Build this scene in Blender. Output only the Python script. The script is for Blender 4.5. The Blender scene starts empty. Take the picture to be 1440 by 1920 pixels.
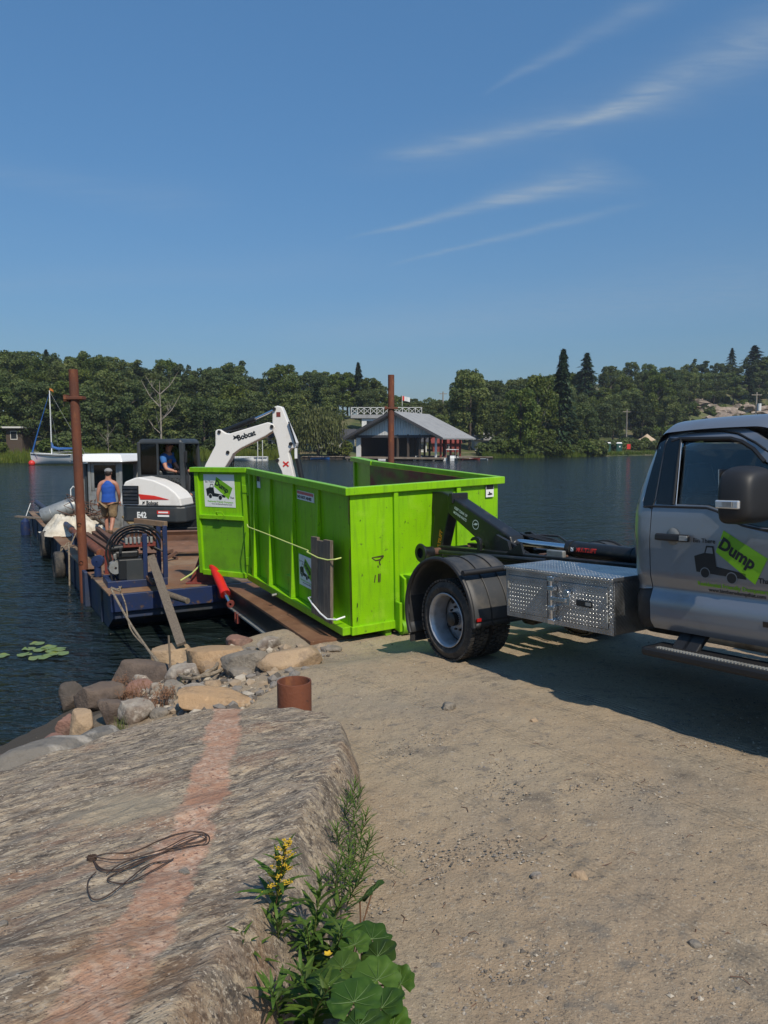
import bpy, bmesh, math, random
import numpy as np
from mathutils import Vector, Matrix, noise
from mathutils.geometry import tessellate_polygon
from math import sin, cos, tan, pi, radians, sqrt, atan2
SC = bpy.context.scene
COL = SC.collection
RND = random.Random(7)

# ------------------------------------------------------------------ camera, sky, sun, exposure
CAM_H = 2.95
PITCH = radians(5.22)
FPX = 1443.0
cam = bpy.data.cameras.new('camera')
cam.sensor_fit = 'VERTICAL'
cam.sensor_height = 24.0
cam.lens = FPX / 1920 * 24.0
cam.clip_start = 0.05
cam.clip_end = 6000
camo = bpy.data.objects.new('camera', cam)
COL.objects.link(camo)
camo.location = (0, 0, CAM_H)
camo.rotation_euler = (pi / 2 - PITCH, 0, 0)
SC.camera = camo
SUN_EL = radians(49)
SUN_H = Vector((0.42, -0.908, 0)).normalized()
SUN_DIR = Vector((SUN_H.x * cos(SUN_EL), SUN_H.y * cos(SUN_EL), sin(SUN_EL)))
sun = bpy.data.lights.new('sun', 'SUN')
sun.energy = 4.7
sun.angle = radians(0.53)
sun.color = (1.0, 0.905, 0.76)
suno = bpy.data.objects.new('sun', sun)
COL.objects.link(suno)
suno.rotation_euler = SUN_DIR.to_track_quat('Z', 'Y').to_euler()
SC.view_settings.view_transform = 'Standard'
SC.view_settings.look = 'None'
SC.view_settings.exposure = -0.14
SC.view_settings.gamma = 1.0
SC.view_settings.use_curve_mapping = False
SC.cycles.max_bounces = 6
SC.cycles.diffuse_bounces = 3
SC.cycles.glossy_bounces = 3
SC.cycles.transparent_max_bounces = 12
SC.cycles.caustics_reflective = False
SC.cycles.caustics_refractive = False

def build_world():
    w = bpy.data.worlds.new('World')
    SC.world = w
    w.use_nodes = True
    nt = w.node_tree
    N, L = nt.nodes, nt.links
    for n in list(N): N.remove(n)
    out = N.new('ShaderNodeOutputWorld')
    bg = N.new('ShaderNodeBackground')
    bg.inputs['Strength'].default_value = 0.098
    sky = N.new('ShaderNodeTexSky')
    sky.sky_type = 'NISHITA'
    sky.sun_disc = False
    sky.sun_elevation = SUN_EL
    sky.sun_rotation = atan2(SUN_H.x, SUN_H.y)
    sky.air_density = 1.15
    sky.dust_density = 0.35
    sky.ozone_density = 3.2
    # thin cirrus, laid out on a flat cloud layer high above (direction / height)
    tc = N.new('ShaderNodeTexCoord')
    sp = N.new('ShaderNodeSeparateXYZ'); L.new(tc.outputs['Generated'], sp.inputs[0])
    def m(op, a, b=None, c=None, clamp=False):
        n = N.new('ShaderNodeMath'); n.operation = op; n.use_clamp = clamp
        for i, v in enumerate((a, b, c)):
            if v is None: continue
            if isinstance(v, (int, float)): n.inputs[i].default_value = v
            else: L.new(v, n.inputs[i])
        return n.outputs[0]
    z = m('MAXIMUM', sp.outputs[2], 0.03)
    u = m('DIVIDE', sp.outputs[0], z)
    v = m('DIVIDE', sp.outputs[1], z)
    cb = N.new('ShaderNodeCombineXYZ'); L.new(u, cb.inputs[0]); L.new(v, cb.inputs[1])
    wn = N.new('ShaderNodeTexNoise'); wn.inputs['Scale'].default_value = 1.6; wn.inputs['Detail'].default_value = 3
    L.new(cb.outputs[0], wn.inputs['Vector'])
    wob = m('MULTIPLY_ADD', wn.outputs[0], 0.34, -0.17)
    mp = N.new('ShaderNodeMapping'); mp.inputs['Rotation'].default_value[2] = radians(38)
    mp.inputs['Scale'].default_value = (1.6, 5.0, 1)
    L.new(cb.outputs[0], mp.inputs[0])
    fn = N.new('ShaderNodeTexNoise'); fn.inputs['Scale'].default_value = 3.0; fn.inputs['Detail'].default_value = 8; fn.inputs['Roughness'].default_value = 0.62; fn.inputs['Distortion'].default_value = 0.6
    L.new(mp.outputs[0], fn.inputs['Vector'])
    def streak(p0, p1, w0, w1, amp, fade):
        # a band round the line p0-p1 on the layer, widening from w0 to w1
        dx, dy = p1[0] - p0[0], p1[1] - p0[1]
        ln = sqrt(dx * dx + dy * dy); dx /= ln; dy /= ln
        pu = m('SUBTRACT', u, p0[0]); pv = m('SUBTRACT', v, p0[1])
        t = m('ADD', m('MULTIPLY', pu, dx), m('MULTIPLY', pv, dy))
        s = m('SUBTRACT', m('MULTIPLY', pu, -dy), m('MULTIPLY', pv, -dx))
        s = m('ADD', s, m('MULTIPLY', wob, 0.55))
        tt = m('DIVIDE', t, ln)
        wd = m('MULTIPLY_ADD', tt, w1 - w0, w0); wd = m('MAXIMUM', wd, 0.01)
        q = m('DIVIDE', s, wd)
        g = m('POWER', 2.718, m('MULTIPLY', m('MULTIPLY', q, q), -1.0))
        a = m('DIVIDE', m('ADD', tt, fade), fade, clamp=True)
        b = m('DIVIDE', m('SUBTRACT', 1 + fade, tt), fade, clamp=True)
        e = m('MULTIPLY', m('MULTIPLY', a, b), amp)
        return m('MULTIPLY', g, e)
    # local-uv list: main band, lower band, small upper wisp, thin low band
    tot = streak((0.66, 2.47), (1.0, 1.99), 0.045, 0.13, 0.50, 0.4)
    for args in (((0.16, 2.74), (0.70, 2.44), 0.06, 0.07, 0.50, 0.4),
                 ((0.15, 2.80), (0.85, 2.30), 0.16, 0.20, 0.14, 0.5),
                 ((0.05, 3.72), (0.58, 3.25), 0.04, 0.09, 0.50, 0.5),
                 ((0.50, 3.28), (0.80, 3.02), 0.10, 0.20, 0.38, 0.4),
                 ((-0.2, 7.2), (2.4, 5.2), 0.9, 1.1, 0.22, 0.4),
                 ((-1.6, 2.9), (-0.9, 3.3), 0.12, 0.25, 0.12, 0.4),
                 ((0.25, 4.25), (0.85, 3.60), 0.03, 0.05, 0.33, 0.5),
                 ((0.36, 2.2), (0.60, 1.86), 0.02, 0.06, 0.30, 0.4),
                 ((-3.2, 5.2), (-0.6, 4.6), 0.2, 0.4, 0.10, 0.4),
                 ((-3.0, -2.0), (1.6, -4.0), 0.15, 0.3, 0.5, 0.3),
                 ((2.5, 1.2), (4.2, -1.0), 0.1, 0.25, 0.5, 0.4),
                 ((-4.6, 3.0), (-2.2, -1.4), 0.15, 0.2, 0.4, 0.4)):
        tot = m('ADD', tot, streak(*args))
    fr = m('MULTIPLY_ADD', fn.outputs[0], 2.6, -0.62, clamp=True)
    tot = m('MULTIPLY', tot, m('MULTIPLY_ADD', fr, 0.75, 0.3))
    # faint veil low in the sky
    veil = m('MULTIPLY', m('SUBTRACT', 1.0, m('DIVIDE', z, 0.30), clamp=True), 0.16)
    tot = m('ADD', tot, m('MULTIPLY', veil, m('MULTIPLY_ADD', wn.outputs[0], 1.2, 0.2)), clamp=True)
    mx = N.new('ShaderNodeMix'); mx.data_type = 'RGBA'
    mx.inputs['B'].default_value = (4.0, 4.9, 5.9, 1)
    L.new(m('MULTIPLY', tot, 0.72), mx.inputs['Factor'])
    tint = N.new('ShaderNodeMix'); tint.data_type = 'RGBA'; tint.blend_type = 'MULTIPLY'
    tint.inputs['Factor'].default_value = 1.0
    zz = m('DIVIDE', sp.outputs[2], 0.62, clamp=True)
    tg = N.new('ShaderNodeMix'); tg.data_type = 'RGBA'
    tg.inputs['A'].default_value = (0.335, 0.40, 0.545, 1); tg.inputs['B'].default_value = (0.90, 1.36, 1.56, 1)
    L.new(m('POWER', zz, 0.75), tg.inputs['Factor']); L.new(tg.outputs['Result'], tint.inputs['B'])
    L.new(sky.outputs[0], tint.inputs['A'])
    L.new(tint.outputs['Result'], mx.inputs['A'])
    L.new(mx.outputs['Result'], bg.inputs['Color'])
    L.new(bg.outputs[0], out.inputs[0])
build_world()

# ------------------------------------------------------------------ pixel rays used only to lay the site out
_R = Vector((1, 0, 0)); _U = Vector((0, sin(PITCH), cos(PITCH))); _F = Vector((0, cos(PITCH), -sin(PITCH))); _C = Vector((0, 0, CAM_H))
def ray(x, y): return _R * ((x - 720) / FPX) + _U * ((960 - y) / FPX) + _F
def at(x, y, d): return _C + ray(x, y) * d
def onz(x, y, z):
    r = ray(x, y); return _C + r * ((z - CAM_H) / r.z)

# ------------------------------------------------------------------ mesh helpers
class MB:
    """collects shapes and links them as one mesh object"""
    def __init__(s): s.v = []; s.f = []; s.m = []; s.sm = []
    def add(s, vs, fs, mi=0, smooth=False):
        b = len(s.v); s.v += [tuple(v) for v in vs]
        for f in fs:
            s.f.append(tuple(i + b for i in f)); s.m.append(mi); s.sm.append(smooth)
        return s
    def hexa(s, p, mi=0):   # 8 points: bottom 4 ccw, top 4 ccw
        return s.add(p, [(3, 2, 1, 0), (4, 5, 6, 7), (0, 1, 5, 4), (1, 2, 6, 5), (2, 3, 7, 6), (3, 0, 4, 7)], mi)
    def box(s, a, b, mi=0, rz=0, M=None):
        x0, y0, z0 = a; x1, y1, z1 = b
        p = [(x0, y0, z0), (x1, y0, z0), (x1, y1, z0), (x0, y1, z0), (x0, y0, z1), (x1, y0, z1), (x1, y1, z1), (x0, y1, z1)]
        if rz:
            cx, cy = (x0 + x1) / 2, (y0 + y1) / 2
            p = [(cx + (q[0] - cx) * cos(rz) - (q[1] - cy) * sin(rz), cy + (q[0] - cx) * sin(rz) + (q[1] - cy) * cos(rz), q[2]) for q in p]
        if M is not None: p = [M @ Vector(q) for q in p]
        return s.hexa(p, mi)
    def cbox(s, c, d, mi=0, rz=0):
        return s.box([c[i] - d[i] / 2 for i in range(3)], [c[i] + d[i] / 2 for i in range(3)], mi, rz)
    def bar(s, a, b, w, h, up=(0, 0, 1), mi=0, w2=None, h2=None):
        a, b = Vector(a), Vector(b); d = (b - a).normalized(); up = Vector(up)
        if abs(d.dot(up)) > 0.98: up = Vector((1, 0, 0))
        x = d.cross(up).normalized(); y = x.cross(d)
        w2 = w if w2 is None else w2; h2 = h if h2 is None else h2
        p = [a - x * w / 2 - y * h / 2, a + x * w / 2 - y * h / 2, a + x * w / 2 + y * h / 2, a - x * w / 2 + y * h / 2]
        q = [b - x * w2 / 2 - y * h2 / 2, b + x * w2 / 2 - y * h2 / 2, b + x * w2 / 2 + y * h2 / 2, b - x * w2 / 2 + y * h2 / 2]
        return s.add(p + q, [(0, 1, 2, 3), (7, 6, 5, 4), (1, 0, 4, 5), (2, 1, 5, 6), (3, 2, 6, 7), (0, 3, 7, 4)], mi)
    def tube(s, pts, r, n=8, mi=0, cap=True, closed=False):
        pts = [Vector(p) for p in pts]; k = len(pts)
        rr = r if isinstance(r, (list, tuple)) else [r] * k
        vs = []; prev = None
        for i, p in enumerate(pts):
            if closed: t = pts[(i + 1) % k] - pts[i - 1]
            else: t = pts[min(i + 1, k - 1)] - pts[max(i - 1, 0)]
            t = t.normalized() if t.length > 1e-9 else Vector((0, 0, 1))
            if prev is None:
                a = Vector((0, 0, 1)) if abs(t.z) < 0.9 else Vector((1, 0, 0))
                x = t.cross(a).normalized()
            else:
                x = (prev - t * prev.dot(t))
                x = x.normalized() if x.length > 1e-6 else t.orthogonal().normalized()
            prev = x; y = t.cross(x)
            for j in range(n):
                a = 2 * pi * j / n
                vs.append(p + (x * cos(a) + y * sin(a)) * rr[i])
        fs = []
        for i in range(k if closed else k - 1):
            for j in range(n):
                a = i * n + j; b = i * n + (j + 1) % n; i2 = (i + 1) % k
                fs.append((a, b, i2 * n + (j + 1) % n, i2 * n + j))
        s.add(vs, fs, mi, True)
        if cap and not closed:
            b = len(s.v) - len(vs)
            s.f.append(tuple(b + j for j in reversed(range(n)))); s.m.append(mi); s.sm.append(False)
            s.f.append(tuple(b + (k - 1) * n + j for j in range(n))); s.m.append(mi); s.sm.append(False)
        return s
    def lathe(s, prof, n=24, axis='Z', o=(0, 0, 0), mi=0, smooth=True, closed=False):
        vs = []; o = Vector(o)
        for (r, h) in prof:
            for j in range(n):
                a = 2 * pi * j / n; c, d = r * cos(a), r * sin(a)
                vs.append(o + Vector({'Z': (c, d, h), 'Y': (c, h, d), 'X': (h, c, d)}[axis]))
        k = len(prof); fs = []
        for i in range(k if closed else k - 1):
            for j in range(n):
                i2 = (i + 1) % k
                fs.append((i * n + j, i * n + (j + 1) % n, i2 * n + (j + 1) % n, i2 * n + j))
        return s.add(vs, fs, mi, smooth)
    def prism(s, poly, T, h, mi=0):
        """poly 2D outline, T(u,v,w)->3D, from w=0 to w=h (or (h0,h1))"""
        h0, h1 = (0, h) if not isinstance(h, tuple) else h
        n = len(poly)
        tri = tessellate_polygon([[Vector((p[0], p[1], 0)) for p in poly]])
        vs = [T(p[0], p[1], h0) for p in poly] + [T(p[0], p[1], h1) for p in poly]
        fs = [tuple(t) for t in tri] + [tuple(n + i for i in reversed(t)) for t in tri]
        fs += [(i, (i + 1) % n, n + (i + 1) % n, n + i) for i in range(n)]
        return s.add(vs, fs, mi)
    def grid(s, fn, nu, nv, mi=0, smooth=True, u=(0, 1), v=(0, 1)):
        vs = [fn(u[0] + (u[1] - u[0]) * i / nu, v[0] + (v[1] - v[0]) * j / nv) for i in range(nu + 1) for j in range(nv + 1)]
        fs = [(i * (nv + 1) + j, (i + 1) * (nv + 1) + j, (i + 1) * (nv + 1) + j + 1, i * (nv + 1) + j + 1) for i in range(nu) for j in range(nv)]
        return s.add(vs, fs, mi, smooth)
    def ball(s, c, r, mi=0, sub=2, nz=0.0, seed=0):
        bm = bmesh.new(); bmesh.ops.create_icosphere(bm, subdivisions=sub, radius=1)
        r = Vector(r) if not isinstance(r, (int, float)) else Vector((r, r, r))
        vs = []
        for v in bm.verts:
            k = 1 + nz * noise.noise(v.co * 1.6 + Vector((seed, seed * 2.3, 0)))
            vs.append(Vector(c) + Vector((v.co.x * r.x, v.co.y * r.y, v.co.z * r.z)) * k)
        fs = [[v.index for v in f.verts] for f in bm.faces]; bm.free()
        return s.add(vs, fs, mi, True)
    def mesh(s, name, fix=True, sharp=40):
        me = bpy.data.meshes.new(name)
        me.from_pydata(s.v, [], s.f)
        me.polygons.foreach_set('material_index', s.m)
        me.polygons.foreach_set('use_smooth', s.sm)
        if fix:
            bm = bmesh.new(); bm.from_mesh(me)
            bmesh.ops.recalc_face_normals(bm, faces=bm.faces); bm.to_mesh(me); bm.free()
        me.update()
        if any(s.sm):
            try: me.set_sharp_from_angle(angle=radians(sharp))
            except Exception: pass
        return me
    def build(s, name, mats, parent=None, bevel=0, fix=True, sharp=40, sub=0):
        return link(name, s.mesh(name, fix, sharp), mats, parent, bevel, sub)

def link(name, me, mats=None, parent=None, bevel=0, sub=0):
    o = bpy.data.objects.new(name, me)
    COL.objects.link(o)
    if mats is not None and not me.materials:
        for m in (mats if isinstance(mats, (list, tuple)) else [mats]): me.materials.append(m)
    if parent is not None: o.parent = parent
    if bevel:
        b = o.modifiers.new('bevel', 'BEVEL'); b.width = bevel; b.segments = 2; b.limit_method = 'ANGLE'; b.angle_limit = radians(35)
    return o
def tag(o, label=None, cat=None, group=None, kind=None):
    for k, v in (('label', label), ('category', cat), ('group', group), ('kind', kind)):
        if v: o[k] = v
    return o
def root(name, loc=(0, 0, 0), rz=0, label=None, cat=None, group=None, M=None):
    o = bpy.data.objects.new(name, None); COL.objects.link(o); o.empty_display_size = 0.1
    if M is not None: o.matrix_world = M
    else: o.location = loc; o.rotation_euler = (0, 0, rz)
    return tag(o, label, cat, group)
def copy_tree(o, parent=None):
    c = o.copy(); COL.objects.link(c); c.parent = parent
    for ch in list(o.children): copy_tree(ch, c)
    return c
def frameM(o, X, Y, Z):
    M = Matrix.Identity(4)
    for i in range(3):
        M[i][0] = X[i]; M[i][1] = Y[i]; M[i][2] = Z[i]; M[i][3] = o[i]
    return M

def text_mesh(body, size=1.0, bold=0.0, depth=0.0, align='LEFT', space=1.0):
    cu = bpy.data.curves.new('t', 'FONT'); cu.body = body; cu.size = size; cu.offset = bold; cu.extrude = depth
    cu.align_x = align; cu.space_character = space; cu.resolution_u = 3
    o = bpy.data.objects.new('t', cu); COL.objects.link(o)
    dg = bpy.context.evaluated_depsgraph_get(); dg.update()
    me = bpy.data.meshes.new_from_object(o.evaluated_get(dg))
    bpy.data.objects.remove(o); bpy.data.curves.remove(cu)
    return me
def add_text(mb, body, T, size, bold=0.0, rot=0, sx=1.0, mi=0, align='LEFT', w=0.0):
    """flat lettering mapped by T(u,v,w); u,v offsets already in T"""
    me = text_mesh(body, size, bold, 0, align)
    vs = []
    for v in me.vertices:
        x, y = v.co.x * sx, v.co.y
        vs.append(T(x * cos(rot) - y * sin(rot), x * sin(rot) + y * cos(rot), w))
    mb.add(vs, [tuple(p.vertices) for p in me.polygons], mi)
    bpy.data.meshes.remove(me)

def skin(verts, edges, radii, rootv=0, sub=2):
    me = bpy.data.meshes.new('sk'); me.from_pydata([tuple(v) for v in verts], edges, [])
    o = bpy.data.objects.new('sk', me); COL.objects.link(o)
    md = o.modifiers.new('s', 'SKIN'); md.use_smooth_shade = True
    for i, r in enumerate(radii):
        sv = me.skin_vertices[0].data[i]
        sv.radius = (r, r) if not isinstance(r, tuple) else r
        sv.use_root = (i == rootv)
    sm = o.modifiers.new('u', 'SUBSURF'); sm.levels = sub; sm.render_levels = sub
    dg = bpy.context.evaluated_depsgraph_get(); dg.update()
    res = bpy.data.meshes.new_from_object(o.evaluated_get(dg))
    bpy.data.objects.remove(o); bpy.data.meshes.remove(me)
    for p in res.polygons: p.use_smooth = True
    return res

def panel(name, outline, holes, cutu, cutv, T, thick, mats, parent, bevel=0):
    """sheet from a 2D outline with holes, cut into strips so T can curve it; T(u,v,w)"""
    bm = bmesh.new()
    loops = [outline] + holes; es = []
    for lp in loops:
        vs = [bm.verts.new((p[0], p[1], 0)) for p in lp]
        for i in range(len(vs)): es.append(bm.edges.new((vs[i], vs[(i + 1) % len(vs)])))
    bmesh.ops.triangle_fill(bm, use_beauty=True, use_dissolve=False, edges=es, normal=(0, 0, 1))
    bmesh.ops.dissolve_limit(bm, angle_limit=0.01, verts=bm.verts, edges=bm.edges)
    for ax, cuts in ((0, cutu), (1, cutv)):
        for c in cuts:
            co = [0, 0, 0]; no = [0, 0, 0]; co[ax] = c; no[ax] = 1
            bmesh.ops.bisect_plane(bm, geom=bm.verts[:] + bm.edges[:] + bm.faces[:], plane_co=co, plane_no=no, dist=1e-5)
    bmesh.ops.triangulate(bm, faces=[f for f in bm.faces if len(f.verts) > 4])
    bm.normal_update()
    vs = [v.co.copy() for v in bm.verts]; n = len(vs)
    idx = {v: i for i, v in enumerate(bm.verts)}
    fs = [tuple(idx[v] for v in f.verts) for f in bm.faces]
    be = [(idx[e.verts[0]], idx[e.verts[1]]) for e in bm.edges if len(e.link_faces) == 1]
    bm.free()
    mb = MB()
    allv = [T(v.x, v.y, 0) for v in vs] + [T(v.x, v.y, thick) for v in vs]
    mb.add(allv, fs + [tuple(n + i for i in reversed(f)) for f in fs] + [(a, b, n + b, n + a) for a, b in be], 0, True)
    return mb.build(name, mats, parent, bevel, sharp=30)

# ------------------------------------------------------------------ materials
def mat(name, base=(.5, .5, .5), rough=.6, metal=0, var=(), bump=(), coat=0, spec=None, alpha=None, trans=0, emis=None, sheen=0, rough_var=None, hue_rand=0, coord='Object'):
    """base colour plus layers: var = [(colour, scale, lo, hi, detail, (stretch xyz), (rot xyz))]; bump = [(scale, strength, distance, stretch, rot)]"""
    m = bpy.data.materials.new(name); m.use_nodes = True
    nt = m.node_tree; N, L = nt.nodes, nt.links
    b = N['Principled BSDF']
    tc = N.new('ShaderNodeTexCoord')
    src = tc.outputs[coord]
    def noise_(scale, detail, st=None, rot=None, rough_=0.6, dist=0):
        v = src
        if st or rot:
            mp = N.new('ShaderNodeMapping'); L.new(src, mp.inputs[0])
            if rot:
                mp2 = N.new('ShaderNodeMapping'); mp2.inputs['Rotation'].default_value = rot; L.new(src, mp2.inputs[0]); L.new(mp2.outputs[0], mp.inputs[0])
            if st: mp.inputs['Scale'].default_value = st
            v = mp.outputs[0]
        n = N.new('ShaderNodeTexNoise'); n.inputs['Scale'].default_value = scale; n.inputs['Detail'].default_value = detail
        n.inputs['Roughness'].default_value = rough_; n.inputs['Distortion'].default_value = dist
        L.new(v, n.inputs['Vector'])
        return n.outputs[0]
    rgb = N.new('ShaderNodeRGB'); rgb.outputs[0].default_value = (*base, 1)
    cur = rgb.outputs[0]
    for layer in var:
        c, scale, lo, hi = layer[:4]
        det = layer[4] if len(layer) > 4 else 5
        st = layer[5] if len(layer) > 5 else None
        rot = layer[6] if len(layer) > 6 else None
        mr = N.new('ShaderNodeMapRange'); mr.inputs['From Min'].default_value = lo; mr.inputs['From Max'].default_value = hi
        L.new(noise_(scale, det, st, rot), mr.inputs['Value'])
        mx = N.new('ShaderNodeMix'); mx.data_type = 'RGBA'
        L.new(mr.outputs[0], mx.inputs['Factor']); L.new(cur, mx.inputs['A']); mx.inputs['B'].default_value = (*c, 1)
        cur = mx.outputs['Result']
    if hue_rand:
        oi = N.new('ShaderNodeObjectInfo'); hs = N.new('ShaderNodeHueSaturation')
        mr = N.new('ShaderNodeMapRange'); mr.inputs['To Min'].default_value = 0.5 - hue_rand; mr.inputs['To Max'].default_value = 0.5 + hue_rand
        L.new(oi.outputs['Random'], mr.inputs['Value']); L.new(mr.outputs[0], hs.inputs['Hue'])
        mr2 = N.new('ShaderNodeMapRange'); mr2.inputs['To Min'].default_value = 0.6; mr2.inputs['To Max'].default_value = 1.45
        wn = N.new('ShaderNodeTexWhiteNoise'); wn.noise_dimensions = '1D'; L.new(oi.outputs['Random'], wn.inputs['W'])
        L.new(wn.outputs[0], mr2.inputs['Value']); L.new(mr2.outputs[0], hs.inputs['Value']); L.new(cur, hs.inputs['Color'])
        cur = hs.outputs[0]
    L.new(cur, b.inputs['Base Color'])
    b.inputs['Roughness'].default_value = rough; b.inputs['Metallic'].default_value = metal
    if rough_var:
        mr = N.new('ShaderNodeMapRange'); mr.inputs['To Min'].default_value = rough_var[1]; mr.inputs['To Max'].default_value = rough_var[2]
        mr.inputs['From Min'].default_value = .3; mr.inputs['From Max'].default_value = .7
        L.new(noise_(rough_var[0], 5), mr.inputs['Value']); L.new(mr.outputs[0], b.inputs['Roughness'])
    if coat: b.inputs['Coat Weight'].default_value = coat; b.inputs['Coat Roughness'].default_value = 0.06
    if spec is not None: b.inputs['Specular IOR Level'].default_value = spec
    if trans: b.inputs['Transmission Weight'].default_value = trans
    if alpha is not None: b.inputs['Alpha'].default_value = alpha
    if sheen: b.inputs['Sheen Weight'].default_value = sheen
    prev = None
    for bl in bump:
        scale, strength, dist = bl[:3]
        bp = N.new('ShaderNodeBump'); bp.inputs['Strength'].default_value = strength; bp.inputs['Distance'].default_value = dist
        L.new(noise_(scale, 6, bl[3] if len(bl) > 3 else None, bl[4] if len(bl) > 4 else None), bp.inputs['Height'])
        if prev: L.new(prev, bp.inputs['Normal'])
        prev = bp.outputs[0]
    if prev: L.new(prev, b.inputs['Normal'])
    return m

def leaf_mat(name, cols, hue=0.012, trans=0.35, scale=0.5, rough=0.55, fine=3.0):
    m = bpy.data.materials.new(name); m.use_nodes = True
    nt = m.node_tree; N, L = nt.nodes, nt.links
    for n in list(N): N.remove(n)
    out = N.new('ShaderNodeOutputMaterial'); tc = N.new('ShaderNodeTexCoord')
    def nz(sc):
        n = N.new('ShaderNodeTexNoise'); n.inputs['Scale'].default_value = sc; n.inputs['Detail'].default_value = 3; L.new(tc.outputs['Object'], n.inputs['Vector']); return n.outputs[0]
    def mr(v, a, b, c=0, d=1):
        n = N.new('ShaderNodeMapRange'); n.inputs[1].default_value = a; n.inputs[2].default_value = b; n.inputs[3].default_value = c; n.inputs[4].default_value = d; L.new(v, n.inputs[0]); return n.outputs[0]
    def mix(f, a, b):
        n = N.new('ShaderNodeMix'); n.data_type = 'RGBA'; L.new(f, n.inputs['Factor'])
        for k, v in (('A', a), ('B', b)):
            if isinstance(v, tuple): n.inputs[k].default_value = (*v, 1)
            else: L.new(v, n.inputs[k])
        return n.outputs['Result']
    c = mix(mr(nz(scale), .35, .65), cols[0], cols[1])
    c = mix(mr(nz(fine), .52, .72), c, cols[2])
    oi = N.new('ShaderNodeObjectInfo'); hs = N.new('ShaderNodeHueSaturation')
    L.new(mr(oi.outputs['Random'], 0, 1, .5 - hue, .5 + hue), hs.inputs['Hue'])
    wn = N.new('ShaderNodeTexWhiteNoise'); wn.noise_dimensions = '1D'; L.new(oi.outputs['Random'], wn.inputs['W'])
    L.new(mr(wn.outputs[0], 0, 1, .68, 1.35), hs.inputs['Value']); L.new(c, hs.inputs['Color'])
    d = N.new('ShaderNodeBsdfPrincipled'); d.inputs['Roughness'].default_value = rough; d.inputs['Specular IOR Level'].default_value = 0.25; L.new(hs.outputs[0], d.inputs['Base Color'])
    t = N.new('ShaderNodeBsdfTranslucent'); L.new(hs.outputs[0], t.inputs['Color'])
    ms = N.new('ShaderNodeMixShader'); ms.inputs[0].default_value = trans; L.new(d.outputs[0], ms.inputs[1]); L.new(t.outputs[0], ms.inputs[2])
    L.new(ms.outputs[0], out.inputs[0])
    return m

def glass_mat(name, tint=(.5, .55, .55), refl=1.0):
    m = bpy.data.materials.new(name); m.use_nodes = True
    nt = m.node_tree; N, L = nt.nodes, nt.links
    for n in list(N): N.remove(n)
    out = N.new('ShaderNodeOutputMaterial')
    tr = N.new('ShaderNodeBsdfTransparent'); tr.inputs[0].default_value = (*tint, 1)
    gl = N.new('ShaderNodeBsdfGlossy'); gl.inputs['Roughness'].default_value = 0.02; gl.inputs['Color'].default_value = (refl, refl, refl, 1)
    fr = N.new('ShaderNodeFresnel'); fr.inputs[0].default_value = 1.5
    ms = N.new('ShaderNodeMixShader'); L.new(fr.outputs[0], ms.inputs[0]); L.new(tr.outputs[0], ms.inputs[1]); L.new(gl.outputs[0], ms.inputs[2])
    L.new(ms.outputs[0], out.inputs[0])
    return m

DARK_RUST = (.06, .022, .012)
RUST = (.16, .055, .022)
K = {}
K['black'] = mat('black_rubber', (.018, .018, .019), .75, var=[((.05, .045, .038), 3, .5, .75)], bump=[(40, .3, .003)])
K['tyre'] = mat('tyre_rubber', (.030, .028, .026), .8, var=[((.13, .105, .075), 5, .45, .75), ((.09, .075, .06), 25, .5, .7)], bump=[(60, .3, .002)])
K['blackpaint'] = mat('black_painted_steel', (.014, .015, .016), .38, var=[((.07, .06, .05), 6, .56, .78), ((.11, .06, .035), 14, .66, .76)], bump=[(18, .15, .004)], spec=.45)
K['greymud'] = mat('dusty_black_plastic', (.035, .037, .039), .55, var=[((.12, .105, .085), 4, .45, .8)], bump=[(70, .12, .002)])
K['steel'] = mat('polished_rod', (.75, .76, .78), .18, 1.0)
K['rustpile'] = mat('rusted_steel_pipe', (.155, .047, .02), .8, var=[((.07, .028, .02), 3, .45, .7, 6, (1, 1, .3)), ((.27, .10, .035), 9, .55, .75, 6, (1, 1, .4)), ((.03, .018, .014), 20, .63, .75)], bump=[(35, .5, .01)])
K['rustplate'] = mat('rusty_deck_plate', (.17, .085, .042), .82, var=[((.27, .20, .13), 1.1, .42, .66, 7), ((.065, .038, .025), 2.2, .5, .68, 7), ((.24, .115, .045), 7, .55, .75, 6), ((.02, .015, .012), 15, .66, .8)], bump=[(25, .4, .008), (120, .3, .003)])
K['ramp'] = mat('rusty_ramp_plate', (.145, .066, .032), .78, var=[((.22, .12, .065), 1.6, .42, .7, 7), ((.10, .045, .022), 4, .5, .72, 7), ((.33, .23, .14), 14, .62, .78, 6)], bump=[(40, .4, .006)])
K['bargeblue'] = mat('worn_blue_paint', (.022, .036, .08), .6, var=[((.035, .040, .048), 1.2, .42, .62, 6), ((.09, .06, .045), 3.5, .55, .68, 7), ((.25, .28, .30), 9, .66, .74, 6), ((.02, .02, .022), 6, .6, .75, 6)], bump=[(14, .35, .01)])
K['blue'] = mat('blue_paint', (.012, .025, .082), .45, var=[((.02, .026, .05), 5, .48, .72), ((.1, .06, .04), 9, .60, .70)], bump=[(30, .2, .003)])
GREEN = (.235, .53, .004)
K['green'] = mat('lime_green_paint', GREEN, .36, spec=.4, var=[((.17, .42, .008), 1.4, .4, .75, 4), ((.15, .33, .014), 3.5, .50, .78, 7, (5, 5, .5)), ((.30, .56, .03), 4, .56, .8, 6), ((.09, .15, .025), 17, .645, .73, 7), ((.15, .075, .03), 26, .69, .74, 6)], bump=[(2.2, .55, .02), (60, .08, .002)])
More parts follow.
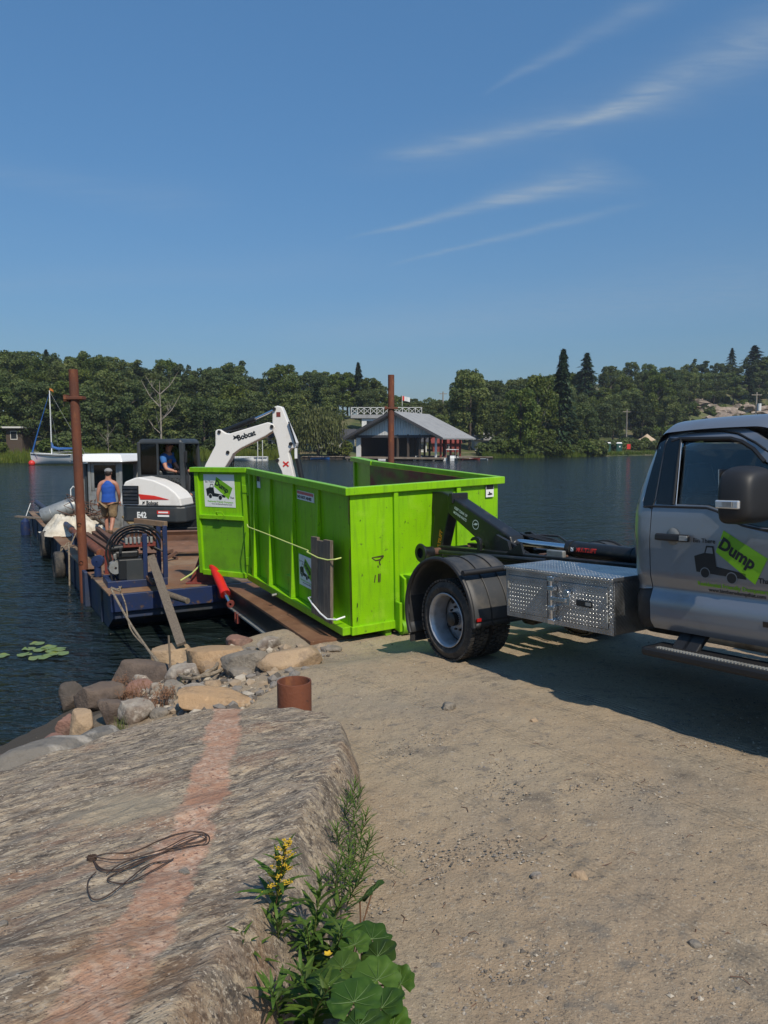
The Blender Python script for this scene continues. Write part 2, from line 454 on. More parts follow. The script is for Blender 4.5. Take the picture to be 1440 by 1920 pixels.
K['greendk'] = mat('lime_green_paint_dull', (.15, .37, .008), .5, var=[((.10, .24, .012), 3, .4, .75, 4), ((.07, .1, .03), 18, .62, .74, 6)], bump=[(3, .4, .02)])
K['red'] = mat('bright_red_paint', (.55, .018, .012), .35, spec=.5, var=[((.33, .015, .012), 6, .5, .8)])
K['redrust'] = mat('red_oxide_steel', (.17, .032, .022), .65, var=[((.08, .02, .016), 5, .5, .75), ((.25, .07, .04), 15, .6, .75)], bump=[(30, .3, .005)])
K['white'] = mat('white_machine_paint', (.74, .72, .68), .35, var=[((.55, .50, .44), 2.5, .55, .85, 6), ((.35, .27, .2), 16, .7, .8, 6)], spec=.5)
K['whiteplain'] = mat('white_print', (.78, .79, .77), .45, var=[((.6, .6, .57), 6, .5, .85)])
K['charcoal'] = mat('charcoal_machine_paint', (.035, .040, .043), .42, var=[((.06, .06, .058), 3, .5, .75)], spec=.5)
K['ink'] = mat('black_print', (.008, .010, .012), .5)
K['inkgreen'] = mat('green_print', (.20, .47, .012), .45)
K['inkgreen2'] = mat('darker_green_print', (.135, .35, .012), .45)
K['inkred'] = mat('red_print', (.6, .03, .02), .45)
K['orange'] = mat('orange_print', (.55, .17, .02), .5)
K['silver'] = mat('silver_car_paint', (.24, .26, .29), .30, metal=.5, var=[((.20, .19, .175), 2.2, .5, .85, 6), ((.27, .25, .215), 40, .66, .75, 4)], coat=.75, spec=.5)
K['carblack'] = mat('glossy_black_trim', (.008, .009, .011), .12, coat=.5)
K['trim'] = mat('matte_black_trim', (.014, .014, .015), .55, bump=[(150, .1, .001)])
K['wheel'] = mat('silver_wheel_paint', (.42, .43, .45), .4, metal=.5, var=[((.2, .18, .15), 9, .5, .85)])
K['wood'] = mat('grey_weathered_wood', (.17, .135, .10), .85, var=[((.075, .058, .045), 6, .4, .7, 7, (8, 8, .7)), ((.26, .22, .17), 12, .55, .75, 6, (6, 6, .5))], bump=[(16, .6, .006, (8, 8, .6))])
K['rope'] = mat('weathered_rope', (.26, .21, .15), .9, var=[((.12, .09, .06), 30, .45, .65)], bump=[(160, .8, .004)])
K['yrope'] = mat('yellow_green_rope', (.55, .62, .20), .8, bump=[(200, .5, .002)])
K['skinm'] = mat('skin', (.42, .20, .13), .55, var=[((.34, .14, .09), 8, .45, .7)])
K['blueshirt'] = mat('blue_cloth', (.012, .075, .36), .85, bump=[(14, .5, .012)])
K['bluetee'] = mat('blue_tee_cloth', (.03, .13, .37), .85, bump=[(14, .5, .012)])
K['khaki'] = mat('khaki_cloth', (.27, .185, .10), .9, var=[((.17, .11, .055), 9, .45, .7)], bump=[(12, .8, .02)])
K['boot'] = mat('brown_leather', (.10, .06, .035), .7)
K['hair'] = mat('dark_hair', (.025, .016, .012), .6)
K['capgrey'] = mat('grey_cap_cloth', (.22, .22, .22), .8)
K['capnavy'] = mat('navy_cap_cloth', (.02, .035, .13), .8)
K['tarp'] = mat('dirty_white_canvas', (.62, .57, .47), .85, var=[((.40, .34, .25), 3, .45, .7, 6)], bump=[(5, .8, .05), (18, .5, .015)])
K['darkhole'] = mat('dark_interior', (.01, .01, .011), .8)
K['glass'] = glass_mat('clear_glass', (.80, .85, .83))
K['glassdark'] = glass_mat('tinted_glass', (.30, .34, .34), 1.0)
K['glassblack'] = mat('privacy_glass', (.006, .010, .014), .06, spec=.5)
K['lens'] = mat('clear_lamp_lens', (.75, .77, .78), .12, metal=.6)
K['redlens'] = mat('red_lens', (.35, .01, .01), .2)
K['galv'] = mat('dull_galvanised_steel', (.33, .34, .33), .5, metal=.5, var=[((.17, .16, .14), 4, .5, .7)])
K['greycab'] = mat('grey_aluminium_paint', (.26, .27, .265), .5, var=[((.12, .12, .11), 4, .5, .75)], metal=.2)
K['hose'] = mat('black_hose', (.02, .02, .021), .5)
# ------------------------------------------------------------------ ground, lake, far shore
NEAR = [(-140, -160), (-60, -40), (-14, -6), (-8, 1), (-5, 4.5), (-3.8, 7), (-3.2, 9.3), (-2.5, 10.5), (-1, 11.0), (1, 11.9), (5, 15), (12, 19), (30, 29), (70, 45), (150, 60), (500, 90)]
FAR = [(-1500, -200), (-400, 60), (-120, 100), (-52, 110), (-42, 112), (-30, 118), (-13, 131), (5, 133), (16, 136), (25, 142), (38, 150), (53, 165), (75, 180), (120, 200), (400, 260), (1500, 300)]
def sdist(px_, py_, line):
    """signed distance to a polyline, positive on the left of its direction"""
    best = np.full(px_.shape, 1e18); sg = np.ones(px_.shape)
    for (x0, y0), (x1, y1) in zip(line[:-1], line[1:]):
        dx, dy = x1 - x0, y1 - y0; l2 = dx * dx + dy * dy
        t = np.clip(((px_ - x0) * dx + (py_ - y0) * dy) / l2, 0, 1)
        qx, qy = px_ - (x0 + t * dx), py_ - (y0 + t * dy)
        d = qx * qx + qy * qy
        c = dx * (py_ - y0) - dy * (px_ - x0)
        m_ = d < best
        best = np.where(m_, d, best); sg = np.where(m_, np.sign(c), sg)
    return np.sqrt(best) * sg
TRK = Vector((0.613, 7.336, 0.818))     # rear wheel contact, truck frame below
_a, _t = radians(33), radians(3.1)
TX = Vector((sin(_a) * cos(_t), -cos(_a) * cos(_t), sin(_t)))
TY = Vector((0, 0, 1)).cross(TX).normalized()
TZ = TX.cross(TY)
BL = Vector((-0.47751, 0.87793, 0.03497)); BW = Vector((0.87848, 0.47633, 0.0371)); BZ = Vector((-0.01592, -0.04844, 0.9987))
BO = Vector((-0.3775, 8.9107, 0.6826))
def sstep(x): x = np.clip(x, 0, 1); return x * x * (3 - 2 * x)
def terrain(X, Y):
    dn = -sdist(X, Y, NEAR)                      # inland of the near shore
    df = sdist(X, Y, FAR)                        # inland of the far shore
    zn = np.where(dn > 0, 1.45 * (1 - np.exp(-np.maximum(dn, 0) / 4.4)), np.maximum(dn * 0.42, -2.6))
    # truck stands on its own wheel plane
    qx, qy = X - TRK.x, Y - TRK.y
    s = qx * TX.x + qy * TX.y; n = qx * TY.x + qy * TY.y
    plane = TRK.z + s * TX.z
    ds = np.maximum(np.maximum(-0.6 - s, s - 5.2), 0); dd = np.maximum(np.maximum(-0.2 - n, n - 2.5), 0)
    w = 1 - sstep(np.sqrt(ds * ds + dd * dd) / 1.6)
    zn = zn * (1 - w) + plane * w
    # dirt pad under the bin's front
    bx, by = X - BO.x, Y - BO.y
    u = bx * BL.x + by * BL.y; v = bx * BW.x + by * BW.y
    e1 = np.maximum(np.maximum(-0.3 - u, u - 0.9), 0); e2 = np.maximum(np.maximum(-0.5 - v, v - 2.5), 0)
    w = 1 - sstep(np.sqrt(e1 * e1 + e2 * e2) / 1.2)
    zn = zn * (1 - w) + (0.60 + 0.05 * v) * w
    A = 9.0 + 15 * sstep((X - 40) / 45) - 5 * sstep(1 - np.abs(X - 14) / 26)
    Lh = 62 + 22 * sstep((X - 20) / 40)
    zf = np.where(df > 0, 0.45 * (1 - np.exp(-np.maximum(df, 0) / 1.5)) + A * sstep(np.maximum(df - 4, 0) / Lh), np.maximum(df * 0.3, -2.6))
    return np.maximum(zn, zf), dn, df
def tz(x, y): return float(terrain(np.array([float(x)]), np.array([float(y)]))[0][0])

def polar_sheet(name, rs, angs, mats_, seed, amp):
    R_, A_ = np.meshgrid(rs, angs, indexing='ij')
    X, Y = R_ * np.sin(A_), R_ * np.cos(A_)
    Z, dn, df = terrain(X, Y)
    nz = np.zeros_like(Z)
    flat = [(x, y) for x, y in zip(X.ravel(), Y.ravel())]
    out = []
    for (x, y), r in zip(flat, R_.ravel()):
        v = 0.022 * noise.noise((x * .9, y * .9, seed)) + 0.009 * noise.noise((x * 3.1, y * 3.1, seed + 3))
        if r < 14: v += 0.009 * noise.noise((x * 9, y * 9, seed)) + 0.004 * noise.noise((x * 25, y * 25, seed))
        elif r > 60: v = 0.5 * noise.noise((x * .07, y * .07, 1)) + 1.3 * noise.noise((x * .02, y * .02, 4))
        out.append(v)
    nz = np.array(out).reshape(Z.shape) * amp
    land = np.where(R_ > 60, sstep((df - 6) / 20), 1.0)
    Z = Z + nz * land
    na, nr = len(angs), len(rs)
    co = np.stack([X, Y, Z], -1).reshape(-1, 3)
    i, j = np.meshgrid(np.arange(nr - 1), np.arange(na - 1), indexing='ij')
    a = (i * na + j).ravel()
    q = np.stack([a, a + 1, a + na + 1, a + na], -1)
    me = bpy.data.meshes.new(name)
    me.vertices.add(len(co)); me.vertices.foreach_set('co', co.ravel().astype(np.float32))
    me.loops.add(q.size); me.loops.foreach_set('vertex_index', q.ravel().astype(np.int32))
    me.polygons.add(len(q)); me.polygons.foreach_set('loop_start', np.arange(0, q.size, 4, dtype=np.int32)); me.polygons.foreach_set('loop_total', np.full(len(q), 4, dtype=np.int32))
    me.polygons.foreach_set('use_smooth', np.ones(len(q), dtype=bool))
    me.update(calc_edges=True); me.validate()
    return link(name, me, mats_)
angs = np.concatenate([np.linspace(-pi, -0.62, 70, endpoint=False), np.linspace(-0.62, 0.62, 380, endpoint=False), np.linspace(0.62, pi, 70)])
def dirt_material():
    m = mat('dry_dirt', (.345, .268, .176), .93, var=[
        ((.305, .225, .145), .45, .42, .62, 6), ((.260, .215, .160), .8, .50, .68, 7), ((.34, .275, .19), 1.3, .52, .72, 6),
        ((.155, .125, .092), 2.6, .58, .74, 7), ((.39, .33, .25), 22, .62, .70, 5), ((.13, .105, .08), 34, .58, .68, 6), ((.20, .165, .125), 9, .57, .68, 8), ((.42, .36, .27), 90, .60, .66, 4), ((.10, .08, .06), 120, .61, .67, 4)],
        bump=[(3.0, .16, .05), (14, .40, .02), (50, .75, .012), (140, .7, .005)])
    nt = m.node_tree; N, L = nt.nodes, nt.links
    gz = N.new('ShaderNodeTexCoord'); gs = N.new('ShaderNodeSeparateXYZ'); L.new(gz.outputs['Object'], gs.inputs[0])
    wz = N.new('ShaderNodeTexNoise'); wz.inputs['Scale'].default_value = 2.5; wz.inputs['Detail'].default_value = 6; L.new(gz.outputs['Object'], wz.inputs['Vector'])
    ad = N.new('ShaderNodeMath'); ad.operation = 'MULTIPLY_ADD'; ad.inputs[1].default_value = -.35; L.new(wz.outputs[0], ad.inputs[0]); L.new(gs.outputs[2], ad.inputs[2])
    wr_ = N.new('ShaderNodeMapRange'); wr_.inputs[1].default_value = .30; wr_.inputs[2].default_value = .08; L.new(ad.outputs[0], wr_.inputs[0])
    wm_ = N.new('ShaderNodeMix'); wm_.data_type = 'RGBA'; wm_.inputs['B'].default_value = (.055, .044, .032, 1); pb = N['Principled BSDF']
    L.new(wr_.outputs[0], wm_.inputs['Factor']); L.new(pb.inputs['Base Color'].links[0].from_socket, wm_.inputs['A']); L.new(wm_.outputs['Result'], pb.inputs['Base Color'])
    # faint tyre ruts running with the truck: repeating tread waves inside two soft bands
    tc = N.new('ShaderNodeTexCoord'); mp = N.new('ShaderNodeMapping'); mp.vector_type = 'TEXTURE'
    mp.inputs['Location'].default_value = (TRK.x, TRK.y, 0); mp.inputs['Rotation'].default_value = (0, 0, atan2(TX.y, TX.x))
    L.new(tc.outputs['Object'], mp.inputs[0])
    sp = N.new('ShaderNodeSeparateXYZ'); L.new(mp.outputs[0], sp.inputs[0])
    def mm(op, a, b=None, cl=False):
        n = N.new('ShaderNodeMath'); n.operation = op; n.use_clamp = cl
        for i, v in enumerate((a, b)):
            if v is None: continue
            if isinstance(v, (int, float)): n.inputs[i].default_value = v
            else: L.new(v, n.inputs[i])
        return n.outputs[0]
    wv = N.new('ShaderNodeTexNoise'); wv.inputs['Scale'].default_value = .6; L.new(tc.outputs['Object'], wv.inputs['Vector'])
    yy = mm('ADD', sp.outputs[1], mm('MULTIPLY', wv.outputs[0], .5))
    tot = None
    for c in (0.0, -0.75, 0.35, -1.7):
        g = mm('SUBTRACT', 1.0, mm('DIVIDE', mm('ABSOLUTE', mm('SUBTRACT', yy, c)), .13), True)
        tot = g if tot is None else mm('MAXIMUM', tot, g)
    rib = mm('SINE', mm('MULTIPLY', sp.outputs[1], 150.0))
    rib2 = mm('SINE', mm('MULTIPLY', sp.outputs[0], 55.0))
    h = mm('MULTIPLY', tot, mm('ADD', mm('MULTIPLY', rib, .6), mm('ADD', mm('MULTIPLY', rib2, .25), -0.8)))
    bp = N.new('ShaderNodeBump'); bp.inputs['Strength'].default_value = .7; bp.inputs['Distance'].default_value = .012
    b = N['Principled BSDF']; old = b.inputs['Normal'].links[0].from_socket
    L.new(h, bp.inputs['Height']); L.new(old, bp.inputs['Normal']); L.new(bp.outputs[0], b.inputs['Normal'])
    return m
K['dirt'] = dirt_material()
K['grassland'] = mat('shore_grass', (.075, .095, .026), .95, var=[((.13, .13, .045), .08, .45, .65, 5), ((.04, .06, .015), .25, .45, .6, 6), ((.19, .155, .09), .12, .46, .62, 6)], bump=[(1.2, .8, .3)])
g1 = polar_sheet('ground', np.concatenate([np.geomspace(0.9, 14, 330), np.geomspace(14.3, 70, 50)]), angs, K['dirt'], 1.7, 1.0)
tag(g1, kind='structure')
angs2 = np.concatenate([np.linspace(-pi, -0.75, 70, endpoint=False), np.linspace(-0.75, 0.75, 260, endpoint=False), np.linspace(0.75, pi, 70)])
g2 = polar_sheet('far_shore_terrain', np.concatenate([np.linspace(70, 330, 190), np.geomspace(340, 3500, 26)]), angs2, K['grassland'], 5.1, 1.0)
tag(g2, kind='structure')

def water_material():
    m = bpy.data.materials.new('lake_water'); m.use_nodes = True
    nt = m.node_tree; N, L = nt.nodes, nt.links
    b = N['Principled BSDF']
    b.inputs['Base Color'].default_value = (.009, .015, .014, 1); b.inputs['Roughness'].default_value = .11
    b.inputs['IOR'].default_value = 1.333; b.inputs['Specular IOR Level'].default_value = .5
    tc = N.new('ShaderNodeTexCoord')
    prev = None
    for sc, st, dist, stretch, rot in ((0.55, 1.0, .30, (1, 2.0, 1), 12), (2.1, 1.0, .125, (1, 2.3, 1), 24), (5.5, 1.0, .046, (1, 1.8, 1), 5), (14, .7, .010, (1, 1.5, 1), 40)):
        mp = N.new('ShaderNodeMapping'); mp.inputs['Scale'].default_value = stretch; mp.inputs['Rotation'].default_value = (0, 0, radians(rot)); L.new(tc.outputs['Object'], mp.inputs[0])
        n = N.new('ShaderNodeTexNoise'); n.inputs['Scale'].default_value = sc; n.inputs['Detail'].default_value = 3; n.inputs['Roughness'].default_value = .5; n.inputs['Distortion'].default_value = .4; L.new(mp.outputs[0], n.inputs['Vector'])
        bp = N.new('ShaderNodeBump'); bp.inputs['Strength'].default_value = st; bp.inputs['Distance'].default_value = dist
        L.new(n.outputs[0], bp.inputs['Height'])
        if prev: L.new(prev, bp.inputs['Normal'])
        prev = bp.outputs[0]
    L.new(prev, b.inputs['Normal'])
    # shallows: brown lake bed glows through near the near shore
    sh = N.new('ShaderNodeTexNoise'); sh.inputs['Scale'].default_value = 3; L.new(tc.outputs['Object'], sh.inputs['Vector'])
    return m
K['water'] = water_material()
wm = MB(); wm.grid(lambda u, v: (-3400 + 6800 * u, -3400 + 6800 * v, 0), 4, 4, 0, False)
tag(wm.build('lake_water', K['water']), kind='structure')

# ------------------------------------------------------------------ trees
NPR = np.random.RandomState(5)
def quads_mesh(name, C, Nn, S, asp=1.0, U=None):
    """leaf clumps: C centres, Nn normals, S sizes; U optional long axis"""
    n = len(C)
    Nn = Nn / np.maximum(np.linalg.norm(Nn, axis=1, keepdims=True), 1e-6)
    if U is None: U = NPR.normal(size=(n, 3))
    U = U - Nn * np.sum(U * Nn, 1, keepdims=True); U /= np.maximum(np.linalg.norm(U, axis=1, keepdims=True), 1e-6)
    V = np.cross(Nn, U)
    S = S.reshape(-1, 1); a = S * asp
    j = lambda: (0.75 + 0.5 * NPR.rand(n, 1))
    P = np.stack([C - U * a * j() , C + V * S * j() * .8 + Nn * S * .25, C + U * a * j(), C - V * S * j() * .8 + Nn * S * .25], 1).reshape(-1, 3)
    me = bpy.data.meshes.new(name)
    me.vertices.add(4 * n); me.vertices.foreach_set('co', P.ravel().astype(np.float32))
    me.loops.add(4 * n); me.loops.foreach_set('vertex_index', np.arange(4 * n, dtype=np.int32))
    me.polygons.add(n); me.polygons.foreach_set('loop_start', np.arange(0, 4 * n, 4, dtype=np.int32)); me.polygons.foreach_set('loop_total', np.full(n, 4, dtype=np.int32))
    me.update(calc_edges=True)
    return me
def rdir(n, up=0.0):
    d = NPR.normal(size=(n, 3)); d[:, 2] += up; return d / np.linalg.norm(d, axis=1, keepdims=True)
def decid(n, lobes, size):
    w = np.array([l[1][0] * l[1][2] for l in lobes]); w = w / w.sum()
    k = NPR.choice(len(lobes), n, p=w); C0 = np.array([l[0] for l in lobes])[k]; R0 = np.array([l[1] for l in lobes])[k]
    d = rdir(n, .35); r = 0.55 + 0.62 * NPR.rand(n, 1) ** .7
    C = C0 + d * R0 * r
    keep = np.ones(n, bool)
    for i, l in enumerate(lobes):
        q = (C - np.array(l[0])) / np.array(l[1]); keep &= ~((np.sum(q * q, 1) < .45) & (k != i))
    C, d = C[keep], d[keep]
    return C, d + NPR.normal(size=d.shape) * .8, size * (.55 + .75 * NPR.rand(len(C)))
def make_lobes(kind, rnd):
    L_ = []
    if kind == 0:      # broad round crown reaching low
        for i in range(46):
            a = rnd.uniform(0, 2 * pi); z = rnd.uniform(.24, .86); rr = .27 * sqrt(max(0.05, 1 - ((z - .5) / .42) ** 2)); L_.append(((cos(a) * rr * rnd.uniform(.5, 1), sin(a) * rr * rnd.uniform(.5, 1), z), [rnd.uniform(.055, .10)] * 2 + [rnd.uniform(.045, .08)]))
    elif kind == 1:    # tall narrower
        for i in range(42):
            a = rnd.uniform(0, 2 * pi); z = rnd.uniform(.2, .9); rr = .19 * sqrt(max(0.05, 1 - ((z - .5) / .46) ** 2)); L_.append(((cos(a) * rr, sin(a) * rr, z), [rnd.uniform(.045, .085)] * 2 + [rnd.uniform(.05, .09)]))
    elif kind == 2:    # open layered crown
        for i in range(44):
            a = rnd.uniform(0, 2 * pi); z = rnd.uniform(.3, .92); rr = rnd.uniform(.05, .32); L_.append(((cos(a) * rr, sin(a) * rr, z), [rnd.uniform(.045, .085)] * 2 + [rnd.uniform(.03, .055)]))
    else:              # bush
        for i in range(10):
            a = rnd.uniform(0, 2 * pi); rr = rnd.uniform(0, .5); L_.append(((cos(a) * rr, sin(a) * rr, rnd.uniform(.25, .7)), [rnd.uniform(.2, .32)] * 2 + [rnd.uniform(.2, .32)]))
    return L_
def trunk_mesh(h, r, limbs, rnd, bare=False):
    mb = MB()
    pts = [Vector((0, 0, -.03))]; x = y = 0
    for i in range(1, 7):
        x += rnd.uniform(-.012, .012); y += rnd.uniform(-.012, .012); pts.append(Vector((x, y, h * i / 6)))
    mb.tube(pts, [r * (1.15 - .95 * i / 6) for i in range(7)], 7)
    for i in range(limbs):
        t = rnd.uniform(.3, .85); p = pts[int(t * 6)]; a = rnd.uniform(0, 2 * pi); l = rnd.uniform(.12, .26) * (1.2 if bare else 1)
        q = p + Vector((cos(a) * l * .55, sin(a) * l * .55, l * .5)); e = p + Vector((cos(a) * l, sin(a) * l, l * (1.2 if bare else .9)))
        mb.tube([p, q, e], [r * .5, r * .33, r * .1], 5)
        if bare:
            for _ in range(3):
                b = rnd.uniform(0, 2 * pi); mb.tube([q, q + Vector((cos(b) * .07, sin(b) * .07, rnd.uniform(.05, .12)))], [r * .2, r * .05], 4)
    return mb.mesh('trunk')
K['bark'] = mat('grey_bark', (.10, .08, .062), .9, var=[((.05, .04, .03), 20, .45, .7)])
K['barkpale'] = mat('pale_bare_wood', (.30, .26, .21), .85, var=[((.18, .15, .12), 30, .45, .7)])
LEAFM = [leaf_mat('leaves_mid', ((.125, .160, .044), (.072, .106, .032), (.20, .215, .065)), scale=5, fine=22),
         leaf_mat('leaves_dark', ((.090, .124, .042), (.054, .082, .029), (.135, .158, .052)), scale=5, fine=22),
         leaf_mat('leaves_light', ((.10, .135, .024), (.05, .085, .016), (.17, .19, .035)), scale=5, fine=22),
         leaf_mat('needles', ((.030, .056, .024), (.019, .038, .018), (.052, .080, .032)), scale=8, fine=30, trans=.15),
         leaf_mat('willow_leaves', ((.19, .22, .07), (.11, .145, .045), (.27, .28, .10)), scale=6, fine=25)]
PROTO = []
rp = random.Random(11)
for kind in (0, 0, 1, 1, 2, 2):
    C, n_, s_ = decid(8200, make_lobes(kind, rp), .0150)
    PROTO.append((kind, quads_mesh('crown', C, n_, s_), trunk_mesh(.72, .017, 6, rp)))
def conifer_proto(n, rad, gap):
    t = NPR.rand(n) ** .75; z = .08 + .92 * t
    a = NPR.rand(n) * 2 * pi
    tier = (z * 13) % 1
    rr = rad * (1 - z) ** .85 * (1.05 - gap * tier) * (.35 + .75 * NPR.rand(n) ** .5) * (1 + .25 * np.sin(a * 3 + z * 9)) + .004
    C = np.stack([np.cos(a) * rr, np.sin(a) * rr, z - rr * .22], 1)
    Uo = np.stack([np.cos(a), np.sin(a), np.full(n, -.25)], 1)
    Nn = np.stack([np.cos(a) * .3, np.sin(a) * .3, np.ones(n)], 1) + NPR.normal(size=(n, 3)) * .35
    return quads_mesh('crown', C, Nn, .012 * (.6 + .8 * NPR.rand(n)), 1.9, Uo)
CON = [(conifer_proto(4200, .20, .45), trunk_mesh(.95, .014, 0, rp)), (conifer_proto(2600, .27, .8), trunk_mesh(.95, .014, 0, rp))]
def bush_proto():
    C, n_, s_ = decid(2200, make_lobes(3, rp), .075); return quads_mesh('crown', C, n_, s_)
BUSH = [bush_proto(), bush_proto()]
def put_tree(name, x, y, h, crown, trunk, lm, label, cat, group, wide=1.0, bark='bark'):
    r = root(name, (x, y, tz(x, y) - .1), RND.uniform(0, 2 * pi), label, cat, group)
    r.scale = (h * wide, h * wide, h)
    # object-level material link so the shared mesh can carry either leaf colour
    if crown:
        if not crown.materials: crown.materials.append(None)
        c = link('crown', crown, None, r); c.material_slots[0].link = 'OBJECT'; c.material_slots[0].material = lm
    if trunk:
        if not trunk.materials: trunk.materials.append(None)
        t = link('trunk', trunk, None, r); t.material_slots[0].link = 'OBJECT'; t.material_slots[0].material = K[bark]
    return r
SKY = [(-300, 640), (0, 648), (60, 655), (100, 652), (130, 645), (160, 660), (200, 655), (240, 660), (262, 682), (290, 674), (330, 672), (365, 684), (390, 684), (420, 667), (450, 680), (480, 700), (520, 677), (545, 674), (570, 690), (600, 678), (625, 690), (675, 684), (700, 707), (722, 730), (760, 742), (800, 744), (848, 738), (862, 696), (890, 694), (910, 716), (930, 706), (970, 702), (1010, 694), (1050, 690), (1100, 690), (1150, 682), (1200, 674), (1250, 682), (1300, 677), (1340, 674), (1400, 668), (1440, 667), (1800, 650)]
def sky_y(x):
    for (a, ya), (b, yb) in zip(SKY[:-1], SKY[1:]):
        if a <= x <= b: return ya + (yb - ya) * (x - a) / (b - a)
    return 660
_sd = {}
def shore_depth(px_):
    k = int(px_ // 10)
    if k not in _sd:
        ds = np.arange(95, 230, .7); r = ray(k * 10 + 5, 828)
        P = np.outer(ds, np.array(r)[:2]); df = sdist(P[:, 0], P[:, 1], FAR)
        i = np.argmax(df > 0); _sd[k] = float(ds[i])
    return _sd[k]
def zone(p):
    for lim, w in ((150, 'behind the moored sailboat'), (262, 'behind the wheelhouse'), (390, 'behind the excavator cab'), (540, 'behind the white digger boom'), (660, 'behind the willow'), (840, 'behind the boathouse'), (930, 'right of the boathouse'), (1110, 'between boathouse and toilets'), (1290, 'behind the green toilets')):
        if p < lim: return w
    return 'above the truck cab roof'
for row, off in enumerate((5, 13, 23, 35, 49, 66, 84)):
    p = -230 + row * 7
    while p < 1640:
        D = shore_depth(p) + off
        stepm = (6.2, 6.0, 6.0, 5.8, 6.0, 5.0 if p > 1100 else 6.0, 4.6 if p > 1100 else 5.6)[row]
        pj = p + RND.uniform(-12, 12)
        p += stepm / D * FPX
        f = min(1, off / 66.0)
        if 630 < pj < 925 and off < 30: continue
        if 500 < pj < 640 and off < 11: continue
        if -20 < pj < 75 and off < 11: continue
        if 1115 < pj and off < 24: continue
        if pj > 1275 and 20 < off < 60: continue
        if pj > 1115 and off > 24 and off < 30 and RND.random() < .4: continue
        dl = 62 if pj < 500 else (45 if pj < 640 else (30 if pj < 925 else 66))
        ty = sky_y(pj) + (1 - f) * dl + RND.uniform(-6, 11 if row > 3 else 26)
        if row >= 5: ty = sky_y(pj) + RND.uniform(0, 10) - (6 if RND.random() < .2 else 0)
        pos = at(pj, 828, D); x, y = pos.x, pos.y
        zt = CAM_H + (828 - ty) / FPX * D
        zg = tz(x, y); h = zt - zg
        h = max(4.5, min(21, h))
        if pj > 1115: h = min(h, 12)
        con = RND.random() < (.03 if pj < 900 else .07)
        rr = RND.random()
        lm = LEAFM[1] if rr < .30 else (LEAFM[2] if rr > .86 else LEAFM[0])
        where = zone(pj)
        if con:
            c, t = CON[RND.randrange(2)]
            put_tree('conifer_tree', x, y, h * 1.02, c, t, LEAFM[3], 'dark pointed conifer in the wood ' + where, 'tree', 'conifers on the far shore ' + where)
        else:
            kd, c, t = PROTO[RND.randrange(6)]
            tn = {0: 'dark green', 1: 'deep green'}.get(0 if lm is LEAFM[0] else 1, '') if lm is not LEAFM[2] else 'yellow-green'
            rw = 'front of the wood' if row < 2 else ('mid wood' if row < 5 else 'skyline of the wood')
            sh = ('broad round', 'narrow tall', 'open layered')[kd]
            put_tree('broadleaf_tree', x, y, h, c, t, lm, f'{sh} {tn} tree, {rw}, {where}', 'tree', f'{tn} {sh} trees, {rw}, {where}', RND.uniform(.95, 1.25) * (1.15 if h < 10 else 1))
# single trees that stand out
def sp_tree(name, p, ty, off, kind, lm, label, cat='tree', wide=1.0, bark='bark'):
    D = shore_depth(p) + off; q = at(p, 828, D); h = CAM_H + (828 - ty) / FPX * D - tz(q.x, q.y)
    c, t = kind
    return put_tree(name, q.x, q.y, h, c, t, lm, label, cat, None, wide, bark)
sp_tree('spruce_tree', 1053, 657, 3.5, CON[0], LEAFM[3], 'tall dark narrow spruce at the water edge, tallest tree right of the boathouse', wide=.95)
sp_tree('pine_tree', 1097, 664, 58, CON[1], LEAFM[3], 'layered dark pine poking above the skyline right of the spruce', wide=1.25)
sp_tree('pine_tree', 1366, 655, 92, CON[1], LEAFM[3], 'smaller of the two dark pines on the ridge above the truck roof', wide=1.2)
sp_tree('pine_tree', 1408, 650, 88, CON[1], LEAFM[3], 'widest dark pine on the ridge near the right edge', wide=2.2)
sp_tree('pine_tree', 672, 681, 60, CON[0], LEAFM[3], 'slim pine tip on the skyline left of the far rusty post', wide=1.0)
sp_tree('poplar_tree', 880, 690, 22, (PROTO[2][1], PROTO[2][2]), LEAFM[0], 'tall pale poplar rising above the boathouse roof end', wide=1.0)
sp_tree('young_tree', 1010, 700, 3, (PROTO[3][1], PROTO[3][2]), LEAFM[2], 'light green young tree at the shore left of the spruce', wide=.9)
sp_tree('young_tree', 975, 715, 3, (PROTO[1][1], PROTO[1][2]), LEAFM[2], 'yellow-green bushy tree at the shore right of the white boat', wide=.9)
sp_tree('young_tree', 1232, 694, 46, (PROTO[0][1], PROTO[0][2]), LEAFM[2], 'bright yellow-green tree on the slope above the sand heap', wide=.9)
bare = [trunk_mesh(1, .014, 8, rp, True), trunk_mesh(1, .011, 9, rp, True)]
def bare_tree(p, ty, off, k, label):
    D = shore_depth(p) + off; q = at(p, 828, D); h = CAM_H + (828 - ty) / FPX * D - tz(q.x, q.y)
    put_tree('bare_tree', q.x, q.y, h, None, bare[k], None, label, 'dead tree', None, 1.0, 'barkpale')
bare_tree(302, 715, 1.2, 0, 'pale dead tree trunk standing behind the excavator cab')
bare_tree(202, 790, 1.0, 1, 'thin white dead stem behind the wheelhouse roof')
bare_tree(1008, 735, 1.5, 1, 'pale leafless birch between the boathouse and the dark spruce')
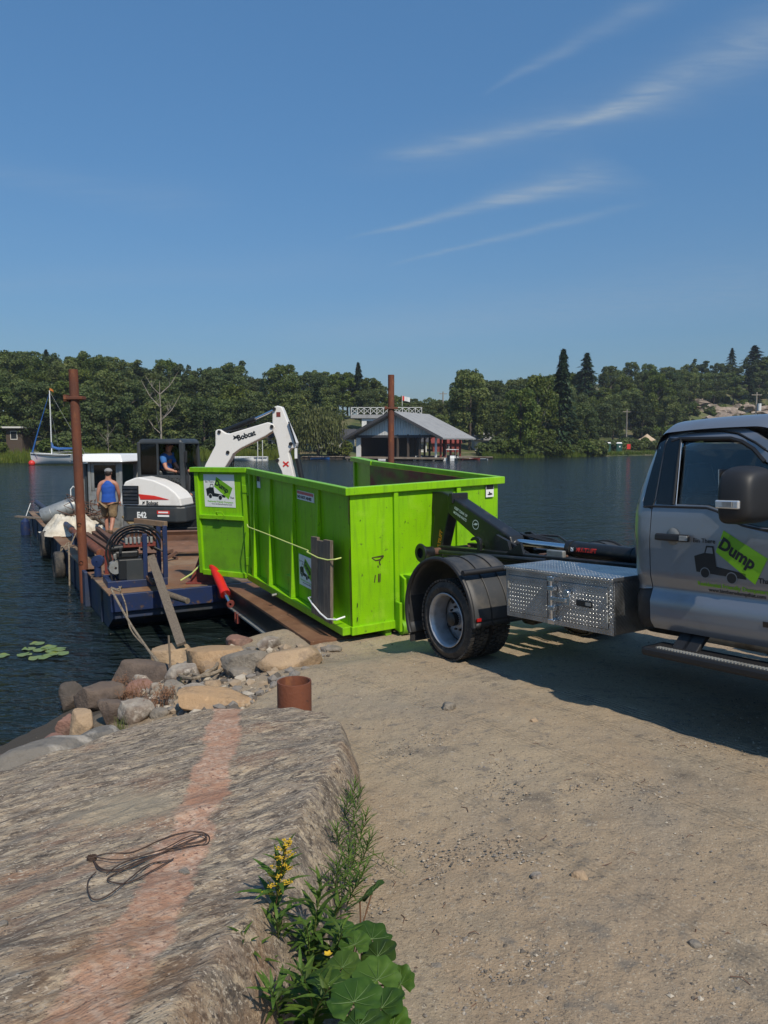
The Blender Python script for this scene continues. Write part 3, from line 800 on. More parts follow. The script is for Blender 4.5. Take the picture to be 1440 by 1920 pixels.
# willow
def willow():
    D = shore_depth(590) + 1.5; q = at(597, 828, D); n = 6500
    d = rdir(n, .25); d[:, 2] = np.abs(d[:, 2]) * .9
    R0 = np.array([.46, .46, .42]); lob = 1 + .16 * np.sin(np.arctan2(d[:, 1], d[:, 0]) * 5)
    C = d * R0 * lob[:, None] * (.7 + .35 * NPR.rand(n, 1)); C[:, 2] += .52
    drop = NPR.rand(n) ** 1.3 * .46 * (np.hypot(C[:, 0], C[:, 1]) / .46) ** .7
    C[:, 2] -= drop; C[:, 2] = np.maximum(C[:, 2], .03)
    Nn = d.copy(); Nn[:, 2] = 0; Nn += NPR.normal(size=(n, 3)) * .5
    U = np.tile([0, 0, 1.0], (n, 1)) + NPR.normal(size=(n, 3)) * .12
    me = quads_mesh('crown', C, Nn, .011 * (.6 + .8 * NPR.rand(n)), 3.4, U)
    put_tree('willow_tree', q.x, q.y, 9.6, me, trunk_mesh(.7, .03, 7, rp), LEAFM[4], 'large weeping willow at the shore behind the digger arm', 'tree', None)
willow()
# shrubs on the banks
def shrub(p, off, h, lm, label, group=None, wide=1.2, dy=0):
    D = shore_depth(p) + off; q = at(p, 828, D)
    put_tree('shrub', q.x, q.y, h, BUSH[RND.randrange(2)], None, lm, label, 'shrub', group, wide)
for i in range(26):
    p = -60 + i * 21 + RND.uniform(-8, 8)
    if 560 < p or -10 < p < 75: continue
    k_ = RND.choice((0, 0, 1, 2)); hh = RND.uniform(1.8, 4.2)
    shrub(p, RND.uniform(2, 4.5), hh, LEAFM[k_], ('low ' if hh < 2.7 else 'tall ') + ('mid-green', 'dark', 'yellow-green')[k_] + ' shrub filling the shore edge ' + zone(p), 'shrubs along the left shore ' + zone(p))
for i in range(14):
    p = 925 + i * 15 + RND.uniform(-5, 5)
    k_ = RND.choice((0, 2, 1, 0)); hh = RND.uniform(1.8, 3.8)
    shrub(p, RND.uniform(.8, 2.4), hh, LEAFM[k_], ('low ' if hh < 2.7 else 'tall ') + ('mid-green', 'dark', 'yellow-green')[k_] + ' shrub at the water edge ' + ('beside the boathouse dock' if p < 1000 else ('below the tall spruce' if p < 1075 else 'left of the green toilets')), 'shrubs at the water edge right of the boathouse')
for i in range(210):
    p = RND.uniform(1190, 1560); off = RND.uniform(26, 82)
    shrub(p, off, (RND.uniform(.7, 2.4) if p > 1285 and off > 34 else RND.uniform(1.6, 4.2)), LEAFM[RND.choice((0, 1, 2, 1))], RND.choice(('low round', 'spreading', 'small dense')) + ' shrub on the rocky hillside ' + ('above the truck cab' if p > 1290 else 'right of the green toilets'), 'shrubs on the rocky hillside')
for i in range(24):
    p = 1130 + i * 8; off = RND.uniform(16, 25)
    shrub(p, off, RND.uniform(1.5, 3.2), LEAFM[RND.choice((0, 1, 2))], 'shrub on the slope behind the green toilets', 'shrubs on the slope behind the toilets')
for p, h in ((515, 2.2), (540, 2.0), (622, 2.1), (650, 2.6), (478, 2.4), (905, 2.4), (918, 2.0)):
    shrub(p, 4, h, LEAFM[RND.choice((0, 2))], 'garden shrub by the shore near the cottages ' + zone(p), 'garden shrubs ' + zone(p))
# reeds and shore grass
def blades(name, spans, n, h0, h1, m_, wid=.06):
    vs = []; fs = []
    for i in range(n):
        s = RND.choice(spans); p = RND.uniform(s[0], s[1]); off = RND.uniform(s[2], s[3]); D = shore_depth(p) + off; q = at(p, 828, D)
        z = max(tz(q.x, q.y), -.15) if i % 7 == 0 else (0.0 if off < 0 else .28)
        h = RND.uniform(h0, h1) * (.6 + .7 * abs(noise.noise((q.x * .2, q.y * .2, 0)))); a = RND.uniform(0, 2 * pi); w = wid
        b = len(vs); lx, ly = RND.uniform(-.25, .25), RND.uniform(-.25, .25)
        vs += [(q.x - cos(a) * w, q.y - sin(a) * w, z), (q.x + cos(a) * w, q.y + sin(a) * w, z), (q.x + lx, q.y + ly, z + h)]; fs.append((b, b + 1, b + 2))
    me = bpy.data.meshes.new(name); me.from_pydata(vs, [], fs)
    return link(name, me, m_)
tag(blades('reeds', [(-120, 130, -2.5, 2.5), (130, 470, -1.5, 2.0), (430, 560, -.8, 1.5)], 15000, 1.0, 2.3, leaf_mat('reed_blades', ((.20, .26, .035), (.13, .20, .025), (.27, .30, .06)), scale=.15, fine=1.0), .07), 'bright green reeds along the left far shore', 'reeds', kind='stuff')
tag(blades('shore_grass', [(905, 1120, -1.2, 1.2), (1110, 1320, .2, 2.5)], 7000, .4, 1.4, leaf_mat('grass_blades', ((.16, .22, .03), (.10, .15, .022), (.24, .25, .06)), scale=.15, fine=1.0), .07), 'green grass tufts on the right far bank', 'grass', kind='stuff')
# ------------------------------------------------------------------ far shore buildings and boats
K['siding'] = mat('pale_grey_siding', (.66, .66, .64), .7, var=[((.36, .36, .34), 1.5, .5, .8, 4, (6, 6, .5))])
K['rooftin'] = mat('grey_tin_roof', (.30, .30, .295), .75, var=[((.22, .22, .225), .8, .45, .75)])
K['shingle'] = mat('dark_shingles', (.055, .055, .06), .9)
K['farwhite'] = mat('white_painted_boards', (.62, .62, .60), .7)
K['fardark'] = mat('brown_timber', (.075, .055, .042), .85)
K['redwood'] = mat('red_stained_timber', (.20, .035, .025), .8)
K['dockwood'] = mat('dock_boards', (.25, .20, .15), .85, var=[((.15, .11, .08), 1.5, .45, .7)])
K['boatwhite'] = mat('white_gelcoat', (.78, .78, .76), .25, spec=.5)
K['boatblue'] = mat('boat_blue', (.02, .10, .32), .5)
K['windowdark'] = mat('dark_window', (.02, .025, .03), .1)
K['toiletgreen'] = mat('dark_green_plastic', (.012, .07, .055), .5)
K['sand'] = mat('sand_heap', (.50, .38, .26), .95, var=[((.38, .28, .19), 2, .45, .7)], bump=[(3, .5, .1)])

def boathouse():
    o = at(668, 858, 126); o.z = 0
    g = Vector((cos(radians(25)), -sin(radians(25)), 0)); d = Vector((sin(radians(25)), cos(radians(25)), 0))
    r = root('boathouse', M=frameM(o, g, d, Vector((0, 0, 1))), label='open-fronted grey boathouse with tin roof standing in the water', cat='boathouse')
    W, D, ze, za = 14.0, 14.0, 4.1, 7.55
    MB().box((-1.2, -1.6, .25), (W + 1.5, D, .5)).box((-1, -1.5, -.6), (-.7, -1.2, .25)).box((W, -1.5, -.6), (W + .3, -1.2, .25)).build('dock', K['dockwood'], r)
    # gable wall of upright boards
    gm = MB(); n = 30
    for i in range(n):
        a, b = W * i / n + .03, W * (i + 1) / n - .03
        za_ = ze + .1 + (za - ze) * (1 - abs(a - W / 2) / (W / 2)); zb = ze + .1 + (za - ze) * (1 - abs(b - W / 2) / (W / 2))
        gm.hexa([(a, 0, ze - .1), (b, 0, ze - .1), (b, .12, ze - .1), (a, .12, ze - .1), (a, 0, za_ - .35), (b, 0, zb - .35), (b, .12, zb - .35), (a, .12, za_ - .35)])
    gm.build('gable_wall', K['siding'], r)
    MB().box((-.2, -.1, ze - .5), (W + .1, .14, ze - .1)).build('lintel', K['shingle'], r)
    MB().box((0, -.02, .5), (.75, .3, ze - .5)).build('corner_wall', K['farwhite'], r)
    MB().box((0, .3, .5), (.2, D, ze)).box((0, D - .2, .5), (5.6, D, ze)).box((5.5, .5, .5), (5.7, D, ze)).build('inner_wall', K['fardark'], r)
    rf = MB()
    ov = 1.6; sl = (za - ze) / (W / 2)
    for sgn in (-1, 1):
        e = W / 2 + sgn * (W / 2 + ov); zo = ze - sl * ov
        p = [(W / 2, -1.4, za), (e, -1.4, zo), (e, D + .6, zo), (W / 2, D + .6, za)]
        rf.hexa([Vector(q) for q in p] + [Vector(q) + Vector((0, 0, .22)) for q in p])
    roof = rf.build('roof', K['rooftin'], r)
    MB().bar((W / 2, -1.5, za + .12), (-ov, -1.5, ze - sl * ov + .05), .12, .4).bar((W / 2, -1.5, za + .12), (W + ov, -1.5, ze - sl * ov + .05), .12, .4).build('fascia', K['shingle'], roof)
    for u, v, c in [(7.4, .1, 'fardark'), (9.2, .1, 'fardark'), (11.2, .1, 'fardark'), (13.9, .1, 'siding')] + [(13.9, 2.2 + 2.3 * k, 'redwood') for k in range(5)] + [(8.4, 5, 'fardark'), (10.5, 6, 'fardark'), (8.4, 9, 'fardark'), (11.5, 10, 'fardark')]:
        MB().box((u - .14, v - .14, .5), (u + .14, v + .14, ze)).bar((u, v, ze - .9), (u + .8, v, ze - .1), .1, .1).build('post', K[c], r)
    for k in range(3):
        MB().box((7 + k * .1, 3.5 * (k + 1), ze - .25), (W, 3.5 * (k + 1) + .25, ze)).build('beam', K['fardark'], r)
    # roof terrace at the back with crossed railing
    t = root('roof_terrace', label='flat roof terrace with crossed white railing behind the boathouse gable', cat='terrace', M=frameM(at(668, 783, 140), Vector((1, 0, 0)), Vector((0, 1, 0)), Vector((0, 0, 1))))
    MB().box((-1, 0, -.1), (12, 7, .55)).build('roof_slab', K['rooftin'], t)
    MB().box((1.0, .4, -6.2), (11.6, 6.6, -.1)).build('wall', K['siding'], t)
    MB().box((1.9, .33, -2.4), (3.1, .4, -.6)).build('window', K['windowdark'], t)
    for sx_, n in ((0, 11),):
        for i in range(n + 1):
            x = -.9 + 12.8 * i / n
            MB().box((x - .05, 0, .55), (x + .05, .1, 1.9)).build('rail_post', K['farwhite'], t)
            if i < n:
                x2 = -.9 + 12.8 * (i + 1) / n
                MB().bar((x, .05, .65), (x2, .05, 1.75), .06, .07).bar((x, .05, 1.75), (x2, .05, .65), .06, .07).build('cross_brace', K['farwhite'], t)
    MB().box((-.9, 0, 1.78), (12, .1, 1.88)).build('top_rail', K['farwhite'], t)
boathouse()

def cottage(p0, p1, ytop, ybase, D, wallm, roofm, label, dep=6, pitch=.35, nwin=3, flat=False, name='cottage'):
    o = at(p0, ybase, D); w = (p1 - p0) / FPX * D; h = (ybase - ytop) / FPX * D
    r = root(name, o, 0, label, 'building' if name != 'shed' else 'shed')
    hw = h if flat else h * .62
    MB().box((0, 0, -2.5), (w, dep, hw)).build('wall', wallm, r)
    if flat: MB().box((-.5, -.8, hw), (w + .5, dep + .3, hw + .25)).build('roof', roofm, r)
    else:
        m_ = MB(); p = [(-.4, -.5, hw - .1), (w + .4, -.5, hw - .1), (w + .4, dep / 2, h), (-.4, dep / 2, h)]
        q = [(-.4, dep / 2, h), (w + .4, dep / 2, h), (w + .4, dep + .5, hw - .1), (-.4, dep + .5, hw - .1)]
        for pp in (p, q): m_.hexa([Vector(a) for a in pp] + [Vector(a) + Vector((0, 0, .18)) for a in pp])
        m_.build('roof', roofm, r)
    for i in range(nwin):
        x = w * (i + .5) / nwin; f = MB().box((x - .55, -.06, hw * .35), (x + .55, .02, hw * .85)).build('window', K['farwhite'], r)
        MB().box((x - .45, -.08, hw * .4), (x + .45, -.05, hw * .8)).build('pane', K['windowdark'], f)
    return r
cottage(392, 530, 806, 846, 142, K['farwhite'], K['shingle'], 'long low white cottage with many windows behind the digger boom', nwin=8, dep=7)
cottage(560, 640, 808, 850, 150, K['farwhite'], K['shingle'], 'white lakeside cottage with dark roof right of the willow', nwin=4)
cottage(638, 664, 806, 848, 150, K['farwhite'], K['shingle'], 'small white gabled boathouse cottage beside the boathouse left wall', nwin=1, name='shed')
cottage(812, 862, 820, 848, 152, K['redwood'], K['redwood'], 'red timber shed seen between the boathouse posts', nwin=1, name='shed')
cottage(740, 800, 815, 852, 150, K['farwhite'], K['shingle'], 'white cottage wall seen through the open boathouse', nwin=3)
cottage(890, 955, 812, 846, 158, K['farwhite'], K['rooftin'], 'pale long shed half hidden by trees right of the boathouse', nwin=2, name='shed')
cottage(12, 42, 803, 836, 121, K['fardark'], K['farwhite'], 'dark cottage with white flat roof at the left edge', dep=4, nwin=1, flat=True)

def simple_boat(loc, L_, rz, label, cat='boat', c='boatwhite', name='motorboat', screen=True, canopy=False, group=None):
    r = root(name, loc, rz, label, cat, group)
    def hull(u, v):
        x = (u - .5) * L_; tt = max(0, (u - .45) / .55)
        b = L_ * .17 * (1 - tt ** 2.2); a = (v - .5) * 2
        z = -.15 + (L_ * .11 + L_ * .035 * tt) * abs(a) ** 1.6 + .1 * tt * (1 - abs(a))
        return (x, b * a, z)
    mb = MB().grid(hull, 14, 10)
    zt = -.15 + L_ * .11
    mb.grid(lambda u, v: ((u - .5) * L_ * .98, L_ * .155 * (1 - max(0, (u - .45) / .55) ** 2.2) * (v - .5) * 2, zt - .03 + L_ * .035 * max(0, (u - .45) / .55)), 14, 2)
    mb.box((-L_ / 2, -L_ * .165, -.1), (-L_ / 2 + .05, L_ * .165, zt)).build('hull', K[c], r)
    if screen:
        MB().hexa([(L_ * .02, -L_ * .12, zt), (L_ * .16, -L_ * .08, zt), (L_ * .16, L_ * .08, zt), (L_ * .02, L_ * .12, zt), (-L_ * .0, -L_ * .12, zt + .5), (L_ * .05, -L_ * .07, zt + .5), (L_ * .05, L_ * .07, zt + .5), (-L_ * .0, L_ * .12, zt + .5)]).build('windscreen', K['windowdark'], r)
        MB().box((-L_ * .3, -L_ * .11, zt - .1), (-L_ * .1, L_ * .11, zt + .35)).build('seat', K['boatwhite'], r, .05)
        MB().box((-L_ * .56, -.22, -.1), (-L_ * .5, .22, zt + .45)).build('outboard_motor', K['ink'], r, .05)
    if canopy:
        m_ = MB().box((-L_ * .3, -L_ * .15, zt + 1.25), (L_ * .1, L_ * .15, zt + 1.35))
        m_.build('canopy', K['boatwhite'], r, .04)
        for sx_ in (-.28, .08):
            for sy in (-.14, .14): MB().tube([(L_ * sx_, L_ * sy, zt), (L_ * sx_, L_ * sy, zt + 1.27)], .03, 5).build('canopy_post', K['galv'], r)
    return r
def wpos(px_, py_=None, D=None, z=0):
    q = at(px_, 828, D); return (q.x, q.y, z)
simple_boat(wpos(850, D=121), 5.2, radians(70), 'white motorboat with canopy moored at the right end of the boathouse', canopy=True)
simple_boat(wpos(883, D=124), 3.2, radians(15), 'red watercraft moored right of the white motorboat', 'jet ski', 'redwood', 'jet_ski', screen=False)
MB_ = simple_boat(wpos(897, D=126), 3.0, radians(190), 'small pale watercraft at the far right of the boathouse dock', 'jet ski', 'boatwhite', 'jet_ski', screen=False)
simple_boat(wpos(787, D=123), 4.6, radians(80), 'low white boat in front of the open boathouse bay', c='boatwhite')
simple_boat(wpos(718, D=122.5), 3.6, radians(85), 'small grey boat at the mouth of the closed boathouse bay', c='siding', screen=False)
simple_boat(wpos(600, D=129), 3.2, radians(10), 'small blue boat tied to the brown dock by the willow', c='boatblue', screen=False)
simple_boat(wpos(447, D=119), 4.6, radians(5), 'upturned white boat lying on the pale stone dock behind the digger boom', c='boatwhite', screen=False)
simple_boat(wpos(628, D=130.5), 2.6, radians(170), 'small white dinghy on the brown dock left of the boathouse', c='boatwhite', screen=False)
def dock(p0, p1, D, z, dep, m_, label, n=10):
    a, b = at(p0, 828, D), at(p1, 828, D); w = b.x - a.x
    r = root('dock', (a.x, a.y, 0), 0, label, 'dock')
    for i in range(n):
        MB().box((w * i / n + .02, 0, z - .12), (w * (i + 1) / n - .02, dep, z)).build('plank', m_, r)
    MB().box((0, .2, z - .7), (w, dep - .2, z - .12)).build('crib', K['fardark'] if m_ is not K['siding'] else K['siding'], r)
dock(566, 655, 129.5, .5, 2.0, K['dockwood'], 'low brown timber dock between the willow and the boathouse', 16)
dock(430, 500, 119.5, .65, 1.6, K['siding'], 'pale dock of stone blocks behind the digger boom', 16)
dock(884, 925, 131, .4, 1.5, K['dockwood'], 'short dock right of the boathouse with red boats', 6)
for i, (p, ht, D) in enumerate(((483, 3.4, 119), (492, 3.2, 119.4))):
    MB_ = MB(); q = at(p, 828, D); MB_.tube([(q.x, q.y, 0), (q.x, q.y, ht)], .06, 6)
    tag(MB_.build('mooring_post', K['farwhite']), ('left' if i == 0 else 'right') + ' one of two thin white posts on the pale stone dock', 'post')
# parasol and table under the boathouse
def parasol():
    q = at(756, 828, 140); r = root('parasol', (q.x, q.y, tz(q.x, q.y)), 0, 'white parasol seen through the open boathouse bay', 'parasol')
    MB().lathe([(1.5, 2.6), (.02, 3.2)], 8).build('canopy', K['boatwhite'], r); MB().tube([(0, 0, 0), (0, 0, 3.1)], .04, 6).build('pole', K['boatwhite'], r)
parasol()

def sailboat():
    q = at(112, 828, 97.5)
    r = root('sailboat', (q.x, q.y, 0), pi - .05, 'white sailboat moored with bare mast and blue sail cover', 'sailboat')
    L_ = 6.0
    def hull(u, v):
        x = (u - .5) * L_; tt = max(0, (u - .5) / .5); st = max(0, (.5 - u) / .5)
        b = 1.05 * (1 - tt ** 2) * (1 - .35 * st ** 2); a = (v - .5) * 2
        return (x + .25 * tt * abs(a), b * a, -.3 + (1.28 + .22 * tt) * abs(a) ** 2.6)
    hl = MB().grid(hull, 20, 12)
    hl.grid(lambda u, v: ((u - .5) * L_ + .2 * max(0, (u - .5) / .5), 1.0 * (1 - max(0, (u - .5) / .5) ** 2) * (v - .5) * 2, .95 + .2 * max(0, (u - .5) / .5)), 16, 2)
    hull_o = hl.build('hull', K['boatwhite'], r)
    MB().grid(lambda u, v: tuple(Vector(hull(u * .98 + .01, .985 if v > -1 else 0)) + Vector((0, .02, -.14 + .10 * v))), 20, 1).grid(lambda u, v: tuple(Vector(hull(u * .98 + .01, .015)) + Vector((0, -.02, -.14 + .10 * v))), 20, 1).build('hull_stripe', K['ink'], hull_o)
    n0 = len(r.children); MB().hexa([(-.9, -.6, .55), (1.7, -.35, .6), (1.7, .35, .6), (-.9, .6, .55), (-.8, -.5, .95), (1.0, -.3, .9), (1.0, .3, .9), (-.8, .5, .95)]).build('cabin', K['boatwhite'], r, .06)
    for x in (-.4, .1, .6): MB().box((x - .14, .50 - (x + .4) * .1, .72), (x + .14, .60 - (x + .4) * .1, .82)).build('porthole', K['ink'], r)
    MB().tube([(.9, 0, .7), (.9, 0, 9.0)], [.07, .05], 8).build('mast', K['boatwhite'], r)
    MB().tube([(.9, 0, 1.6), (-1.9, 0, 1.7)], .05, 6).build('boom', K['galv'], r)
    MB().tube([(.92, 0, 2.6), (.8, 0, 1.9), (.2, 0, 1.68), (-1.0, 0, 1.72), (-2.0, 0, 1.72)], [.05, .18, .17, .12, .06], 8).build('sail_cover', K['boatblue'], r)
    MB().tube([(3.1, 0, .9), (2.3, 0, 3.9), (.95, 0, 8.6)], [.09, .06, .02], 6).build('furled_jib', K['boatblue'], r)
    MB().tube([(-2.9, 0, .6), (.9, 0, 8.9)], .012, 4).tube([(.4, .9, .6), (.9, 0, 7)], .012, 4).tube([(.4, -.9, .6), (.9, 0, 7)], .012, 4).build('rigging', K['galv'], r)
    for s in (-1, 1): MB().tube([(3.0, 0, 1.25), (2.6, .5 * s, 1.3), (2.2, .62 * s, .75)], .025, 5).tube([(-2.9, .6 * s, .65), (-2.85, .6 * s, 1.15), (-2.9, 0, 1.15)], .025, 5).build('pulpit', K['galv'], r)
    f = MB(); f.grid(lambda u, v: (.9 - .45 * u, .05 * sin(u * 7), 9.0 + .28 * v - .3 * u * u), 6, 3); f.build('pennant', K['orange'], r)
    for c in list(r.children)[n0:]: c.location.z = .38
    r.scale = (1.2, 1.15, 1)
sailboat()
q = at(58, 828, 97); b = root('mooring_buoy', (q.x, q.y, 0), 0, 'round red mooring buoy in front of the sailboat bow', 'buoy')
MB().ball((0, 0, .22), .42, 0, 2).build('float', K['inkred'], b); MB().tube([(0, 0, .6), (0, 0, .78)], .05, 6).build('eye', K['galv'], b)

def toilet(p, D, label):
    q = at(p, 828, D); z = CAM_H + (828 - 845) / FPX * D - .0
    r = root('portable_toilet', (q.x, q.y, tz(q.x, q.y) - .02), radians(-12), label, 'toilet', 'portable toilets on the far bank')
    MB().box((-.6, -.6, 0), (.6, .6, 2.1)).build('body', K['toiletgreen'], r, .04)
    MB().hexa([(-.66, -.66, 2.1), (.66, -.66, 2.1), (.66, .66, 2.1), (-.66, .66, 2.1), (-.45, -.45, 2.35), (.45, -.45, 2.35), (.45, .45, 2.35), (-.45, .45, 2.35)]).build('roof', K['boatwhite'], r)
    d = MB().box((-.42, -.63, .12), (.42, -.6, 1.95)).build('door', K['toiletgreen'], r, .01)
    MB().cbox((.1, -.645, 1.4), (.3, .02, .3)).build('door_sticker', K['boatwhite'], d)
toilet(1140, 171, 'left one of two green portable toilets with white roof')
toilet(1161, 172, 'right one of two green portable toilets beside the red sign')
q = at(1179, 828, 170); z = tz(q.x, q.y)
sg = root('notice_sign', (q.x, q.y, z), 0, 'red sign leaning on a post right of the green toilets', 'sign')
MB().box((-.4, -.05, .9), (.4, .05, 2.0)).build('board', K['inkred'], sg); MB().bar((0, .1, 0), (0, .1, 1.9), .12, .1).build('post', K['fardark'], sg)
q = at(1129, 828, 168); tag(MB().box((q.x - .12, q.y - .12, tz(q.x, q.y) - .1), (q.x + .12, q.y + .12, tz(q.x, q.y) + 2.6)).build('white_post', K['farwhite']), 'white post left of the green toilets', 'post')
q = at(1213, 828, 196); zz = tz(q.x, q.y); sh = MB(); sh.grid(lambda u, v: (q.x + (u - .5) * 14, q.y + (v - .5) * 10, zz - .8 + 3.6 * max(0, 1 - sqrt(((u - .5) * 2) ** 2 + ((v - .5) * 2) ** 2)) ** 1.0 + .35 * noise.noise((u * 9, v * 9, 2))), 26, 20)
tag(sh.build('sand_heap', K['sand']), 'pale sand heap on the slope behind the green toilets', 'sand heap')
K['outcrop'] = mat('weathered_granite_outcrop', (.30, .235, .185), .9, var=[((.19, .15, .115), .35, .42, .6, 7), ((.42, .36, .31), .8, .55, .7, 6), ((.10, .10, .05), .5, .56, .68, 6)], bump=[(1.2, .6, .4)])
def outcrop():
    vs = MB(); i = 0
    for i in range(62):
        p = RND.uniform(1285, 1520); D = RND.uniform(208, 250); q = at(p, 828, D); z = tz(q.x, q.y)
        vs.ball((q.x, q.y, z - .4), (RND.uniform(2.5, 7), RND.uniform(2, 4), RND.uniform(1.2, 2.2)), 0, 3, .9, i)
    return tag(vs.build('rock_outcrop', K['outcrop'], sharp=30), 'bare granite ledges on the hillside above the truck cab', 'rock outcrop', kind='structure')
outcrop()
def pole(p, ytop, D, label, tank=False):
    q = at(p, 828, D); z0 = tz(q.x, q.y); zt = CAM_H + (828 - ytop) / FPX * D
    r = root('utility_pole', (q.x, q.y, z0), 0, label, 'utility pole')
    MB().tube([(0, 0, -.3), (0, 0, zt - z0)], [.2, .14], 8).build('mast', K['barkpale'], r)
    MB().box((-1.0, -.08, zt - z0 - .6), (1.0, .08, zt - z0 - .45)).build('crossarm', K['barkpale'], r)
    if tank: MB().tube([(.45, -.3, zt - z0 - 3.6), (.45, -.3, zt - z0 - 2.2)], .38, 10).build('transformer', K['siding'], r)
    return Vector((q.x, q.y, zt - .4))
a = pole(1415, 736, 150, 'utility pole with grey transformer above the truck roof', True)
b = pole(1174, 768, 184, 'bare utility pole behind the green toilets')
c = pole(830, 735, 190, 'distant utility pole above the boathouse roof end')
wire = MB(); pts = []
for i in range(15):
    t = i / 14; p = a.lerp(b, t); p.z -= 3.2 * 4 * t * (1 - t) * .5; pts.append(p)
wire.tube(pts, .035, 4); tag(wire.build('power_line', K['ink']), 'sagging power line between the poles on the right hillside', 'cable')
q = at(754, 828, 175); fp = root('flagpole', (q.x, q.y, tz(q.x, q.y)), 0, 'flagpole with red and white flag behind the boathouse', 'flag')
hz = CAM_H + (828 - 742) / FPX * 175 - tz(q.x, q.y)
MB().tube([(0, 0, 0), (0, 0, hz)], .07, 6).build('pole', K['farwhite'], fp)
MB().grid(lambda u, v: (.05 + 1.7 * u, .1 * sin(6 * u), hz - 1.1 + 1.0 * v - .4 * u), 6, 2).build('flag', K['boatwhite'], fp)
MB().grid(lambda u, v: (.03 + .45 * u, .1 * sin(1.6 * u) - .02, hz - 1.1 + 1.0 * v - .1 * u), 2, 2).build('flag_band', K['inkred'], fp)

# ------------------------------------------------------------------ hazy summer air
hm = bpy.data.materials.new('summer_haze'); hm.use_nodes = True
for n in list(hm.node_tree.nodes): hm.node_tree.nodes.remove(n)
_o = hm.node_tree.nodes.new('ShaderNodeOutputMaterial'); _v = hm.node_tree.nodes.new('ShaderNodeVolumePrincipled')
_v.inputs['Color'].default_value = (.78, .86, 1.0, 1); _v.inputs['Density'].default_value = .00022; _v.inputs['Anisotropy'].default_value = .1
hm.node_tree.links.new(_v.outputs[0], _o.inputs['Volume'])
hz_ = MB().box((-3600, -3600, -4.0), (3600, 3600, 60)).build('haze', hm); tag(hz_, kind='stuff')
# ------------------------------------------------------------------ barge and what it carries
BA = Vector((-.4803, .8771, 0)); BB = Vector((.8771, .4803, 0)); UP = Vector((0, 0, 1))
BC = Vector((-4.181, 11.665, 0))                   # near left deck corner
DK = 0.60
BM = frameM(BC, BB, BA, UP)                         # local x = across, y = along (away), z up
def bw(x, y, z): return BM @ Vector((x, y, z))
BMI = BM.inverted()
LEN, WID = 16.2, 10.1
def barge():
    r = root('work_barge', M=BM, label='rusty blue steel work barge with open deck moored at the shore', cat='barge')
    h = MB()
    # hull with raked bow and stern
    side = [(0, DK - .02), (0, .22), (1.6, -.55), (LEN - 1.4, -.55), (LEN, .2), (LEN, DK - .02)]
    h.prism(side, lambda u, v, w: (w, u, v), (0.0, WID))
    h.build('hull', K['bargeblue'], r, .01)
    rows, cols = 5, 4
    for i in range(rows):
        for j in range(cols):
            x0, x1 = .1 + (WID - .2) * j / cols, .1 + (WID - .2) * (j + 1) / cols; y0, y1 = .12 + (LEN - .2) * i / rows, .12 + (LEN - .2) * (i + 1) / rows
            MB().box((x0 + .006, y0 + .006, DK - .03), (x1 - .006, y1 - .006, DK - .001 + RND.uniform(-.003, .003))).build('deck_plate', K['rustplate'], r)
    MB().box((-.03, -.07, .34), (3.05, -.003, DK + .015)).build('bow_beam', K['blue'], r, .008)
    MB().box((3.05, -.06, .36), (WID, -.003, DK + .005)).build('bow_plate', K['rustplate'], r, .008)
    MB().box((-.05, 0, DK - .012), (.13, LEN, DK + .02)).build('gunwale', K['rustplate'], r, .006)
    for k in range(9): MB().box((-.03, .9 + 1.75 * k, -.1), (-.002, 1.0 + 1.75 * k, DK - .02)).build('hull_rib', K['bargeblue'], r)
    # spud guide on the left side
    MB().box((-.10, 2.28, -.15), (.2, 2.62, .62)).build('spud_guide', K['bargeblue'], r, .01)
    return r
barge()
def spud(x, y, rad, ztop, label, collar_z, cut):
    p = bw(x, y, 0); r = root('spud_pile', (p.x, p.y, 0), 0, label, 'steel pile')
    r.rotation_euler = (0, radians(-0.9) if x < 2 else 0, 0)
    MB().lathe([(rad, -.6), (rad, ztop), (rad * .86, ztop), (rad * .86, ztop - .4)], 20).build('pipe', K['rustpile'], r)
    MB().box((-rad * 2.0, -rad * 1.3, collar_z), (rad * 2.1, rad * 1.3, collar_z + .06)).box((-rad * 2.1, -rad * 1.1, collar_z - .03), (-rad * 1.35, rad * 1.1, collar_z + .09)).build('collar', K['rustpile'], r, .01)
    for zz in cut: MB().lathe([(.035, 0), (.035, .02)], 10, 'Y', (.0, -rad - .012, zz)).build('pin_hole', K['darkhole'], r)
d0 = (Vector((-5.50, 13.98, 0)))
l0 = BMI @ d0
spud(l0.x - .01, l0.y, .082, 4.24, 'tall rusty steel pile with a collar, at the left side of the barge', 3.70, (.75, 1.45))
l1 = BMI @ Vector((.22, 24.0, 0))
spud(l1.x, l1.y, .098, 5.0, 'rusty steel pile standing behind the green bin, near the boathouse gable', 3.95, ())

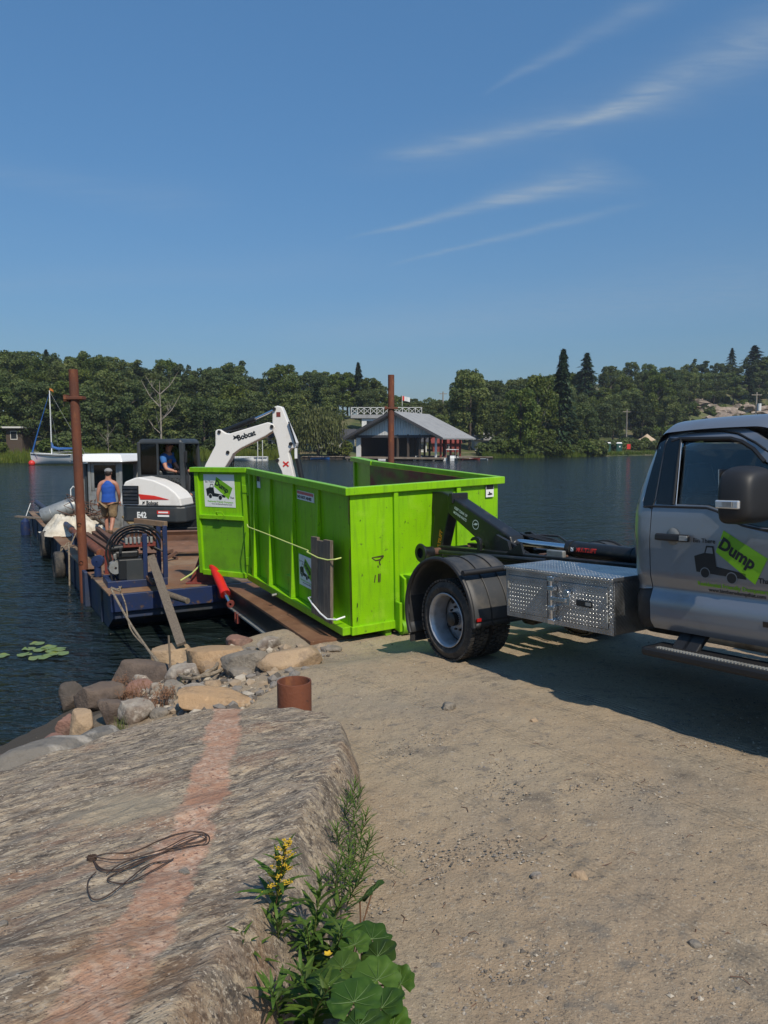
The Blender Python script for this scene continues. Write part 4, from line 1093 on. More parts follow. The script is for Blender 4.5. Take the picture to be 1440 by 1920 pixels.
def tyre_mesh(R_, rin, wd, name='tyre', tread=False):
    mb = MB(); w = wd / 2
    prof = [(rin, -w * .7), (rin + .02, -w * .82), (rin + (R_ - rin) * .5, -w), (R_ - .04, -w * .93), (R_ - .012, -w * .8), (R_, -w * .5), (R_, w * .5), (R_ - .012, w * .8), (R_ - .04, w * .93), (rin + (R_ - rin) * .5, w), (rin + .02, w * .82), (rin, w * .7)]
    mb.lathe(prof, 48, 'Y', closed=True)
    return mb
for y, z, rr, label in ((9.0, .32, .36, 'black tyre fender hanging on the barge side, farther of two'), (5.9, .22, .33, 'black tyre fender hanging on the barge side, nearer of two')):
    p = bw(-.16, y, z); M_ = Matrix.Translation(p) @ Matrix.Rotation(atan2(BA.y, BA.x), 4, 'Z')
    o = tyre_mesh(rr, rr * .55, .22).build('tyre_fender', K['tyre']); o.matrix_world = M_; tag(o, label, 'tyre')
    t = MB().tube([bw(-.14, y, z + rr * .5), bw(-.1, y, DK + .05), bw(.1, y + .05, DK + .06), bw(.25, y + .3, DK + .3)], .014, 6).tube([bw(-.14, y + .05, z + rr * .5), bw(-.13, y + .1, .5), bw(.05, y + .2, DK + .1)], .012, 6)
    tag(t.build('fender_rope', K['rope']), ('frayed rope tying the farther tyre fender to the barge' if y > 7 else 'frayed rope tying the nearer tyre fender to the barge'), 'rope')
# pipe rail on the left side
rl = root('pipe_rail', M=BM, label='dark blue and rusty pipe rail along the left barge edge', cat='rail')
MB().tube([(.32, 3.2, .82), (.30, 7.4, .84)], .075, 12).build('rusty_pipe', K['rustpile'], rl)
MB().tube([(.30, 7.4, .88), (.22, 11.5, .93), (.15, 15.2, .98)], .07, 12).build('blue_pipe', K['bargeblue'], rl)
MB().tube([(.55, 3.0, .68), (.52, 8.0, .70)], .06, 10).build('low_pipe', K['rustpile'], rl)
for y in (4.4, 6.5, 8.6, 10.8, 13.2, 15.0): MB().box((.2, y, DK), (.38, y + .08, .86)).build('stanchion', K['bargeblue'], rl)
fd = bw(-.25, 14.6, .15)
f = root('side_fender', fd, 0, 'long blue fender hanging at the far left barge corner', 'fender')
MB().lathe([(.02, -.35), (.13, -.28), (.15, 0), (.13, .28), (.03, .38)], 14).build('body', K['blue'], f); MB().tube([(0, 0, .36), (.15, .1, .85)], .012, 5).build('cord', K['whiteplain'], f)
rp_ = MB().tube([bw(-.05, 4.9, .86), bw(-.08, 4.7, .4), bw(-.1, 4.6, -.05)], .018, 6)
tag(rp_.build('hanging_rope', K['rope']), 'pale rope hanging from the rail into the water beside the near tyre', 'rope')
# rusty timbers and angle steel beside the rail
K['rustwood'] = mat('rusty_brown_steel', (.12, .06, .038), .85, var=[((.07, .04, .03), 4, .45, .7), ((.2, .12, .08), 9, .6, .75)])
for i, (x0, y0, x1, y1, z, w) in enumerate(((.75, 3.6, .70, 8.4, .66, .12), (.95, 3.9, .9, 8.9, .66, .12), (1.15, 4.5, 1.02, 9.1, .68, .14), (.85, 4.2, 1.0, 8.2, .78, .10), (1.35, 4.0, 1.5, 7.4, .65, .10))):
    o = MB().bar(bw(x0, y0, z), bw(x1, y1, z), w, w * .8).build('steel_beam', K['rustwood'], None, .008)
    tag(o, ('beam nearest the pipe rail', 'second beam from the pipe rail', 'third beam from the pipe rail', 'beam resting on top of the others', 'shortest beam, out on the open deck')[i] + ', rusty, behind the tall pile', 'beam', 'rusty beams on the deck behind the pile')
for i in range(2):
    s = MB(); 
    for k in range(6):
        a = bw(1.45 + .05 * i, 3.0 + .35 * k + i * .9, .63 + .05 * (k % 2)); b_ = bw(1.75 + .05 * i, 3.1 + .35 * k + i * .9, .75); s.bar(a, b_, .06, .05)
    s.bar(bw(1.45, 3.0 + i * .9, .62), bw(1.5, 5.0 + i * .9, .62), .05, .05).bar(bw(1.75, 3.1 + i * .9, .62), bw(1.8, 5.1 + i * .9, .62), .05, .05)
    tag(s.build('steel_ladder_rack', K['rustwood']), ('nearer' if i == 0 else 'farther') + ' rusty rack with rungs lying beside the tall pile', 'rack')
# debris pile: heater tank, canvas, scrap, cartons
def tank():
    p = at(112, 958, 20.6); r = root('water_heater', p, 0, 'dented grey cylindrical tank lying tilted on the scrap pile', 'tank')
    r.rotation_euler = (radians(20), radians(68), radians(35))
    MB().lathe([(.02, -.46), (.21, -.46), (.23, -.43), (.23, .42), (.215, .46), (.02, .47)], 28).build('drum', K['galv'], r)
    MB().lathe([(.235, -.2), (.24, -.19), (.235, -.18)], 28).lathe([(.235, .2), (.24, .21), (.235, .22)], 28).build('seam_ring', K['galv'], r)
    MB().lathe([(.13, .475), (.145, .49), (.13, .50), (.115, .485)], 20, closed=True).build('end_ring', K['darkhole'], r)
tank()
def crumple(name, c, sx, sy, h, m_, seed, label, rz=0, cat='tarp'):
    mb = MB(); rr = random.Random(seed)
    def fn(u, v):
        x, y = (u - .5) * 2, (v - .5) * 2
        e = max(0, 1 - (x * x + y * y) * .9) ** .6
        fold = .3 + noise.noise((x * 1.6 + seed, y * 1.1, seed)) * .5 + .10 * sin(9 * x + 5 * noise.noise((x * 2, y * 2, seed))) - abs(noise.noise((x * 3.5 + y * 2, y * 1.2 + seed, 1.5))) * .32 - abs(noise.noise((x * 9, y * 4, seed))) * .12
        z = h * (e * (.45 + fold) + .03); k = 1 + .25 * noise.noise((x * 1.4, y * 1.4, seed + 9))
        return (c[0] + (x * cos(rz) - y * sin(rz)) * sx * k, c[1] + (x * sin(rz) + y * cos(rz)) * sy * k, c[2] + z)
    mb.grid(fn, 60, 44); o = mb.build(name, m_, sharp=70); return tag(o, label, cat)
c = onz(140, 1000, DK); crumple('canvas_tarp', c, .72, .75, .62, K['tarp'], 3, 'dirty white canvas heaped on scrap left of the walking man', .6)
c = onz(192, 968, DK); crumple('canvas_tarp', c, 1.5, .9, .75, K['tarp'], 8, 'rumpled white sheet piled behind the walking man', .2)
c = bw(3.6, 8.6, DK); crumple('canvas_tarp', c, .8, .4, .25, K['tarp'], 12, 'small white cloth scrap lying under the excavator counterweight', .4)
rs = random.Random(4)
tl = BMI @ at(112, 958, 20.6)
for i in range(9):
    a = bw(tl.x + rs.uniform(-.1, 1.1), tl.y + rs.uniform(-.9, .9), .75 + rs.uniform(0, .35)); L_ = rs.uniform(.8, 1.6); an = rs.uniform(0, 2 * pi)
    d_ = Vector((cos(an) * L_, sin(an) * L_, rs.uniform(-.2, .6)))
    lab = ('splintered board sticking up left of the tank', 'bent grey board under the tank', 'dark pipe across the scrap pile', 'short board behind the tank', 'long lath leaning on the tank', 'rusty bar between tank and pile', 'thin board at the far end of the scrap', 'brown board poking from the canvas', 'broken lath near the wheelhouse')[i]
    o = MB().bar(a, a + d_, rs.uniform(.05, .16), rs.uniform(.03, .06)).build('scrap_board', K['rustwood'] if i % 2 else K['wood']); tag(o, lab, 'scrap', 'scrap boards in the debris pile')
for i in range(5):     # thin white loops: bent chair frames
    c = bw(tl.x + .35 + .16 * i, tl.y + .5 + .1 * i, 1.15); tag(MB().tube([c, c + Vector((0, 0, .5)), c + Vector((.06, .03, .58)), c + Vector((.12, .06, .5)), c + Vector((.12, .06, -.1))], .016, 6).build('bent_rod', K['whiteplain']), ('first', 'second', 'third', 'fourth', 'fifth')[i] + ' bent white rod from the tank, standing over the scrap pile', 'rod', 'bent white rods over the scrap')
tg = MB()
for i in range(26):
    p = bw(tl.x + .55 + rs.uniform(-.3, .6), tl.y - .2 + rs.uniform(-.5, .6), .85 + rs.uniform(0, .45)); pts = [p]
    for k in range(5): pts.append(pts[-1] + Vector((rs.uniform(-.3, .3), rs.uniform(-.3, .3), rs.uniform(-.15, .15))))
    tg.tube(pts, .012, 5)
tag(tg.build('tangled_wire', K['rustwood']), 'tangle of rusty wire and roots spilling from the tank end', 'wire', kind='stuff')
for i, (x, y, w, l, an, tilt) in enumerate(((2.3, 7.6, .9, .6, .3, .25), (2.9, 7.1, .8, .5, -.4, .12), (2.0, 8.1, .7, .5, .9, .5))):
    p = bw(x, y, DK + .16 + .08 * i); M_ = Matrix.Translation(p) @ Matrix.Rotation(an, 4, 'Z') @ Matrix.Rotation(tilt, 4, 'X')
    o = MB().box((-w / 2, -l / 2, -.02), (w / 2, l / 2, .02)).box((-w / 2, -l / 2 - .2, -.1), (w / 2, -l / 2, -.07)).build('carton_sheet', mat('brown_board_%d' % i, (.13 + .03 * i, .095 + .02 * i, .06), .8)); o.matrix_world = M_
    tag(o, ('dark bent panel lying flat behind the man\'s boots', 'thin brown panel on the open deck left of the man', 'tilted brown panel against the canvas heap')[i], 'panel')
tag(MB().bar(bw(2.6, 9.3, 1.22), bw(3.9, 9.0, 1.05), .05, .05).bar(bw(2.6, 9.3, .62), bw(2.7, 9.3, 1.2), .04, .04).bar(bw(3.9, 9.0, .62), bw(3.85, 9.0, 1.05), .04, .04).build('low_trestle', K['rustwood']), 'low dark trestle rail in front of the white sheet', 'trestle')

def wheelhouse():
    q = at(197, 930, 21.0); yaw = radians(-6)
    r = root('wheelhouse', (q.x, q.y, DK), yaw, 'small grey aluminium wheelhouse with white roof behind the walking man', 'wheelhouse')
    w, d, h = .96, 1.1, 1.80
    for x in (-w / 2, w / 2 - .08):
        for y in (0, d): MB().box((x, y, 0), (x + .08, y + .08, h)).build('corner_post', K['greycab'], r, .015)
    for nm, a, b in (('front_wall', (-w / 2 + .08, .02, 0), (w / 2 - .08, .06, 1.0)), ('back_wall', (-w / 2 + .08, d + .02, 0), (w / 2 - .08, d + .06, 1.0)), ('side_wall', (w / 2 - .06, .08, 0), (w / 2 - .02, d, 1.0))):
        MB().box(a, b).build(nm, K['greycab'], r)
    for nm, y in (('front_window', .02), ('back_window', d + .02)):
        f = MB()
        x0, x1, z0, z1 = -w / 2 + .08, w / 2 - .08, 1.0, h
        f.box((x0, y, z0), (x0 + .09, y + .04, z1)).box((x1 - .09, y, z0), (x1, y + .04, z1)).box((x0 + .09, y, z0), (x1 - .09, y + .04, z0 + .09)).box((x0 + .09, y, z1 - .09), (x1 - .09, y + .04, z1))
        fo = f.build(nm, K['greycab'], r, .02)
        MB().box((x0 + .09, y + .015, z0 + .09), (x1 - .09, y + .025, z1 - .09)).build('pane', K['glassdark'], fo)
    # open accordion shutter on the left side
    for k in range(6): MB().box((-w / 2 - .42 + .07 * k, .1 + .05 * (k % 2), 0), (-w / 2 - .36 + .07 * k, 1.0, h - .05)).build('side_shutter_slat', K['greycab'] if k % 2 else K['charcoal'], r)
    MB().hexa([(-w / 2 - .12, -.22, h), (w / 2 + .14, -.22, h), (w / 2 + .14, d + .2, h), (-w / 2 - .12, d + .2, h), (-w / 2 - .06, -.1, h + .22), (w / 2 + .02, -.1, h + .22), (w / 2 + .02, d + .1, h + .22), (-w / 2 - .06, d + .1, h + .22)]).build('roof', K['boatwhite'], r, .04)
    MB().lathe([(.02, -.06), (.09, -.06), (.1, .06), (.02, .07)], 14, 'Y', (-w / 2 - .25, -.2, h + .14)).box((-w / 2 - .4, -.2, h), (-w / 2 - .12, .1, h + .04)).build('searchlight', K['galv'], r)
    MB().box((-.3, .5, 0), (.3, .9, 1.15)).build('console', K['charcoal'], r, .02)
wheelhouse()

# hydraulic power pack in its blue frame
def power_pack():
    p = onz(238, 1098, DK); r = root('hydraulic_power_pack', (p.x, p.y, DK), radians(26), 'hydraulic power pack with black hoses in a blue frame at the barge corner', 'power pack')
    b = K['blue']
    MB().box((-.32, -.22, 0), (.62, -.14, .12)).box((-.32, .42, 0), (.62, .5, .12)).box((-.32, -.14, 0), (-.24, .42, .12)).box((.54, -.14, 0), (.62, .42, .12)).build('skid_frame', b, r, .006)
    MB().box((.24, -.2, .12), (.31, -.13, .86)).build('upright', b, r, .005)
    MB().box((.56, -.2, .12), (.63, -.13, .98)).build('upright', b, r, .005)
    MB().box((.56, .4, .12), (.63, .47, .98)).build('upright', b, r, .005)
    MB().bar((.62, -.18, 1.0), (.22, .42, 1.02), .07, .09).build('top_beam', K['rustplate'], r, .008)
    MB().box((-.14, -.16, .12), (.24, .3, .46)).build('engine_block', K['ink'], r, .02)
    MB().box((-.02, -.18, .12), (.26, -.16, .44)).build('front_cover', K['charcoal'], r)
    MB().lathe([(.02, 0), (.10, 0), (.12, .05), (.12, .1), (.02, .12)], 18, 'Y', (-.18, -.12, .32)).build('fan_housing', K['galv'], r)
    MB().tube([(-.25, .0, .62), (.2, .02, .64)], .055, 12).build('air_filter', K['ink'], r)
    MB().box((-.18, -.05, .46), (.2, .26, .58)).build('fuel_tank', K['blackpaint'], r, .03)
    rr = random.Random(9)
    for k in range(7):
        x = .0 + .065 * k; MB().box((x - .02, -.12, .70), (x + .02, .0, .80)).tube([(x, -.06, .8), (x, -.06, .86 + rr.uniform(0, .05))], .008, 6).ball((x, -.06, .89), .015, 0, 1).build('valve', K['galv'], r, .004)
    MB().box((-.05, -.10, .64), (.46, .02, .71)).build('valve_block', K['redrust'], r, .006)
    for k in range(10):
        a = (-.2 + rr.uniform(0, .5), -.15 + rr.uniform(0, .3), .35 + rr.uniform(0, .3)); MB().cbox(a, (rr.uniform(.03, .1), rr.uniform(.03, .08), rr.uniform(.03, .1))).build('fitting', K['galv' if k % 2 else 'ink'], r, .004)
    for k in range(4):
        pts = []; R_ = .47 - .06 * k
        for i in range(15):
            a = radians(200) - radians(205) * i / 14
            pts.append((-.02 + .16 + R_ * cos(a) * .98, -.12 + .05 * k - .1 * sin(a), .58 + .045 * k * .2 + R_ * sin(a) * (.95 if a > 0 else 1.2)))
        pts = [(pts[0][0] + .06, pts[0][1], .10)] + pts + [(.36, -.05, .66)]
        MB().tube(pts, .0175, 7).build('hose', K['hose'], r)
power_pack()
p = onz(184, 1083, DK); r = root('mooring_bollard', (p.x, p.y, DK), 0, 'short blue bollard with round cap left of the power pack', 'bollard')
MB().tube([(0, 0, 0), (0, 0, .26)], .06, 14).build('stem', K['blue'], r); MB().lathe([(.01, -.07), (.10, -.06), (.105, 0), (.10, .05), (.01, .06)], 18, 'Y', (.01, 0, .29)).build('cap', K['blue'], r)
MB().box((-.09, -.09, 0), (.09, .09, .02)).build('base_plate', K['rustplate'], r)
tag(MB().box((p.x - .01, p.y + .35, DK), (p.x + .05, p.y + .40, DK + .42)).build('steel_stub', K['redrust']), 'small rusty upright stub behind the blue bollard', 'post')

# ------------------------------------------------------------------ ramp, red cylinder
def ramp():
    a = onz(421, 1096, .62); b_ = onz(581, 1204, .60); c = onz(641, 1196, .60); along = (a - b_).normalized(); side = (c - b_)
    side = Vector((BW.x, BW.y, 0)).normalized()
    L_ = (a - b_).length; X = -along; Y = Vector((0, 0, 1)).cross(X); 
    o = a; M_ = frameM(o, X, Y, Vector((0, 0, 1)))
    r = root('loading_ramp', M=M_, label='rusty steel loading ramp under the left side of the green bin', cat='ramp')
    Wd = 1.15
    for k in range(3):
        MB().box((L_ * k / 3 + (.004 if k else 0), 0, -.035), (L_ * (k + 1) / 3, Wd, RND.uniform(-.002, .002))).build('plate', K['ramp'], r, .004)
    MB().box((L_, 0, -.12), (L_ + .02, Wd, .0)).build('end_plate', K['ramp'], r, .004)
    MB().box((.0, .02, -.30), (L_ - .1, .08, -.037)).build('side_beam', K['blackpaint'], r, .006)
    MB().box((.3, -.03, -.33), (L_ - .25, .10, -.302)).build('beam_flange', K['galv'], r, .004)
    MB().box((.0, Wd - .08, -.30), (L_ - .1, Wd - .02, -.037)).build('side_beam', K['blackpaint'], r, .006)
    MB().box((.75, -.05, -.42), (.79, .0, -.30)).box((.88, -.05, -.42), (.92, .0, -.30)).box((.75, -.05, -.45), (.92, .0, -.42)).build('hook_bracket', K['redrust'], r)
    MB().box((-.25, -.12, -.20), (.18, -.02, .04)).box((-.25, -.02, -.20), (.18, .05, -.17)).build('lug', K['redrust'], r, .006)
    r2 = root('loading_ramp', M=frameM(o + Y * 1.7, X, Y, Vector((0, 0, 1))), label='second rusty ramp under the far side of the green bin', cat='ramp')
    MB().box((0, 0, -.035), (L_, .9, 0)).build('plate', K['ramp'], r2); MB().box((.0, .02, -.30), (L_ - .1, .08, -.037)).build('side_beam', K['blackpaint'], r2)
ramp()
def jack():
    p = onz(384, 1093, DK); r = root('hydraulic_ramp_jack', (p.x, p.y, DK), 0, 'bright red hydraulic cylinder on a rusty bracket lifting the ramp', 'hydraulic cylinder')
    r.scale = (1.03, 1.03, 1.03)
    T = Matrix.Rotation(radians(20), 3, 'Z')
    MB().box((-.28, -.12, 0), (.28, .28, .025)).build('base_plate', K['redrust'], r, .003)
    MB().prism([(-.24, .02), (.16, .02), (.10, .50), (.0, .54), (-.06, .50)], lambda u, v, w: (u, w, v), (.0, .03)).build('bracket_plate', K['redrust'], r, .003)
    MB().prism([(-.24, .02), (.16, .02), (.10, .50), (.0, .54), (-.06, .50)], lambda u, v, w: (u, w, v), (.16, .19)).build('bracket_plate', K['redrust'], r, .003)
    MB().box((-.08, -.02, .49), (.12, .21, .55)).build('bracket_cap', K['redrust'], r, .003)
    a = Vector((.07, -.02, .47)); e = at(421, 1112, 12.15) - Vector((p.x, p.y, DK)); e2 = at(431, 1131, 12.0) - Vector((p.x, p.y, DK))
    c = MB().tube([a, e], .072, 18); d_ = (e - a).normalized(); c.tube([e - d_ * .05, e + d_ * .02], .08, 18).tube([a - d_ * .01, a + d_ * .05], .08, 18)
    cy = c.build('cylinder', K['red'], r); MB().tube([e, e2], .032, 14).build('rod', K['steel'], r)
    MB().lathe([(.02, -.03), (.055, -.03), (.055, .03), (.02, .03)], 14, 'Y', e2).build('rod_eye', K['redrust'], r)
    tag(MB().tube([Vector((p.x - .02, p.y - .1, DK + .35)), Vector((p.x - .18, p.y - .12, DK + .18)), Vector((p.x - .36, p.y - .15, DK + .07))], .014, 6).build('tie_cord', K['yrope']), 'yellow-green cord trailing left of the red bracket', 'cord')
    for k in range(2):
        q = onz(375 + 30 * k, 1115, .45); tag(MB().tube([bw(2.35 + .3 * k, -.04, .5), bw(2.6 + .2 * k, -.25, .33), bw(2.9 + .2 * k, -.3, .32), bw(3.1, -.1, .42)], .012, 6).build('hydraulic_line', K['hose']), ('outer' if k else 'inner') + ' black hose drooping under the bow of the barge near the red cylinder', 'hose')
jack()
# ------------------------------------------------------------------ people
def add_hand(mb, wrist, d, side, curl=.35, s=1.0):
    """five separate tapered fingers from a palm; d = pointing direction, side = across the palm (thumb side)"""
    d = Vector(d).normalized(); side = Vector(side); side = (side - d * side.dot(d)).normalized(); nrm = d.cross(side)
    w = Vector(wrist); palm = w + d * .045 * s
    mb.ball(palm, (.034 * s, .034 * s, .040 * s), 0, 2)
    for i, L_ in enumerate((.070, .080, .075, .058)):
        b = palm + d * .03 * s + side * (.027 - .018 * i) * s
        m_ = b + (d + nrm * curl * .5).normalized() * L_ * .5 * s; e = m_ + (d + nrm * curl * 1.8).normalized() * L_ * .5 * s
        mb.tube([b, m_, e], [.0088 * s, .008 * s, .006 * s], 7)
    b = palm + side * .028 * s; m_ = b + (d * .5 + side * .8).normalized() * .035 * s; mb.tube([b - side * .01, m_, m_ + (d + nrm * .5).normalized() * .03 * s], [.011 * s, .0095 * s, .007 * s], 7)
def add_head(parent, c, fwd, hairm, capm, visor_fwd=True, band=None):
    """face parts and cap on a head centred at c looking along fwd"""
    f = Vector(fwd).normalized(); r_ = f.cross(UP).normalized(); c = Vector(c)
    n_ = MB()
    n_.add([c + f * .088 + UP * .015, c + f * .092 - UP * .03 + r_ * .016, c + f * .092 - UP * .03 - r_ * .016, c + f * .118 - UP * .024], [(0, 1, 3), (0, 3, 2), (1, 2, 3)], 0, True)
    for s_ in (-1, 1): n_.ball(c + r_ * .078 * s_ - UP * .005 - f * .005, (.014, .022, .032), 0, 1)
    n_.build('nose_and_ears', K['skinm'], parent)
    e = MB()
    for s_ in (-1, 1): e.ball(c + f * .083 + r_ * .032 * s_ + UP * .018, .010, 0, 1)
    e.build('eye', K['ink'], parent)
    MB().bar(c + f * .090 - UP * .052 - r_ * .022, c + f * .090 - UP * .052 + r_ * .022, .008, .007).build('mouth', K['redrust'], parent)
    h = MB(); h.ball(c - f * .018 + UP * .012, (.090, .095, .10), 0, 2); h.ball(c - f * .045 - UP * .05, (.055, .05, .05), 0, 2); ho = h.build('hair', hairm, parent)
    k = MB(); k.grid(lambda u, v: c + UP * (.045 + .085 * sin(v * pi / 2)) + (Vector((cos(u * 2 * pi), sin(u * 2 * pi), 0)) * .101 * cos(v * pi / 2)), 24, 7)
    vf = f
    k.grid(lambda u, v: c + UP * (.047 - .02 * v * v) + vf * (.085 + .075 * v) * cos((u - .5) * 1.5) + r_ * (u - .5) * (.15 + .02 * v), 8, 4)
    k.build('cap', capm, parent)

def walker():
    p = at(206, 1006, 18.9); r = root('person', (p.x, p.y, DK + .01), radians(8), 'man in blue tank top, khaki shorts and cap walking away across the barge deck', 'person')
    r.scale = (.95, .95, .95)
    V = [(0, 0, .95), (0, .0, 1.08), (0, .02, 1.26), (0, .02, 1.40), (0, .03, 1.50), (0, .05, 1.58), (0, .055, 1.68), (0, .05, 1.74),
         (-.10, .02, 1.42), (-.19, .0, 1.40), (-.255, -.03, 1.13), (-.27, .03, .90),
         (.10, .02, 1.42), (.19, .0, 1.40), (.245, .05, 1.14), (.235, .16, .93),
         (-.09, .02, .88), (-.10, .16, .52), (-.09, .12, .14), (-.09, .22, .05),
         (.09, -.02, .88), (.10, -.04, .50), (.075, -.24, .16), (.07, -.16, .06)]
    E_ = [(0, 1), (1, 2), (2, 3), (3, 4), (4, 5), (5, 6), (6, 7), (3, 8), (8, 9), (9, 10), (10, 11), (3, 12), (12, 13), (13, 14), (14, 15), (0, 16), (16, 17), (17, 18), (18, 19), (0, 20), (20, 21), (21, 22), (22, 23)]
    R_ = [(.15, .11), (.135, .10), (.15, .105), (.14, .10), (.058, .058), (.072, .08), (.088, .098), (.06, .065), (.085, .085), (.068, .068), (.045, .045), (.029, .029), (.085, .085), (.068, .068), (.045, .045), (.029, .029), (.105, .105), (.068, .068), (.04, .04), (.04, .04), (.105, .105), (.068, .068), (.04, .04), (.04, .04)]
    link('body', skin(V, E_, R_), K['skinm'], r)
    hb = MB(); add_hand(hb, (-.27, .03, .90), (-.03, .05, -1), (.1, 1, 0)); hb.build('hand', K['skinm'], r)
    hb = MB(); add_hand(hb, (.235, .16, .93), (0, .35, -1), (-.1, 1, .2)); hb.build('hand', K['skinm'], r)
    def ring(z, a, b, yc): return lambda t: Vector((a * cos(t), yc + b * sin(t), z))
    lv = [(.92, .185, .135, 0), (1.0, .175, .13, 0), (1.12, .165, .125, .01), (1.25, .18, .13, .015), (1.33, .182, .128, .02), (1.40, .135, .115, .02), (1.455, .10, .085, .025), (1.475, .085, .07, .03)]
    MB().grid(lambda u, v: (lambda i, f: Vector(((lv[i][1] * (1 - f) + lv[i + 1][1] * f) * cos(u * 2 * pi) * (1 + .02 * noise.noise((u * 9, v * 7, 3))), lv[i][3] + (lv[i][2] * (1 - f) + lv[i + 1][2] * f) * sin(u * 2 * pi) * (1 + .06 * noise.noise((u * 12, v * 9, 0))), lv[i][0] * (1 - f) + lv[i + 1][0] * f)))(min(int(v * 7), 6), v * 7 - min(int(v * 7), 6)), 36, 28).build('tank_top', K['blueshirt'], r)
    sv = [(0, 0, .98), (-.10, .02, .86), (-.105, .15, .50), (.10, -.02, .86), (.105, -.035, .48)]
    link('shorts', skin(sv, [(0, 1), (1, 2), (0, 3), (3, 4)], [(.185, .135), (.13, .13), (.112, .112), (.13, .13), (.112, .112)]), K['khaki'], r)
    for nm, a, b, c in (('boot', (-.09, .12, .20), (-.09, .125, .06), (-.09, .28, .045)), ('boot', (.075, -.245, .22), (.07, -.215, .10), (.07, -.07, .045))):
        link(nm, skin([a, b, c], [(0, 1), (1, 2)], [(.058, .058), (.058, .058), (.05, .042)]), K['boot'], r)
    add_head(r, (0, .055, 1.66), (0, 1, 0), K['hair'], K['capgrey'])
walker()

# ------------------------------------------------------------------ excavator
EXX = Vector((cos(radians(-10)), sin(radians(-10)), 0)); EXY = Vector((-EXX.y, EXX.x, 0))
EM = frameM(Vector((-5.3, 16.3, DK)), EXX, EXY, UP)
def pl(M_, x, y, off):
    """where the sight line through a photo point meets the thing's own side plane: local (along, height)"""
    n = M_.to_3x3() @ Vector((0, 1, 0)); o = M_.translation + n * off; r_ = ray(x, y)
    q = M_.inverted() @ (_C + r_ * ((o - _C).dot(n) / r_.dot(n))); return (q.x, q.z)
def excavator():
    r = root('excavator', M=EM, label='white and grey compact excavator with raised arm on the barge', cat='excavator')
    W_, C_ = K['white'], K['charcoal']
    # undercarriage
    ua = radians(-70); fw = Vector((cos(ua), sin(ua), 0)); sd = Vector((-fw.y, fw.x, 0)); cen = Vector((.78, .75, 0))
    for s_ in (-1, 1):
        t = MB(); c = cen + sd * .78 * s_
        pts = []
        for i in range(36):
            a = 2 * pi * i / 36; x = .78 * cos(a); x = max(-1, min(1, cos(a) * 1.6)) * .80; z = .30 + .26 * max(-1, min(1, sin(a) * 1.5)); pts.append((x, z))
        inner = [(x * .93, .30 + (z - .30) * .82) for x, z in pts]; n = len(pts)
        vs = [c + fw * x + UP * z + sd * w for w in (-.18, .18) for (x, z) in pts] + [c + fw * x + UP * z + sd * w for w in (-.18, .18) for (x, z) in inner]
        fs = []
        for i in range(n):
            j = (i + 1) % n; fs += [(i, j, n + j, n + i), (2 * n + i, 3 * n + i, 3 * n + j, 2 * n + j), (i, 2 * n + i, 2 * n + j, j), (n + i, n + j, 3 * n + j, 3 * n + i)]
        t.add(vs, fs)
        for i in range(0, n): 
            x, z = pts[i]; q = c + fw * x + UP * z; nn = (fw * x * .4 + UP * (z - .3)).normalized(); t.bar(q - sd * .18 + nn * .012, q + sd * .18 + nn * .012, .06, .03, up=nn)
        tr = t.build('track', K['tyre'], r)
        for x in (-.62, -.3, 0, .3, .62): MB().tube([c + fw * x + UP * .26 - sd * .12, c + fw * x + UP * .26 + sd * .12], .11 if abs(x) < .5 else .17, 14).build('roller', K['blackpaint'], tr)
    MB().hexa([cen + fw * a + sd * b + UP * z for z in (.25, .52) for a, b in ((-.5, -.55), (.5, -.55), (.5, .55), (-.5, .55))]).build('track_frame', K['blackpaint'], r, .02)
    MB().lathe([(.02, .5), (.42, .5), (.42, .66), (.02, .66)], 28, 'Z', cen).build('slew_ring', K['blackpaint'], r)
    bc = cen + fw * 1.25
    bl = MB()
    prof = [(.0, .06), (.05, .06), (.02, .18), (.0, .30), (.02, .42), (.07, .50), (.03, .52), (-.03, .42), (-.05, .30), (-.04, .16)]
    bl.prism(prof, lambda u, v, w: bc + fw * u + UP * (v + .03) + sd * w, (-.98, .98)); bl.build('dozer_blade', mat('brown_rusty_blade', (.17, .085, .052), .6, var=[((.09, .05, .035), 2.5, .45, .7, 6, (1, 1, 4)), ((.26, .17, .13), 5, .6, .8, 6, (1, 1, 5))]), r, .01)
    for s_ in (-1, 1): MB().bar(cen + fw * .5 + sd * .5 * s_ + UP * .3, bc - fw * .05 + sd * .5 * s_ + UP * .3, .09, .12).build('blade_arm', K['blackpaint'], r)
    # lower body ring
    lo = MB(); pr = [(-.20, 0.0), (.95, -.02), (1.12, .10), (1.14, .5), (1.02, 1.66), (-.05, 1.70), (-.25, 1.45), (-.36, 1.0), (-.38, .5), (-.33, .12)]
    lo.prism(pr, lambda u, v, w: (u, v, w), (.645, .985)); lo.build('counterweight', C_, r, .035)
    MB().prism([(u * .97, v * .98 + .01) for u, v in pr], lambda u, v, w: (u, v, w), (.985, .997)).build('body_seam', K['ink'], r)
    hood = MB(); hp = [(-.30, .997), (-.34, 1.10), (-.33, 1.38), (-.27, 1.50), (-.05, 1.585), (.10, 1.60), (.42, 1.54), (.72, 1.42), (.92, 1.28), (1.03, 1.15), (1.06, .997)]
    hood.prism(hp, lambda u, v, w: (u + (.05 if v > 1.2 and u < 0 else 0) * (1 if w < .3 else 0), w + .05 * max(0, (v - 1.0)) * (1 if w < .3 else 0), v), (.0, .64)); hood.build('engine_hood', W_, r, .06)
    MB().prism([(-.32, .997), (-.30, 1.45), (-.15, 1.55), (-.15, .997)], lambda u, v, w: (u, w, v), (.64, 1.64)).build('rear_cover', W_, r, .04)
